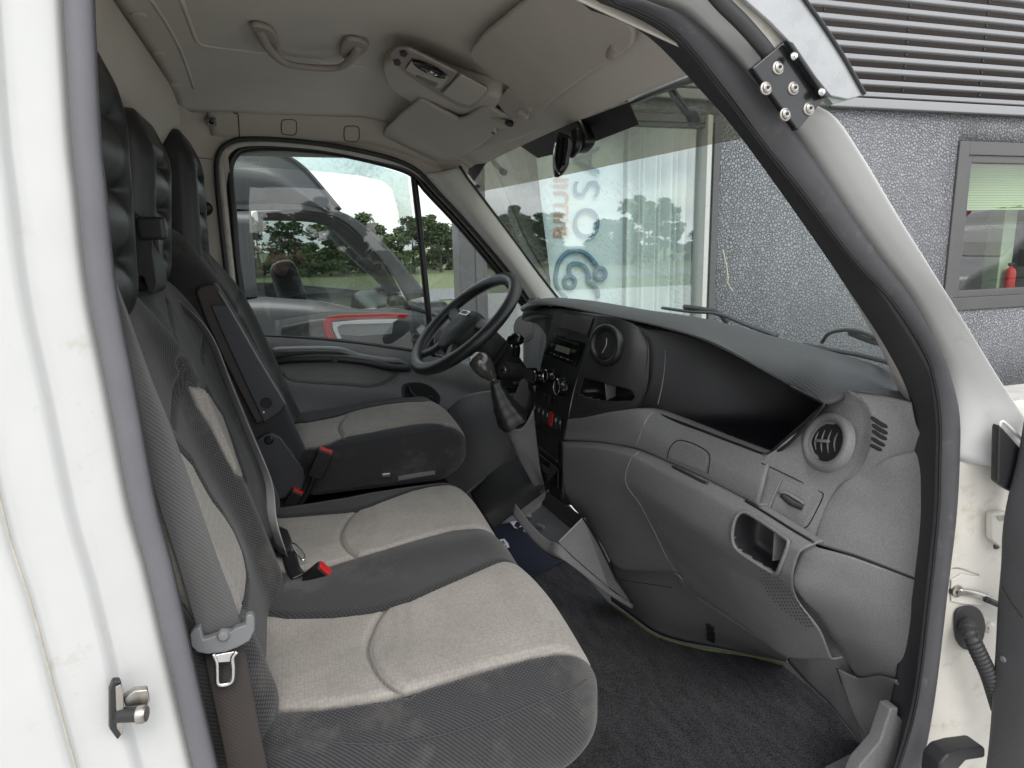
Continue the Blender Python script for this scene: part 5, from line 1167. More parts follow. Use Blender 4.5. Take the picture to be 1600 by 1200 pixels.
slab('lamp_panel', [RC(a, b, .0082) for a, b in ((634, 108), (645, 92), (660, 97), (690, 113), (700, 122), (690, 136), (683, 137))], .002, M['trim'], rc, bevel=.001)
tube('unit_seam', [RC(a, b, .009) for a, b in ((718, 111), (705, 128), (689, 143))], .001, M['groove'], rc, n=12, seg=5)
tube('unit_seam', [RC(a, b, .009) for a, b in ((645, 91), (638, 100), (634, 107))], .001, M['groove'], rc, n=12, seg=5)
lm = lathe('reading_lamp', [(.0005, .006), (.018, .005), (.026, .002), (.030, .004), (.033, .0)], RC(672, 108, .010), RCn, M['gloss'], rc, n=32, sx=1.5, xdir=RC(700, 122)-RC(660, 100))
lathe('lamp_lens', [(.0005, .009), (.009, .008), (.012, .004)], RC(675, 111, .011), RCn, M['chrome'], lm, n=24, sx=1.3, xdir=RC(700, 122)-RC(660, 100))
slab('lamp_switch', [RC(a, b, .010) for a, b in ((650, 118), (655, 118), (684, 130), (682, 134), (672, 132))], .003, M['beltg'], lm, bevel=.001)
for a, b in ((630, 83), (620, 97)):
    slab('map_light_button', [RC(a+dx_, b+dy_, .008) for dx_, dy_ in ((-5, -4), (3, -5), (7, 1), (4, 5), (-4, 3))], .003, M['black'], rc, bevel=.001)
slab('glasses_lid', [RC(a, b, .0085) for a, b in ((720, 114), (760, 136), (761, 140), (747, 156), (734, 163), (716, 158), (692, 144))], .004, M['trim'], rc, bevel=.003)
# sun visors: padded boards under the headliner
def visor(name, label, pts, off, th_, clip):
    t = thing(name, label, 'sun visor')
    o = slab('visor_board', [off(a, b) for a, b in pts], th_, M['visorc'], t, bevel=.007, seg=4)
    return t, o
M['visorc'] = mat('visor_vinyl', (.45, .415, .37), .6, spec=.3, grain=.4, gs=900, var=.05)
vt, vo = visor('sun_visor', 'large beige sun visor on the passenger side', [(738, 72), (760, 45), (800, 12), (850, -30), (905, -50), (960, -30), (998, 38), (996, 58), (985, 68), (975, 76), (920, 110), (870, 148), (852, 166), (838, 164), (826, 158), (800, 128), (770, 106), (745, 88)], planeof(HL, [(760, 60), (850, 150), (960, 30)], .020), .016, None)
slab('visor_hinge_arm', [HL.at(a, b, .010) for a, b in ((800, 128), (832, 152), (838, 163), (828, 176), (812, 178), (795, 165), (782, 148))], .014, M['visorc'], vt, bevel=.006, seg=4)
rbox('visor_clip', (.03, .012, .012), basis(HL.at(828, 165, .03), (1, -.6, -.3), HL.nrm(828, 165)), M['trim'], vt, bevel=.003)
tube('visor_pivot', [HL.at(a, b, .028) for a, b in ((978, 52), (972, 60), (970, 68))], .010, M['pinkbeige'], vt, n=10, seg=10)
vt2, vo2 = visor('sun_visor', 'smaller beige sun visor above the driver door', [(597, 212), (604, 197), (630, 172), (656, 150), (668, 154), (692, 168), (718, 181), (730, 178), (755, 160), (766, 160), (785, 172), (802, 180), (806, 186), (798, 192), (785, 196), (776, 195), (778, 203), (745, 228), (715, 245), (685, 247), (650, 243), (612, 228)], planeof(HL, [(610, 205), (690, 240), (770, 175)], .024), .014, None)
rbox('visor_clip', (.03, .012, .012), basis(HL.at(776, 193, .026), (1, -.6, -.3), HL.nrm(776, 193)), M['black'], vt2, bevel=.003)
tube('visor_pivot', [HL.at(a, b, .03) for a, b in ((780, 170), (795, 176), (806, 180))], .008, M['visorc'], vt2, n=10, seg=10)
tube('pivot_end', [HL.at(a, b, .03) for a, b in ((803, 179), (809, 180))], .009, M['black'], vt2, n=4, seg=10)
# small camera on the side trim and belt anchor on the pillar
cm = thing('cabin_camera', 'small grey camera stuck on the beige side trim', 'camera')
cc_ = STS.at(329, 185, .012); cn = STS.nrm(329, 185)
rbox('camera_body', (.030, .024, .036), basis(cc_, (1, 0, 0), cn) @ Matrix.Rotation(0, 4, 'Z'), mat('grey_camera', (.24, .23, .22), .4, var=.1), cm, bevel=.004)
lathe('camera_lens', [(.0005, .003), (.005, .003), (.008, .001), (.009, -.001)], STS.at(329, 182, .030), (cn+V((.2, -.6, -.1))).normalized(), M['gloss'], cm, n=18)
ba_ = thing('belt_anchor', 'round black driver belt anchor on the door pillar', 'belt anchor')
c3 = STS.at(319, 326, .004); n3 = (STS.nrm(319, 326)+V((.5, -.5, 0))).normalized()
lathe('anchor_ring', [(.010, .012), (.016, .016), (.022, .014), (.025, .004), (.026, -.004)], c3, n3, M['black'], ba_, n=28)
lathe('anchor_bolt', [(.0005, .016), (.006, .016), (.008, .012), (.009, .008)], c3, n3, M['dark'], ba_, n=6)
slab('height_slider', [STS.at(a, b, .002) for a, b in ((309, 283), (315, 281), (319, 312), (312, 314))], .004, M['dashl'], ba_, bevel=.001)
# rear-view mirror stem and head hung from the header, seen from its back edge
mr = thing('rear_view_mirror', 'black interior mirror hanging under the windscreen header', 'mirror')
mc = X(877, 240, .64)
sweep('mirror_head', [X(a, b, .655) for a, b in ((883, 209), (880, 225), (877, 245), (876, 262), (878, 268))], [(.027*math.cos(t), .010*math.sin(t)) for t in np.linspace(0, 2*math.pi, 16, endpoint=False)], M['gloss'], mr, up=V((.35, -.9, 0)), n=20, scale=lambda t: ip(t, [0, .08, .2, .8, .93, 1], [.72, .9, 1, 1, .9, .72]))
tube('mirror_glass_edge', [X(a, b, .625) for a, b in ((868, 222), (865, 240), (868, 262), (874, 272))], .0022, M['chrome'], mr, n=16, seg=6)
tube('mirror_stem', [X(a, b, .70) for a, b in ((898, 205), (902, 225), (893, 240))], .013, M['black'], mr, n=14, seg=10)
slab('mirror_foot', [X(a, b, .715) for a, b in ((886, 198), (898, 186), (908, 200), (914, 222), (900, 240), (890, 226))], -.03, M['black'], mr, bevel=.006, closed_spline=24)
# ================================================================== belts
def strap(name, pts, w, m, parent, up, n=60, th_=.0013):
    return sweep(name, pts, [(-th_, -w), (th_, -w), (th_*1.3, -w*.5), (th_*1.3, w*.5), (th_, w), (-th_, w)], m, parent, up=up, n=n)
sb = thing('seat_belt', 'wide grey passenger seat belt hanging beside the door seal', 'seat belt')
def strap2(name, lp, rp, y0, y1, m, parent, n=50, bow=.0):
    """webbing traced by its two edges; y runs from y0 (top) to y1 (bottom)"""
    a = spline([Y(p[0], p[1], y) for p, y in zip(lp, np.linspace(y0, y1, len(lp)))], n)
    b = spline([Y(p[0], p[1], y) for p, y in zip(rp, np.linspace(y0, y1, len(rp))-.0)], n)
    rows_ = [a, [p*.75+q*.25+V((0, -bow, 0)) for p, q in zip(a, b)], [p*.25+q*.75+V((0, -bow, 0)) for p, q in zip(a, b)], b]
    return patch(name, rows_, m, parent, nu=n, nv=19, thick=.0014)
strap2('webbing', [(158, 350), (172, 440), (186, 520), (205, 620), (224, 700), (243, 775), (273, 867), (297, 948), (312, 1000)], [(166, 350), (180, 432), (203, 497), (236, 590), (264, 660), (308, 780), (345, 885), (364, 934), (380, 985)], .10, .065, M['belt'], sb, bow=.0015)
strap2('webbing', [(312, 985), (318, 1020), (330, 1080), (345, 1150), (360, 1230)], [(372, 985), (384, 1020), (395, 1080), (408, 1150), (425, 1230)], .088, .03, M['beltb'], sb, bow=.002)
tg_o = [(296, 992), (303, 984), (313, 980), (318, 1000), (342, 992), (345, 987), (360, 988), (368, 982), (383, 977), (384, 962), (394, 960), (398, 966), (398, 985), (390, 1002), (372, 1012), (352, 1020), (325, 1023), (308, 1020), (298, 1010)]
tgr = slab('tongue', [Y(a, b, .048) for a, b in tg_o], -.014, M['beltg'], sb, bevel=.003, seg=3, normal=(0, -1, .05))
lathe('tongue_button', [(.0005, .004), (.006, .003), (.008, 0), (.009, -.002)], Y(349, 993, .046), (0, -1, .2), M['beltg'], tgr, n=16)
to = [(330, 1022), (338, 1026), (369, 1021), (372, 1012), (366, 1030), (365, 1056), (360, 1066), (341, 1072), (336, 1066), (336, 1035)]
tube('tongue_blade', [Y(a, b, .046) for a, b in ((333, 1022), (338, 1034), (339, 1050), (340, 1068), (350, 1070), (362, 1064), (364, 1045), (363, 1028), (370, 1018))], .0032, M['chrome'], tgr, n=60, seg=8)
slab('tongue_plate', [Y(a, b, .0455) for a, b in ((335, 1024), (368, 1018), (364, 1034), (338, 1036))], -.003, M['chrome'], tgr, bevel=.001, normal=(0, -1, 0))
# middle belt: thin strap seen edge-on
mb = thing('seat_belt', 'thin dark middle seat belt crossing the bench backrest', 'seat belt')
l_ = [(224, 352), (236, 380), (262, 430), (300, 520), (335, 600), (370, 685), (398, 755), (418, 810), (434, 862)]
r_ = [(231, 352), (244, 380), (270, 428), (309, 517), (345, 598), (378, 683), (405, 755), (424, 808), (440, 862)]
a = spline([BK.at(p[0], p[1], .022) if 395 < p[1] < 800 else Y(p[0], p[1], .70) for p in l_], 50)
b = [p+V((.021, -.035, .0)) for p in a]
patch('webbing', [a, [(p+q)/2 for p, q in zip(a, b)], b], mat('pale_webbing', (.34, .34, .34), .6, grain=.6, gs=700), mb, nu=50, nv=7, thick=.0014)
mt = slab('tongue', [CU.at(a, b, .02) for a, b in ((430, 846), (440, 840), (452, 846), (458, 862), (456, 874), (444, 880), (432, 876), (427, 862))], .012, M['black'], mb, bevel=.003, seg=3)
tube('tongue_blade', [CU.at(a, b, .022) for a, b in ((456, 862), (464, 864), (478, 878), (476, 884), (468, 880), (458, 868))], .0018, M['chrome'], mt, n=30, seg=6)
strap('lap_webbing', [CU.at(a, b, o) for a, b, o in ((452, 874, .02), (458, 888, .012), (466, 904, .004))], .016, M['black'], mb, V((0, -.6, .8)), n=12)
# buckles
def buckle(label, c, d, parent_m=None, ln=.075, w=.024, th_=.016, face=None):
    t = thing('belt_buckle', label, 'buckle', group=None)
    d = V(d).normalized(); f = V(face or (0, -1, 0))
    mtx = basis(c, f.cross(d), d)
    rbox('buckle_body', (w*2, th_*2, ln), mtx @ Matrix.Translation((0, 0, -ln/2)), M['black'], t, bevel=.004)
    rbox('release_button', (w*1.75, th_*1.5, .008), mtx @ Matrix.Translation((0, 0, .001)), M['red'], t, bevel=.002)
    tube('buckle_stalk', [c-d*ln*.9, c-d*(ln+.05), c-d*(ln+.09)+V((-.02, 0, -.02))], .009, M['black'], t, n=10, seg=10)
    return t
buckle('black buckle with red button standing beside the driver seat', Y(509, 704, 1.105), (.45, 0, .9), ln=.085, w=.022)
buckle('low buckle with red button in the gap between driver seat and bench', Y(467, 768, 1.12), (.55, 0, .8), ln=.07, w=.022)
bq = CU.at(510, 896, .010)
buckle('black buckle with red button sunk between the two bench places', bq, (.62, -.15, .5), ln=.05, w=.021)
# ================================================================== floor, mats, open bin
carpet = thing('floor_mat', 'dark carpet floor mat with green sewn edge in the passenger footwell', 'floor mat')
cedge = [(955, 945), (985, 966), (1010, 985), (1040, 999), (1100, 1015), (1175, 1026), (1225, 1040)]
ce3 = [Z(a, b, .016) for a, b in cedge]
cpoly = ce3+[Z(1262, 1070, .016), Z(1296, 1100, .016), Z(1350, 1168, .016), Z(1330, 1260, .016), V((.45, -.02, .016)), V((.2, .1, .016)), V((.2, 1.28, .016)), V((.70, 1.28, .016)), Z(882, 862, .016), Z(905, 890, .016), Z(932, 918, .016)]
def carpetmat():
    m = mat('dark_carpet_pile', (.021, .020, .023), .95, spec=.05, sheen=.08); t = m.node_tree; b = t.nodes['Principled BSDF']; K = t.links.new
    co = t.nodes.new('ShaderNodeTexCoord'); n = t.nodes.new('ShaderNodeTexNoise'); n.inputs['Scale'].default_value = 480; n.inputs['Detail'].default_value = 2
    mp_ = t.nodes.new('ShaderNodeMapping'); mp_.inputs['Scale'].default_value = (30, 9, 10); mp_.inputs['Rotation'].default_value = (0, 0, .9)
    n2 = t.nodes.new('ShaderNodeTexNoise'); n2.inputs['Scale'].default_value = 1.4; n2.inputs['Detail'].default_value = 3; K(co.outputs['Object'], mp_.inputs['Vector']); K(mp_.outputs['Vector'], n2.inputs['Vector'])
    K(co.outputs['Object'], n.inputs['Vector'])
    n2r = t.nodes.new('ShaderNodeMapRange'); n2r.inputs['To Min'].default_value = .38; n2r.inputs['To Max'].default_value = .62; K(n2.outputs['Fac'], n2r.inputs['Value'])
    mu = t.nodes.new('ShaderNodeMath'); mu.operation = 'MULTIPLY'; K(n.outputs['Fac'], mu.inputs[0]); K(n2r.outputs[0], mu.inputs[1])
    r = t.nodes.new('ShaderNodeValToRGB'); r.color_ramp.elements[0].position = .19; r.color_ramp.elements[0].color = (.002, .002, .003, 1); r.color_ramp.elements[1].position = .33; r.color_ramp.elements[1].color = (.058, .056, .062, 1)
    K(mu.outputs[0], r.inputs['Fac']); K(r.outputs['Color'], b.inputs['Base Color'])
    bu = t.nodes.new('ShaderNodeBump'); bu.inputs['Strength'].default_value = .9; bu.inputs['Distance'].default_value = .003; K(n.outputs['Fac'], bu.inputs['Height']); K(bu.outputs['Normal'], b.inputs['Normal'])
    return m
M['pile'] = carpetmat()
slab('carpet', cpoly, -.012, M['pile'], carpet, bevel=.003, normal=(0, 0, 1))
tube('sewn_edge', [p+V((0, 0, .001)) for p in ce3], .0032, M['green'], carpet, n=80, seg=8)
nv_ = thing('rubber_mat', 'navy footwell mat with white letters beside the gear lever', 'floor mat')
npoly = [(740, 800), (800, 760), (850, 745), (900, 800), (935, 850), (870, 880), (826, 902), (780, 870)]
slab('mat_sheet', [Z(a, b, .028) for a, b in npoly], -.008, M['navy'], nv_, bevel=.002, normal=(0, 0, 1))
# the letters run up the mat
lx = (Z(818, 838, .0285)-Z(795, 815, .0285)).normalized()
slab('white_letter', [Z(a, b, .0285) for a, b in ((794, 812), (800, 808), (813, 812), (806, 816), (803, 822), (809, 826), (804, 825))], .001, M['print'], nv_, bevel=0, normal=(0, 0, 1))
slab('white_letter', [Z(a, b, .0285) for a, b in ((807, 806), (812, 804), (814, 808))], .001, M['print'], nv_, bevel=0, normal=(0, 0, 1))
slab('white_letter', [Z(a, b, .0285) for a, b in ((811, 824), (816, 819), (818, 822))], .001, M['print'], nv_, bevel=0, normal=(0, 0, 1))
slab('white_letter', [Z(a, b, .0285) for a, b in ((817, 829), (821, 827), (823, 833))], .001, M['print'], nv_, bevel=0, normal=(0, 0, 1))
em = slab('emblem', [Z(a, b, .0285) for a, b in ((781, 843), (788, 842), (794, 849), (796, 855), (789, 857), (784, 852))], .001, M['print'], nv_, bevel=0, normal=(0, 0, 1))
slab('emblem_green', [Z(a, b, .030) for a, b in ((783, 846), (787, 845), (789, 850), (785, 850))], .0006, mat('emblem_green', (.02, .22, .10), .6), em, bevel=0, normal=(0, 0, 1))
slab('emblem_red', [Z(a, b, .030) for a, b in ((789, 852), (792, 853), (791, 856), (788, 855))], .0006, M['red'], em, bevel=0, normal=(0, 0, 1))
# transmission tunnel under the gear lever
tn = [[Y(a, b, y) for a, b, y in r] for r in (
    ((735, 770, 1.30), (760, 745, 1.28), (800, 715, 1.26), (835, 700, 1.22)),
    ((745, 790, 1.22), (775, 765, 1.20), (812, 738, 1.18), (840, 722, 1.15)),
    ((755, 806, 1.16), (785, 785, 1.15), (820, 762, 1.12), (850, 745, 1.10)),
    ((770, 830, 1.14), (800, 805, 1.12), (835, 785, 1.10), (862, 772, 1.08)))]
patch('tunnel_cover', tn, M['soft'], van, nu=24, nv=19)
tube('tunnel_edge', [Y(a, b, y) for a, b, y in ((728, 772, 1.3), (745, 757, 1.29), (775, 738, 1.27), (800, 722, 1.26), (808, 705, 1.25))], .003, M['dashl'], van, n=24, seg=6)
# open drawer hanging out of the console
bn_ = thing('open_drawer', 'open tilted grey storage drawer under the centre console', 'drawer')
def BP_(a, b, y): return Y(a, b, y)
pA, pB, pC, pD = (804, 786, .98), (852, 768, 1.03), (912, 808, .80), (873, 850, .74)
fr = [Y(804, 786, .99), Y(815, 800, .955), (Y(835, 825, .90)), Y(858, 845, .84), Y(873, 850, .80), Y(900, 875, .78), Y(950, 918, .76), Y(990, 945, .76)]
fl_ = [p+V((.004, .0, -.05)) for p in fr[:5]]+[fr[5]+V((.0, 0, -.018)), fr[6]+V((0, 0, -.006)), fr[7]+V((0, 0, -.002))]
patch('drawer_front', [fr, [(p+q)/2+V((-.012, -.006, -.006)) for p, q in zip(fr, fl_)], fl_], M['dash'], bn_, nu=40, nv=13, thick=.003)
sd_ = [Y(873, 848, .80), Y(912, 808, .80), Y(930, 842, .80), Y(955, 890, .80), Y(985, 944, .77)]
mesh('drawer_side', [Y(873, 848, .80), Y(912, 808, .82), Y(935, 850, .82), Y(962, 905, .80), Y(988, 944, .77), Y(950, 916, .77), Y(905, 878, .785)], [(0, 1, 2, 3, 4, 5, 6)], M['dash'], bn_, smooth=False)
mesh('drawer_back', [Y(852, 766, 1.03), Y(912, 808, .82), Y(905, 835, .83), Y(845, 792, 1.03)], [(0, 1, 2, 3)], M['dark'], bn_, smooth=False)
mesh('drawer_floor', [Y(816, 795, .985), Y(855, 768, 1.03), Y(908, 815, .84), Y(874, 848, .815)], [(0, 1, 2, 3)], mat('drawer_inside', (.06, .062, .068), .45), bn_, smooth=False).location = (0.0, 0, -.035)
mesh('drawer_far_side', [Y(816, 795, .985), Y(858, 764, 1.03), Y(858, 775, 1.03), Y(818, 805, .985)], [(0, 1, 2, 3)], M['dash'], bn_, smooth=False)
tube('drawer_edge', [Y(873, 847, .795), Y(893, 827, .81), Y(912, 808, .82)], .0028, M['edgelight'], bn_, n=12, seg=6)
tube('drawer_seal', [Y(912, 808, .815), Y(935, 850, .815), Y(962, 905, .80), Y(988, 944, .77)], .005, M['black'], bn_, n=20, seg=6)
lathe('drawer_catch', [(.0005, .008), (.006, .007), (.008, .0), (.008, -.01)], Y(827, 806, .955), (-.4, -.6, .6), M['dashl'], bn_, n=14)
rbox('drawer_catch', (.03, .006, .01), basis(Y(845, 822, .905), Y(850, 830, .89)-Y(838, 815, .92), (0, 0, 1)), M['dashl'], bn_, bevel=.002)
# ================================================================== passenger door jamb hardware and the opened door
stc = thing('door_striker', 'worn steel door latch striker on the white pillar', 'striker')
sp = [(172, 1080), (178, 1065), (190, 1064), (191, 1080), (193, 1120), (193, 1145), (184, 1157), (172, 1140)]
slab('striker_plate', [Y(a, b, -.045) for a, b in sp], -.012, M['dark'], stc, bevel=.002, normal=(.4, -1, 0))
slab('striker_face', [Y(a+4, b, -.047) for a, b in ((176, 1072), (184, 1068), (188, 1080), (190, 1130), (186, 1148), (178, 1136))], .003, M['steel'], stc, bevel=.001, normal=(.4, -1, 0))
tube('striker_pin', [Y(183, 1117, -.045), Y(220, 1116, -.055)], .009, M['dark'], stc, n=6, seg=16)
lathe('pin_head', [(.0005, .006), (.009, .006), (.0105, .003), (.0105, -.004)], Y(221, 1116, -.056), (1, -.2, .0), M['steel'], stc, n=20)
slab('striker_wedge', [Y(a, b, -.043) for a, b in ((192, 1092), (210, 1080), (231, 1078), (234, 1095), (226, 1118), (215, 1104), (196, 1105))], -.012, M['steel'], stc, bevel=.002, normal=(.2, -1, 0))
# wiring boot
wb = thing('wiring_boot', 'black corrugated rubber wiring boot at the door hinge', 'cable boot')
fl2 = [(1488, 965), (1492, 950), (1505, 945), (1520, 946), (1530, 955), (1535, 975), (1530, 1000), (1515, 1012), (1500, 1010), (1490, 995)]
slab('boot_flange', [JB.at(a, b, .002) for a, b in fl2], .006, M['sealb'], wb, bevel=.002, closed_spline=36)
bpth = spline([JB.at(1505, 972, .008), Y(1515, 990, -.045), Y(1530, 1022, -.055), Y(1545, 1055, -.06), Y(1556, 1090, -.06), Y(1562, 1110, -.06)], 150)
vsb = []
T_, N_ = frames(bpth)
for i, p in enumerate(bpth):
    t = i/149; r_0 = .0135*(1+.14*math.sin(i*2*math.pi/6.0)); B_ = T_[i].cross(N_[i])
    for k in range(16):
        q = 2*math.pi*k/16; vsb.append(p+N_[i]*r_0*math.cos(q)+B_*r_0*math.sin(q))
mesh('boot_hose', vsb, gridfaces(16, 150, cu=True), M['sealb'], wb)
# check strap
cs = thing('door_check', 'rusty door check strap bolted to the white jamb', 'door check')
lathe('check_bolt', [(.0005, .010), (.005, .010), (.006, .006), (.011, .005), (.013, .001), (.014, -.002)], JB.at(1493, 922, .002), JB.nrm(1493, 922), M['steel'], cs, n=24)
tube('check_arm', [JB.at(1493, 922, .006), JB.at(1512, 924, .008), JB.at(1530, 929, .010), JB.at(1565, 945, .02)], .007, M['steel'], cs, n=16, seg=10, rb=.004)
tube('check_link', [JB.at(1530, 930, .014), JB.at(1570, 946, .026)], .006, M['sealb'], cs, n=8, seg=10)
slab('check_plate', [JB.at(a, b, .001) for a, b in ((1484, 905), (1500, 896), (1530, 900), (1545, 925), (1540, 946), (1500, 942), (1484, 938))], .003, M['cream'], cs, bevel=.0015)
lathe('jamb_bolt', [(.0005, .005), (.006, .005), (.008, .003), (.012, .002), (.013, 0)], JB.at(1546, 980, .0), JB.nrm(1546, 980), M['cream'], cs, n=6)
hg = bpy.data.objects.new('jamb_hinge', None); COL.objects.link(hg); hg.parent = van
slab('hinge_leaf', [JB.at(a, b, .002) for a, b in ((1538, 798), (1566, 795), (1566, 845), (1552, 850), (1538, 838))], .014, M['cream'], hg, bevel=.003)
slab('hinge_slot', [JB.at(a, b, .017) for a, b in ((1545, 801), (1566, 799), (1566, 806), (1550, 808))], .0006, mat('dirty_cream', (.35, .32, .27), .6, var=.3, vs__=60), hg, bevel=0)
lathe('jamb_plug', [(.0005, .002), (.006, .002), (.007, 0)], JB.at(1557, 853, 0), JB.nrm(1557, 853), M['sealb'], hg, n=16)
tube('jamb_seam', [JB.at(a, b, 0) for a, b in ((1483, 888), (1500, 888), (1530, 898))], .0014, M['steel'], hg, n=16, seg=5)
# the opened passenger door: lined panel swung forward and out towards the camera
pdr = thing('passenger_door', 'open passenger door, dark grey lined edge at the right', 'door')
def PDr(px, py, k=0.0):   # plane of the opened door's inner face
    return PL(px, py, 1, .42, 0, 1.165+k)
o0 = [(1600, 660), (1590, 720), (1575, 780), (1567, 830), (1565, 880), (1560, 940), (1557, 1000), (1552, 1080), (1546, 1160), (1536, 1240)]
d0 = [Y(a, b, -.07) for a, b in o0]
dN = [[p+V((.02, .01, 0)) for p in d0], d0, [p+V((.006, -.05, 0)) for p in d0], [p+V((.05, -.16, 0)) for p in d0], [p+V((.10, -.32, 0)) for p in d0]]
M['lining'] = mat('dark_door_lining', (.055, .055, .058), .5, spec=.45, speck=.15, grain=.4, gs=1400, var=.08, vs__=9)
_, DLS = patch('door_lining', dN, M['lining'], pdr, nu=40, nv=25, surf=True)
tube('lining_seam', [DLS.at(a, b, .0) for a, b in ((1566, 916), (1580, 940), (1598, 965))], .0012, M['groove'], pdr, n=14, seg=5)
lathe('lining_plug', [(.0005, .002), (.004, .002), (.006, .0005), (.0065, -.001)], DLS.at(1567, 1030, .0), DLS.nrm(1567, 1030), M['dash'], pdr, n=16)
slab('mirror_triangle', [Y(a, b, -.06) for a, b in ((1561, 672), (1563, 664), (1600, 705), (1612, 720), (1600, 780), (1572, 765), (1559, 755))], -.02, M['dark'], pdr, bevel=.004, normal=(-.3, -1, 0))
tube('mirror_triangle_edge', [Y(a, b, -.055) for a, b in ((1561, 690), (1562, 664), (1569, 660), (1600, 690), (1625, 715))], .003, M['white'], pdr, n=30, seg=8)
hs2 = [Y(a, b, -.10) for a, b in ((1466, 1225), (1470, 1195), (1482, 1180), (1505, 1173), (1541, 1168), (1541, 1185), (1510, 1190), (1497, 1205), (1496, 1235))]
slab('step_handle', hs2, -.04, M['dark'], pdr, bevel=.006, normal=(0, -1, 0))
# wipers resting below the windscreen
for nm_, lb, seg_ in (('wiper', 'wiper resting before the grey stucco wall at the right', ((1250, 547), (1290, 556), (1340, 566), (1400, 583), (1418, 592))), ('wiper', 'wiper lying low at the middle of the windscreen', ((1030, 488), (1070, 494), (1115, 498), (1160, 516), (1205, 533)))):
    w_ = thing(nm_, lb, 'wiper')
    pts = [WS.at(a, b, -.02) for a, b in seg_]
    tube('wiper_blade', pts, .005, M['sealb'], w_, n=30, seg=8, rb=.010)
    if seg_[0][0] == 1250:
        tube('wiper_arm', [WS.at(a, b, -.035) for a, b in ((1268, 550), (1278, 537), (1300, 532), (1325, 535), (1350, 545), (1390, 557), (1418, 566))], .0045, M['sealb'], w_, n=30, seg=8)
        tube('wiper_arm', [WS.at(a, b, -.035) for a, b in ((1310, 536), (1340, 548), (1372, 556), (1410, 562))], .008, M['sealb'], w_, n=20, seg=8)
    else:
        tube('wiper_arm', [WS.at(a, b, -.03) for a, b in ((1060, 490), (1090, 495), (1112, 500), (1125, 515))], .008, M['sealb'], w_, n=20, seg=8)
# ================================================================== the place outside
GZ = -.62          # street level below the cab floor
def gnd(name, pts, z, m): return tag(mesh(name, [V((x, y, z)) for x, y in pts], [tuple(range(len(pts)))], m, None, smooth=False), kind='structure')
M['yardbounce'] = mat('bounce_paving', (.52, .51, .485), .85, grain=.6, gs=120, var=.15, vs__=3)  # unseen yard, made pale to bounce light up onto the headliner
M['grass'] = mat('verge_grass', (.13, .15, .06), .9, grain=1, gs=60, var=.4, vs__=8)
M['road'] = mat('road_asphalt', (.16, .16, .16), .8, var=.1, vs__=1)
gnd('ground', [(-400, -400), (400, -400), (400, 400), (-400, 400)], GZ-.02, M['grass'])
gnd('yard', [(-30, -14), (60, -14), (60, 13), (-30, 13)], GZ, M['yardbounce'])
for nm, y0, y1 in (('road', 22, 28), ('road', -30, -22)): gnd(nm, [(-300, y0), (300, y0), (300, y1), (-300, y1)], GZ+.004, M['road'])
# building parallel to the van, beyond the driver side
bld = thing('office_building', 'dark grey stucco building with corrugated cladding above and big windows', 'building')
BY = 5.0
def stucco():
    m = mat('grey_stucco', (.25, .255, .27), .75, spec=.3); t = m.node_tree; b = t.nodes['Principled BSDF']; K = t.links.new
    co = t.nodes.new('ShaderNodeTexCoord'); v = t.nodes.new('ShaderNodeTexVoronoi'); v.feature = 'DISTANCE_TO_EDGE'; v.inputs['Scale'].default_value = 33
    n = t.nodes.new('ShaderNodeTexNoise'); n.inputs['Scale'].default_value = 20; n.inputs['Detail'].default_value = 3
    mxv = t.nodes.new('ShaderNodeMixRGB'); mxv.inputs['Fac'].default_value = .02; K(co.outputs['Object'], mxv.inputs['Color1']); K(n.outputs['Color'], mxv.inputs['Color2']); K(co.outputs['Object'], n.inputs['Vector']); K(mxv.outputs['Color'], v.inputs['Vector'])
    r = t.nodes.new('ShaderNodeMapRange'); r.inputs['From Max'].default_value = .16; K(v.outputs['Distance'], r.inputs['Value'])
    bu = t.nodes.new('ShaderNodeBump'); bu.inputs['Strength'].default_value = 1; bu.inputs['Distance'].default_value = .010; K(r.outputs[0], bu.inputs['Height']); K(bu.outputs['Normal'], b.inputs['Normal'])
    cr2 = t.nodes.new('ShaderNodeMapRange'); cr2.inputs['To Min'].default_value = .70; cr2.inputs['To Max'].default_value = 1.12; K(r.outputs[0], cr2.inputs['Value'])
    x = t.nodes.new('ShaderNodeMixRGB'); x.blend_type = 'MULTIPLY'; x.inputs['Fac'].default_value = 1; x.inputs['Color1'].default_value = (.25, .255, .27, 1); K(cr2.outputs[0], x.inputs['Color2']); sn = t.nodes.new('ShaderNodeTexNoise'); sn.inputs['Scale'].default_value = .9; sn.inputs['Detail'].default_value = 7; sn.inputs['Roughness'].default_value = .7; sm2 = t.nodes.new('ShaderNodeMapping'); sm2.inputs['Scale'].default_value = (2.2, 1, .5); K(co.outputs['Object'], sm2.inputs['Vector']); K(sm2.outputs['Vector'], sn.inputs['Vector'])
    sr2 = t.nodes.new('ShaderNodeMapRange'); sr2.inputs['From Min'].default_value = .3; sr2.inputs['From Max'].default_value = .7; sr2.inputs['To Min'].default_value = .84; sr2.inputs['To Max'].default_value = 1.12; K(sn.outputs['Fac'], sr2.inputs['Value'])
    x2 = t.nodes.new('ShaderNodeMixRGB'); x2.blend_type = 'MULTIPLY'; x2.inputs['Fac'].default_value = 1; K(x.outputs['Color'], x2.inputs['Color1']); K(sr2.outputs[0], x2.inputs['Color2']); K(x2.outputs['Color'], b.inputs['Base Color'])
    return m
M['stucco'] = stucco()
B = lambda a, b, y=BY: Y(a, b, y)
wl0 = B(700, 400).x-.0; xr = 26.0; ztop = B(1450, 176).z
xa, xb = B(1120, 350).x, B(1484, 350).x          # stucco pier between the two windows
zs = B(1560, 478).z; zw = B(1550, 222).z; xw2 = 13.0
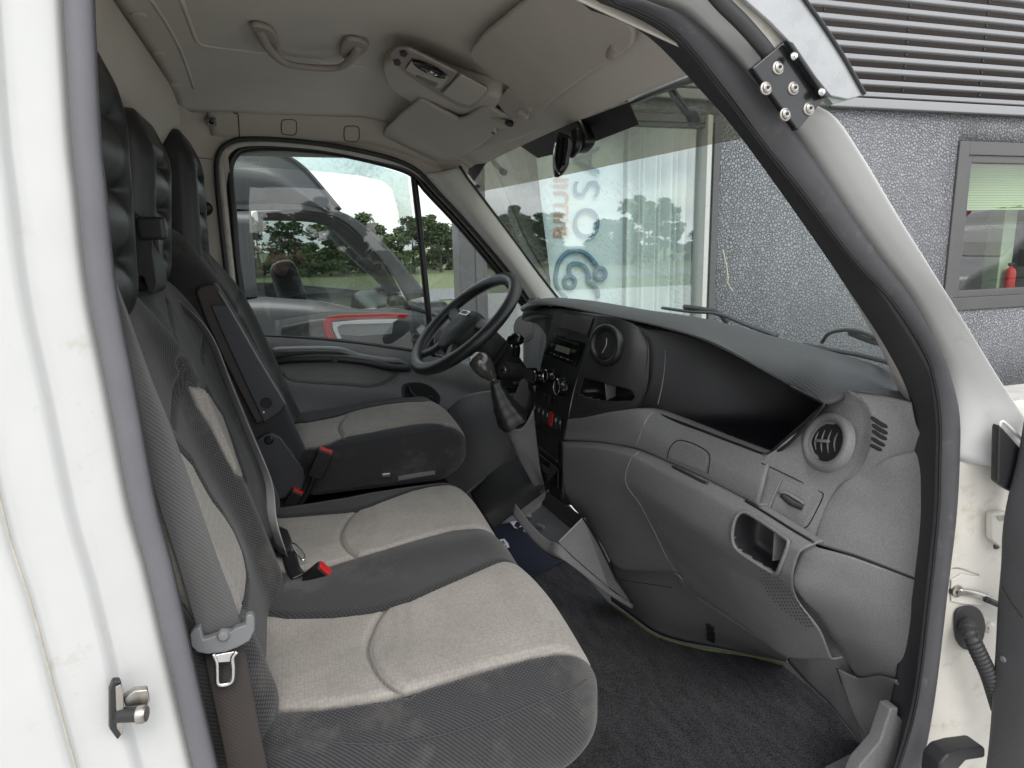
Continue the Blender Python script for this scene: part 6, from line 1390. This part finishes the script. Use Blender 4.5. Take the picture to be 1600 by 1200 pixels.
def wallrect(x0, x1, z0, z1, nm='wall_panel'):
    return rbox(nm, (x1-x0, .25, z1-z0), Matrix.Translation(((x0+x1)/2, BY+.125, (z0+z1)/2)), M['stucco'], bld, bevel=0)
wallrect(xa, xb, GZ, ztop); wallrect(xb, xw2, zw, ztop); wallrect(xb, xw2, GZ, zs); wallrect(xw2, xr, GZ, ztop)
zw1 = ztop-.12
xl = B(742, 400).x
wallrect(xl, xa, zw1, ztop)
# corrugated cladding: each rib a part
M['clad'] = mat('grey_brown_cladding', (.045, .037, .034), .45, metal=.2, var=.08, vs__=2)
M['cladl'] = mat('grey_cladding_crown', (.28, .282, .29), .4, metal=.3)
pitch = .115; nrib = 27
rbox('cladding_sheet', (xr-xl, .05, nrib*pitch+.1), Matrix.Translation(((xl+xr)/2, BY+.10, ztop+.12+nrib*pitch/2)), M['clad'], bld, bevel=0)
ribme = None
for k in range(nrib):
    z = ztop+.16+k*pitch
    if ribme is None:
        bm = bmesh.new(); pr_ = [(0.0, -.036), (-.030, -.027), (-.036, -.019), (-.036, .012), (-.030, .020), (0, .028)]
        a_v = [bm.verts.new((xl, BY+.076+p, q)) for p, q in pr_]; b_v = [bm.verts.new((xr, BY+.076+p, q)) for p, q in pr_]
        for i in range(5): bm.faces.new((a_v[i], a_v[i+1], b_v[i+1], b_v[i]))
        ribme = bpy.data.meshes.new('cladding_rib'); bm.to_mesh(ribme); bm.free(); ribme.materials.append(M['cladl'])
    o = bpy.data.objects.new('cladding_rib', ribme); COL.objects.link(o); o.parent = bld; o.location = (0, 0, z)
scm = None
for k in range(0, 14):
    for j in range(14):
        x = 4.1+j*1.05+(k % 2)*.0; z = ztop+.16+(k+.5)*pitch
        if scm is None:
            sc0 = lathe('cladding_screw', [(.001, .012), (.014, .010), (.016, 0)], (0, 0, 0), (0, -1, 0), M['black'], bld, n=8); scm = sc0.data; COL.objects.unlink(sc0); bpy.data.objects.remove(sc0)
        o = bpy.data.objects.new('cladding_screw', scm); COL.objects.link(o); o.parent = bld; o.location = (x, BY+.074, z)
rbox('drip_flashing', (xr-xl, .10, .09), Matrix.Translation(((xl+xr)/2, BY-.02, ztop+.05)), M['cladl'], bld, bevel=.01)
# right window
M['frame'] = mat('anthracite_frame', (.085, .083, .085), .4, var=.05)
M['shop_glass'] = glass('shop_window_glass', (.86, .93, .92), .28, f90=.8)
def window(x0, x1, z0, z1, fw, depth, nm, glassm):
    w_ = bpy.data.objects.new(nm, None); COL.objects.link(w_); w_.parent = bld
    def bar(n_, a, b, c, d, y, t): rbox(n_, (b-a, t, d-c), Matrix.Translation(((a+b)/2, y, (c+d)/2)), M['frame'], w_, bevel=.006)
    y = BY+.03
    bar('frame_side', x0, x0+fw, z0, z1, y, depth); bar('frame_side', x1-fw, x1, z0, z1, y, depth); bar('frame_head', x0+fw, x1-fw, z1-fw, z1, y, depth-.004); bar('frame_sill', x0+fw, x1-fw, z0, z0+fw, y, depth-.004)
    f2 = fw*.55
    bar('sash', x0+fw, x0+fw+f2, z0+fw, z1-fw, y+.02, depth); bar('sash', x1-fw-f2, x1-fw, z0+fw, z1-fw, y+.02, depth); bar('sash', x0+fw+f2, x1-fw-f2, z1-fw-f2, z1-fw, y+.02, depth-.004); bar('sash', x0+fw+f2, x1-fw-f2, z0+fw, z0+fw+f2, y+.02, depth-.004)
    mesh('pane', [V((x0+fw, y+.02, z0+fw)), V((x1-fw, y+.02, z0+fw)), V((x1-fw, y+.02, z1-fw)), V((x0+fw, y+.02, z1-fw))], [(0, 1, 2, 3)], glassm, w_, smooth=False)
    return w_
window(xb+.01, xw2-.01, zs-.02, zw, .14, .10, 'window', glass('office_glass', (.88, .93, .88), .10, f90=.7))
# left shop window, floor to lintel
window(xl, xa, GZ+.05, zw1, .07, .10, 'shop_window', M['shop_glass'])
rbox('window_post', (.05, .14, zw1-GZ), Matrix.Translation((xa-.14, BY+.02, (zw1+GZ)/2)), mat('pale_post', (.50, .50, .47), .5), bld, bevel=.004)
rbox('corner_post', (.16, .25, zw1-GZ), Matrix.Translation((xl-.06, BY+.12, (zw1+GZ)/2)), M['frame'], bld, bevel=.01)
# rooms behind the panes
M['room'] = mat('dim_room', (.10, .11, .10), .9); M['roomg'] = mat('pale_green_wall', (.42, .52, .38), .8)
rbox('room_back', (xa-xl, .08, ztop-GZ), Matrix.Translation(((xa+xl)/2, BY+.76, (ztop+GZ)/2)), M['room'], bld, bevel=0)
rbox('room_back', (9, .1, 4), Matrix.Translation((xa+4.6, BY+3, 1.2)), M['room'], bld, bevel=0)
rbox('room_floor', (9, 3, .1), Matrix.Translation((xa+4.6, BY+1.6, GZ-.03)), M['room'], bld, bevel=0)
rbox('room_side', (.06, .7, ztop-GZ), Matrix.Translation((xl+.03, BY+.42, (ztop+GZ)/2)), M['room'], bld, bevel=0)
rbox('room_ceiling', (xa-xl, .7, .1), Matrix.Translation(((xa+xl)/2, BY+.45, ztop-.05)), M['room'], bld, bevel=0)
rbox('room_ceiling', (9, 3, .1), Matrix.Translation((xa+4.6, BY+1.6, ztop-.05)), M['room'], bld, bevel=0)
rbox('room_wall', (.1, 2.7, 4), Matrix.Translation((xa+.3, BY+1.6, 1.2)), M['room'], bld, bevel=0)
rbox('room_column', (.22, .22, 3.2), Matrix.Translation((B(1560, 400, BY+.9).x, BY+.9, .9)), M['roomg'], bld, bevel=.01)
rbox('room_column', (.10, .3, 3.2), Matrix.Translation((B(1592, 400, BY+.8).x, BY+.8, .9)), M['frame'], bld, bevel=.01)
# red extinguisher in the right room
fe = thing('fire_extinguisher', 'red fire extinguisher behind the right window', 'extinguisher')
fc_ = B(1577, 440, BY+.7)
lathe('cylinder', [(.02, -.22), (.058, -.21), (.062, -.18), (.062, .12), (.05, .16), (.02, .18), (.02, .20)], fc_, (0, 0, 1), M['red'], fe, n=20)
rbox('valve', (.09, .03, .04), Matrix.Translation(fc_+V((0, 0, .22))), M['black'], fe, bevel=.01)
# green venetian blind
bl_ = thing('venetian_blind', 'pale green venetian blind half drawn in the right window', 'blind')
M['blind'] = mat('green_slat', (.36, .52, .26), .6)
zb = B(1540, 322).z; zt = zw-.2; ns = 18
slme = None
for k in range(ns):
    z = zb+(zt-zb)*k/(ns-1)
    if slme is None:
        s0 = rbox('blind_slat', (xw2-xb-.4, .07, .004), Matrix.Rotation(R(52), 4, 'X'), M['blind'], bl_, bevel=0); slme = s0.data; s0.location = ((xb+xw2)/2, BY+.30, z)
    else:
        o = bpy.data.objects.new('blind_slat', slme); COL.objects.link(o); o.parent = bl_; o.location = ((xb+xw2)/2, BY+.30, z)
# curtain behind the shop window and hanging banner
M['curtain'] = mat('white_curtain', (.78, .82, .80), .85)
M['banner'] = mat('white_banner', (.74, .80, .80), .8)
ct = thing('curtain', 'white pleated curtain behind the shop window', 'curtain')
x0c, x1c = B(968, 350, BY+.35).x, B(1100, 350, BY+.35).x
cv_ = []; nc = 160
for j in range(2):
    for i in range(nc):
        t = i/(nc-1); cv_.append(V((x0c+(x1c-x0c)*t, BY+.32+.055*math.sin(t*2*math.pi*11+.9*math.sin(t*31))+.02*math.sin(t*2*math.pi*5), (GZ+.1, zw1)[j])))
mesh('drape', cv_, gridfaces(nc, 2), M['curtain'], ct)
bnr = thing('advertising_banner', 'white hanging banner with orange letters and blue logo in the shop window', 'banner')
yb_ = BY+.16
bw0 = [B(a, b, yb_) for a, b in ((838, 240), (852, 360), (872, 520), (970, 520), (985, 360), (992, 240))]
bx0, bx1 = B(838, 300, yb_).x, B(975, 350, yb_).x
patch('banner_cloth', [[V((B(832, 200, yb_).x, yb_, zw1-.05)), B(846, 320, yb_), B(858, 420, yb_), V((B(876, 520, yb_).x, yb_, GZ+.3))], [V((bx1, yb_+.03, zw1-.05)), V((bx1, yb_+.03, B(970, 320, yb_).z)), V((bx1, yb_+.03, B(970, 420, yb_).z)), V((bx1, yb_+.03, GZ+.3))]], M['banner'], bnr, nu=10, nv=7, thick=.003, smoothv=False)
M['orange'] = mat('orange_print', (.66, .33, .22), .7); M['blue'] = mat('blue_print', (.13, .24, .34), .7)
yb2 = yb_-.012
# letters stand on their side, reading upwards
lm_ = lambda px, py: basis(B(px, py, yb2), (0, 0, 1), (0, -1, 0))
def hgt(px, p0, p1): return B(px, p0, yb2).z-B(px, p1, yb2).z
sz = (B(890, 360, yb2).x-B(866, 360, yb2).x)*1.42
for ch, cy in (('B', 362), ('I', 344), ('L', 330), ('U', 310), ('I', 290), ('N', 270), ('G', 245)):
    letters('orange_letter', ch, lm_(878, cy), sz, M['orange'], bnr, ext=.002)
for ch, cy in (('O', 349), ('S', 295), ('A', 250)):
    letters('blue_letter', ch, lm_(919, cy), sz*1.75, M['blue'], bnr, ext=.002)
# logo: open double arc ending in rings
def arcpx(pts, r): return tube('logo_arc', [B(a, b, yb2) for a, b in pts], r, M['blue'], bnr, n=60, seg=8, rb=.006, up=V((0, 1, 0)).cross(V((1, 0, 0)))) if 0 else sweep('logo_arc', [B(a, b, yb2) for a, b in pts], circ(r, 10, r), M['blue'], bnr, n=60, up=V((0, -1, 0)))
rr = (B(906, 420, yb2).x-B(900, 420, yb2).x)*.55
arcpx([(885, 466), (873, 453), (868, 438), (870, 420), (876, 405), (888, 394), (902, 392), (915, 396), (924, 404), (931, 413), (935, 420)], rr)
arcpx([(890, 431), (889, 420), (892, 414), (901, 412), (910, 415), (917, 422), (920, 432), (919, 440), (928, 447), (934, 456), (934, 466)], rr)
for a, b in ((890, 441), (938, 428)):
    q = B(a, b, yb2); tube('logo_ring', [q+V((math.cos(t)*rr*2.6, 0, math.sin(t)*rr*2.6)) for t in np.linspace(0, 2*math.pi, 28, endpoint=False)], rr, M['blue'], bnr, seg=8, closed=True)
# stain on the stucco
M['stain'] = mat('pale_scrape', (.55, .50, .38), .9)
for pts in (((1130, 391), (1133, 405), (1136, 420), (1138, 440)), ((1136, 440), (1142, 450), (1146, 456))):
    tube('scrape', [B(a, b, BY-.001) for a, b in pts], .006, M['stain'], bld, n=12, seg=6)
# ------------------------------------------------------------------ trees
def leafmat(name, c):
    m = mat(name, c, .7, spec=.2, var=.35, vs__=1.5)
    return m
LEAF = [leafmat('dark_leaf', (.07, .10, .045)), leafmat('mid_leaf', (.09, .13, .05)), leafmat('olive_leaf', (.11, .14, .06))]
BARK = mat('bark', (.06, .05, .04), .9)
def make_tree(seed, h, w):
    r = np.random.default_rng(seed); vs_, fs_ = [], []
    nb = 26; cl_ = []
    for i in range(nb):
        t = r.uniform(.05, 1); rad = w*(1-.62*t)*math.sqrt(r.uniform(.1, 1)); a = r.uniform(0, 2*math.pi)
        cl_.append((rad*math.cos(a), rad*math.sin(a), h*t, w*r.uniform(.18, .36)))
    for cx, cy, cz, cr3 in cl_:
        for _ in range(150):
            d = r.normal(size=3); d /= np.linalg.norm(d); p = np.array([cx, cy, cz])+d*cr3*r.uniform(.5, 1.05)*np.array([1, 1, .85])
            u = r.normal(size=3); u /= np.linalg.norm(u); v = np.cross(u, r.normal(size=3)); v /= np.linalg.norm(v)+1e-9; s = r.uniform(.06, .15)*w/1.6
            b0 = len(vs_); vs_ += [p-u*s, p+v*s*.6, p+u*s, p-v*s*.6]; fs_.append((b0, b0+1, b0+2, b0+3))
    me = bpy.data.meshes.new('crown'); me.from_pydata([tuple(v) for v in vs_], [], fs_)
    tv = []; 
    for z, rr_ in ((0, .16), (h*.3, .11), (h*.7, .05), (h*.9, .02)):
        for k in range(7): tv.append((rr_*math.cos(k*.898), rr_*math.sin(k*.898), z))
    tm = bpy.data.meshes.new('trunk'); tm.from_pydata(tv, [], gridfaces(7, 4, cu=True))
    tm.materials.append(BARK)
    return me, tm
protos = []
for s, (h, w) in enumerate(((6.5, 2.2), (5.2, 2.4), (7.6, 2.0), (4.4, 2.5))):
    me, tm = make_tree(100+s, h, w); me.materials.append(LEAF[s % 3]); protos.append((me, tm))
def tree(x, y, k, sc, label, grp, rz):
    t = thing('tree', label, 'tree', (x, y, GZ-.05), grp); t.rotation_euler = (0, 0, rz); t.scale = (sc*1.5, sc*1.5, sc)
    for nm, me in (('crown', protos[k][0]), ('trunk', protos[k][1])):
        o = bpy.data.objects.new(nm, me); COL.objects.link(o); o.parent = t
for i in range(58):
    x = -20+i*1.1+random.uniform(-.6, .6); k = random.randrange(4)
    tree(x, 50+random.uniform(-4, 8), k, random.uniform(.44, .64), 'green tree in the row beyond the road', 'trees beyond the road', random.uniform(0, 6))
for i in range(52):
    x = -5+i*1.5+random.uniform(-.8, .8); k = random.randrange(4)
    tree(x, -46+random.uniform(-5, 4), k, random.uniform(.5, .75), 'green tree of the row mirrored in the shop window', 'trees behind the photographer', random.uniform(0, 6))
# ------------------------------------------------------------------ neighbouring grey van beyond the driver window
nvn = thing('parked_van', 'silver grey van with dark window parked beyond the driver door', 'van')
M['vgrey'] = mat('silver_grey_paint', (.045, .047, .05), .38, coat=.15, var=.04, vs__=3)
M['vglass'] = glass('van_window_glass', (.34, .39, .38), .08, f90=.7)
VY = 3.1
Vp = lambda a, b, y=VY: Y(a, b, y)
# near flank up to the window opening, roof, windscreen pillar
flank = [(300, 350), (362, 323), (430, 322), (500, 330), (545, 345), (580, 365), (610, 395), (640, 430), (665, 455), (700, 500), (760, 560), (760, 640), (300, 640)]
win = [(392, 440), (390, 345), (395, 332), (410, 326), (470, 327), (510, 332), (540, 345), (575, 380), (610, 425), (628, 460), (600, 480), (560, 482), (500, 470), (420, 464), (400, 455)]
# body side built as strips around the window opening
def vstrip(nm, top, bot, y0=VY, y1=VY, m='vgrey', n=24):
    return patch(nm, [[Vp(a, b, y0) for a, b in top], [Vp(a, b, y1) for a, b in bot]], M[m], nvn, nu=n, nv=7, thick=.02, smoothv=False)
vstrip('door_skin', [(300, 470), (400, 464), (420, 465), (500, 471), (560, 484), (620, 482), (690, 500), (760, 545)], [(300, 640), (400, 640), (450, 640), (500, 640), (560, 640), (620, 640), (690, 640), (760, 640)])
vstrip('rear_pillar', [(290, 325), (340, 325), (392, 328)], [(290, 480), (345, 475), (402, 466)])
vstrip('roof_rail', [(290, 318), (400, 315), (470, 318), (520, 326), (560, 345), (600, 380), (640, 425), (668, 462)], [(290, 335), (400, 329), (470, 329), (512, 335), (543, 349), (578, 384), (612, 428), (636, 470)])
patch('window_shade', [[Vp(a, b, VY+.01) for a, b in ((402, 331), (470, 329), (520, 336), (555, 358), (590, 395), (626, 455))], [Vp(a, b, VY+.02) for a, b in ((404, 345), (470, 346), (505, 352), (535, 372), (572, 410), (606, 462))]], M['black'], nvn, nu=30, nv=5, thick=.01, smoothv=False)
mesh('side_window', [Vp(a, b, VY+.03) for a, b in win], [tuple(range(len(win)))], M['vglass'], nvn, smooth=False)
# high roof spoiler above
patch('roof', [[Vp(a, b, VY+.05) for a, b in ((290, 225), (370, 228), (430, 240), (470, 262), (505, 300), (530, 330))], [Vp(a, b, VY-.02) for a, b in ((290, 260), (370, 268), (425, 278), (460, 295), (490, 315), (512, 330))], [Vp(a, b, VY) for a, b in ((290, 322), (370, 320), (430, 318), (470, 320), (495, 325), (512, 332))]], M['vgrey'], nvn, nu=30, nv=13, thick=.02)
patch('roof_top', [[Vp(a, b, VY+.05) for a, b in ((290, 225), (370, 228), (430, 240), (470, 262), (505, 300), (530, 330))], [Vp(a, b, VY+.05)+V((0, 1.7, .02)) for a, b in ((290, 225), (370, 228), (430, 240), (470, 262), (505, 300), (530, 330))]], M['vgrey'], nvn, nu=30, nv=7, thick=.02, smoothv=False)
for sd2 in (0, 1.75):
    pass
far = [(290, 470), (400, 464), (500, 471), (620, 482), (690, 500), (760, 545)]
patch('far_door_skin', [[Vp(a, b)+V((0, 1.75, 0)) for a, b in far], [V((Vp(a, b).x, VY+1.75, GZ+.3)) for a, b in far]], M['vgrey'], nvn, nu=20, nv=5, thick=.02, smoothv=False)
patch('bonnet', [[Vp(a, b) for a, b in ((640, 478), (690, 500), (760, 545))], [Vp(a, b)+V((0, .9, .06)) for a, b in ((640, 478), (690, 500), (760, 545))], [Vp(a, b)+V((0, 1.75, 0)) for a, b in ((640, 478), (690, 500), (760, 545))]], M['vgrey'], nvn, nu=14, nv=9, thick=.02)
tube('far_pillar', [Vp(545, 345)+V((0, 1.7, 0)), Vp(600, 400)+V((0, 1.7, 0)), Vp(668, 462)+V((0, 1.7, 0))], .05, M['vgrey'], nvn, n=12, seg=8)
# dark cabin things seen through its window
sb2 = rbox('seat_back', (.16, .5, .75), basis(Vp(470, 500, VY+.5), (1, 0, .25), (-.25, 0, 1)), M['black'], nvn, bevel=.06)
rbox('dashboard_block', (.5, 1.5, .35), basis(Vp(620, 500, VY+.9), (1, 0, 0), (0, 0, 1)), M['black'], nvn, bevel=.08)
tube('mirror_arm', [Vp(625, 470, VY-.05), Vp(612, 470, VY-.2)], .03, M['black'], nvn, n=6)
# door mirror of the grey van seen above its window line
# ------------------------------------------------------------------ dark car with its lit tail lamp between the vans
carx = thing('parked_car', 'dark car rear with red and white wraparound tail lamp', 'car')
M['carblack'] = mat('dark_car_paint', (.012, .013, .014), .3, coat=.1)
CYp = 2.35
Cp = lambda a, b, y=CYp: Y(a, b, y)
body = [(440, 640), (445, 520), (470, 500), (520, 490), (600, 485), (680, 490), (720, 520), (730, 640)]
patch('tailgate', [[Cp(a, b, CYp+.04) for a, b in ((430, 500), (500, 488), (560, 486), (640, 490), (720, 500))], [Cp(a, b) for a, b in ((430, 515), (500, 500), (560, 498), (640, 500), (720, 512))], [Cp(a, b, CYp-.03) for a, b in ((430, 580), (500, 570), (560, 565), (640, 560), (720, 565))], [Cp(a, b, CYp) for a, b in ((430, 660), (500, 660), (560, 660), (640, 660), (720, 660))]], M['carblack'], carx, nu=24, nv=19, thick=.01)
M['tailred'] = mat('red_lens', (.42, .012, .016), .2, spec=.6); M['tailwhite'] = mat('clear_lamp_lens', (.6, .62, .62), .15, spec=.7)
lamp = slab('lamp_red_band', [Cp(a, b, CYp-.05) for a, b in ((505, 502), (511, 495), (530, 492), (600, 490), (640, 491), (634, 497), (560, 498), (524, 500), (517, 506), (519, 518), (525, 529), (512, 529), (506, 515))], -.012, M['tailred'], carx, bevel=.003, normal=(0, -1, 0))
slab('lamp_white_band', [Cp(a, b, CYp-.048) for a, b in ((519, 504), (560, 500), (622, 499), (612, 505), (535, 507), (527, 511), (529, 520), (534, 529), (527, 529), (521, 516))], -.012, M['tailwhite'], carx, bevel=.002, normal=(0, -1, 0))
slab('lamp_reflector', [Cp(a, b, CYp-.04) for a, b in ((524, 506), (560, 504), (615, 505), (612, 522), (560, 526), (527, 523))], -.01, mat('lamp_grey', (.20, .22, .22), .2, spec=.7), carx, bevel=.004, normal=(0, -1, 0))
letters('car_lettering', 'C', basis(Cp(648, 527, CYp-.05), (1, 0, -.05), (0, -1, 0)), .05, M['chrome'], carx)
# ================================================================== mirrored company
def RB(px, py, yy):      # where a sight line mirrored in the building's right window reaches the plane y = yy
    p = Y(px, py, 5.05); d = ray(px, py); return p+V((d.x, -d.y, d.z))*((5.05-yy)/d.y)
wv = thing('parked_van', 'white van mirrored in the right building window', 'van')
M['vwhite'] = mat('white_van_paint', (.70, .71, .71), .25, coat=.6); M['vdark'] = mat('dark_van_glass', (.012, .014, .014), .08, spec=.6)
n0 = RB(1512, 420, 1.0).x
prof_ = [(0, -.35), (-.02, .1), (.10, .35), (.55, .55), (1.0, .68), (1.75, 1.35), (2.2, 1.62), (2.9, 1.72), (5.6, 1.74), (5.75, 1.6), (5.8, -.3)]
for yy, nm in ((1.0, 'side'),):
    slab('body_shell', [V((n0+a, 1.0, b)) for a, b in prof_], -1.95, M['vwhite'], wv, bevel=.10, seg=4, normal=(0, 1, 0))
slab('side_window', [V((n0+a, 1.004, b)) for a, b in ((1.28, .72), (1.85, 1.26), (2.25, 1.42), (2.75, 1.45), (2.75, .66), (1.9, .62))], .006, M['vdark'], wv, bevel=.002, normal=(0, 1, 0))
slab('windscreen', [V((n0+1.06, .85, .74)), V((n0+1.06, -.8, .74)), V((n0+2.0, -.7, 1.52)), V((n0+2.0, .75, 1.52))], .01, M['vdark'], wv, bevel=0, normal=(-.6, 0, .7))
tube('body_crease', [V((n0+.6, 1.012, .30)), V((n0+2.8, 1.012, .34)), V((n0+5.6, 1.012, .34))], .012, M['vdark'], wv, n=12, seg=6)
tube('door_gap', [V((n0+2.82, 1.006, 1.5)), V((n0+2.84, 1.006, .5)), V((n0+2.80, 1.006, -.25))], .008, M['vdark'], wv, n=12, seg=6)
rbox('door_mirror', (.14, .22, .36), Matrix.Translation((n0+1.25, 1.16, .72)), M['vdark'], wv, bevel=.04)
for a in (.95, 4.6):
    w0 = lathe('wheel', [(.01, .02), (.20, .02), (.22, .05), (.33, .05), (.35, .02), (.35, -.18), (.01, -.18)], V((n0+a, 1.0, GZ+.35)), (0, 1, 0), M['soft'], wv, n=28)
    lathe('rim', [(.01, .03), (.10, .045), (.19, .03), (.21, .055)], V((n0+a, 1.0, GZ+.35)), (0, 1, 0), M['steel'], w0, n=20)
sg = thing('yield_sign', 'red and white triangular give way sign mirrored in the right window', 'road sign')
q = RB(1500, 348, -6.0)
slab('sign_face', [q+V((-.42, 0, .36)), q+V((.42, 0, .36)), q+V((0, 0, -.38))], .01, M['red'], sg, bevel=.01, normal=(0, 1, 0))
slab('sign_field', [q+V((-.26, .011, .26)), q+V((.26, .011, .26)), q+V((0, .011, -.22))], .004, M['print'], sg, bevel=0, normal=(0, 1, 0))
tube('sign_post', [V((q.x, q.y-.03, q.z+.3)), V((q.x, q.y-.03, GZ))], .035, M['steel'], sg, n=4, seg=10)
# ------------------------------------------------------------------ the photographer, mirrored in the driver window
per = thing('person', 'photographer in dark jacket holding up a phone, mirrored in the driver window', 'person', (0, 0, 0))
def skin_body(name, nodes, edges, m, parent, root=0, sub_=2):
    me = bpy.data.meshes.new(name); me.from_pydata([n[0] for n in nodes], edges, [])
    o = bpy.data.objects.new(name, me); COL.objects.link(o)
    md = o.modifiers.new('skin', 'SKIN'); md.use_smooth_shade = True
    lay = me.skin_vertices[0].data if me.skin_vertices else None
    if lay is None:
        bm = bmesh.new(); bm.from_mesh(me); bm.verts.layers.skin.verify(); bm.to_mesh(me); bm.free(); lay = me.skin_vertices[0].data
    for i, n in enumerate(nodes): lay[i].radius = n[1] if isinstance(n[1], tuple) else (n[1], n[1])
    lay[root].use_root = True
    s = o.modifiers.new('sub', 'SUBSURF'); s.levels = sub_; s.render_levels = sub_
    o.parent = parent; me.materials.append(m)
    return o
PYy = -1.36
N_ = [((0, PYy, .30), (.15, .11)), ((0, PYy+.01, .50), (.14, .10)), ((0, PYy+.02, .70), (.17, .11)), ((0, PYy+.01, .84), (.12, .08)), ((-.02, PYy+.03, .93), .055), ((-.03, PYy+.06, 1.00), .070), ((-.035, PYy+.07, 1.09), .088), ((-.035, PYy+.06, 1.16), .070)]
E_ = [(i, i+1) for i in range(7)]
def limb(start, pts):
    p = start
    for q in pts: N_.append(q); E_.append((p, len(N_)-1)); p = len(N_)-1
    return p
for s in (-1, 1):
    limb(0, [((s*.10, PYy, .20), .095), ((s*.12, PYy+.02, -.12), .065), ((s*.13, PYy-.01, -.48), .045), ((s*.13, PYy+.0, GZ+.05), .042), ((s*.14, PYy+.14, GZ+.035), .036)])
    limb(3, [((s*.20, PYy, .82), .062), ((s*.27, PYy+.16, .74), .050), ((s*.25, PYy+.24, .80), .046), ((s*.14, PYy+.36, 1.04), .034)])
skin_body('body', N_, E_, mat('dark_jacket', (.018, .019, .022), .8, var=.2), per)
M['skin'] = mat('skin', (.50, .30, .22), .5, var=.06)
bm = bmesh.new(); bmesh.ops.create_uvsphere(bm, u_segments=28, v_segments=20, radius=1)
for v in bm.verts:      # skull, jaw, brow, nose, lips in one skin
    x, y, z = v.co
    w = .080*(1-.18*max(0, -z)); d = .100; k = 1.0
    front = max(0, y)
    nose = .022*math.exp(-(x/.16)**2-((z+.10)/.22)**2)*(y > .5); lip = .006*math.exp(-(x/.28)**2-((z+.48)/.07)**2)*(y > .4); eye = -.010*(math.exp(-((x-.38)/.17)**2-((z-.08)/.10)**2)+math.exp(-((x+.38)/.17)**2-((z-.08)/.10)**2))*(y > .3)
    ear = .014*math.exp(-((y+.05)/.16)**2-((z)/.22)**2)*(abs(x) > .8)
    v.co = V((x*w+math.copysign(ear, x), y*d+nose+lip+eye, z*.118-.006*max(0, -z)))
me = bpy.data.meshes.new('head'); bm.to_mesh(me); bm.free(); me.transform(Matrix.Translation((-.035, PYy+.085, 1.075)))
meobj('head', me, M['skin'], per)
bm = bmesh.new(); bmesh.ops.create_uvsphere(bm, u_segments=24, v_segments=16, radius=1)
bmesh.ops.delete(bm, geom=[v for v in bm.verts if v.co.z < -.1 or (v.co.y > .55 and v.co.z < .55)], context='VERTS')
for v in bm.verts: v.co = V((v.co.x*.086, v.co.y*.106-.006, v.co.z*.124+.004))
me = bpy.data.meshes.new('hair'); bm.to_mesh(me); bm.free(); me.transform(Matrix.Translation((-.035, PYy+.085, 1.075)))
meobj('hair', me, mat('short_hair', (.05, .04, .03), .8), per)
for s in (-1, 1):
    n_ = [((s*.14, PYy+.36, 1.04), .026), ((s*.118, PYy+.395, 1.085), (.030, .016)), ((s*.105, PYy+.41, 1.11), (.032, .015))]; e_ = [(0, 1), (1, 2)]
    for k in range(4):
        z = 1.095+k*.018; b0 = len(n_)
        n_ += [((s*.095, PYy+.412, z+.004), .010), ((s*.075, PYy+.405, z+.012), .009), ((s*(.058+.004*k), PYy+.402, z+.012), .0075)]
        e_ += [(2, b0), (b0, b0+1), (b0+1, b0+2)]
    b0 = len(n_); n_ += [((s*.102, PYy+.395, 1.095), .010), ((s*.085, PYy+.385, 1.105), .009), ((s*.068, PYy+.388, 1.118), .008)]; e_ += [(1, b0), (b0, b0+1), (b0+1, b0+2)]
    skin_body('hand', n_, e_, M['skin'], per, sub_=1)
ph2 = thing('phone', 'black phone held up by the photographer, mirrored in the driver window', 'phone')
rbox('phone_body', (.155, .009, .075), Matrix.Translation((.0, -.945, 1.15)), M['gloss'], ph2, bevel=.004)
lathe('phone_lens', [(.0005, .002), (.006, .002), (.008, 0)], V((.0, -.940, 1.15)), (0, 1, 0), M['gloss'], ph2, n=16)
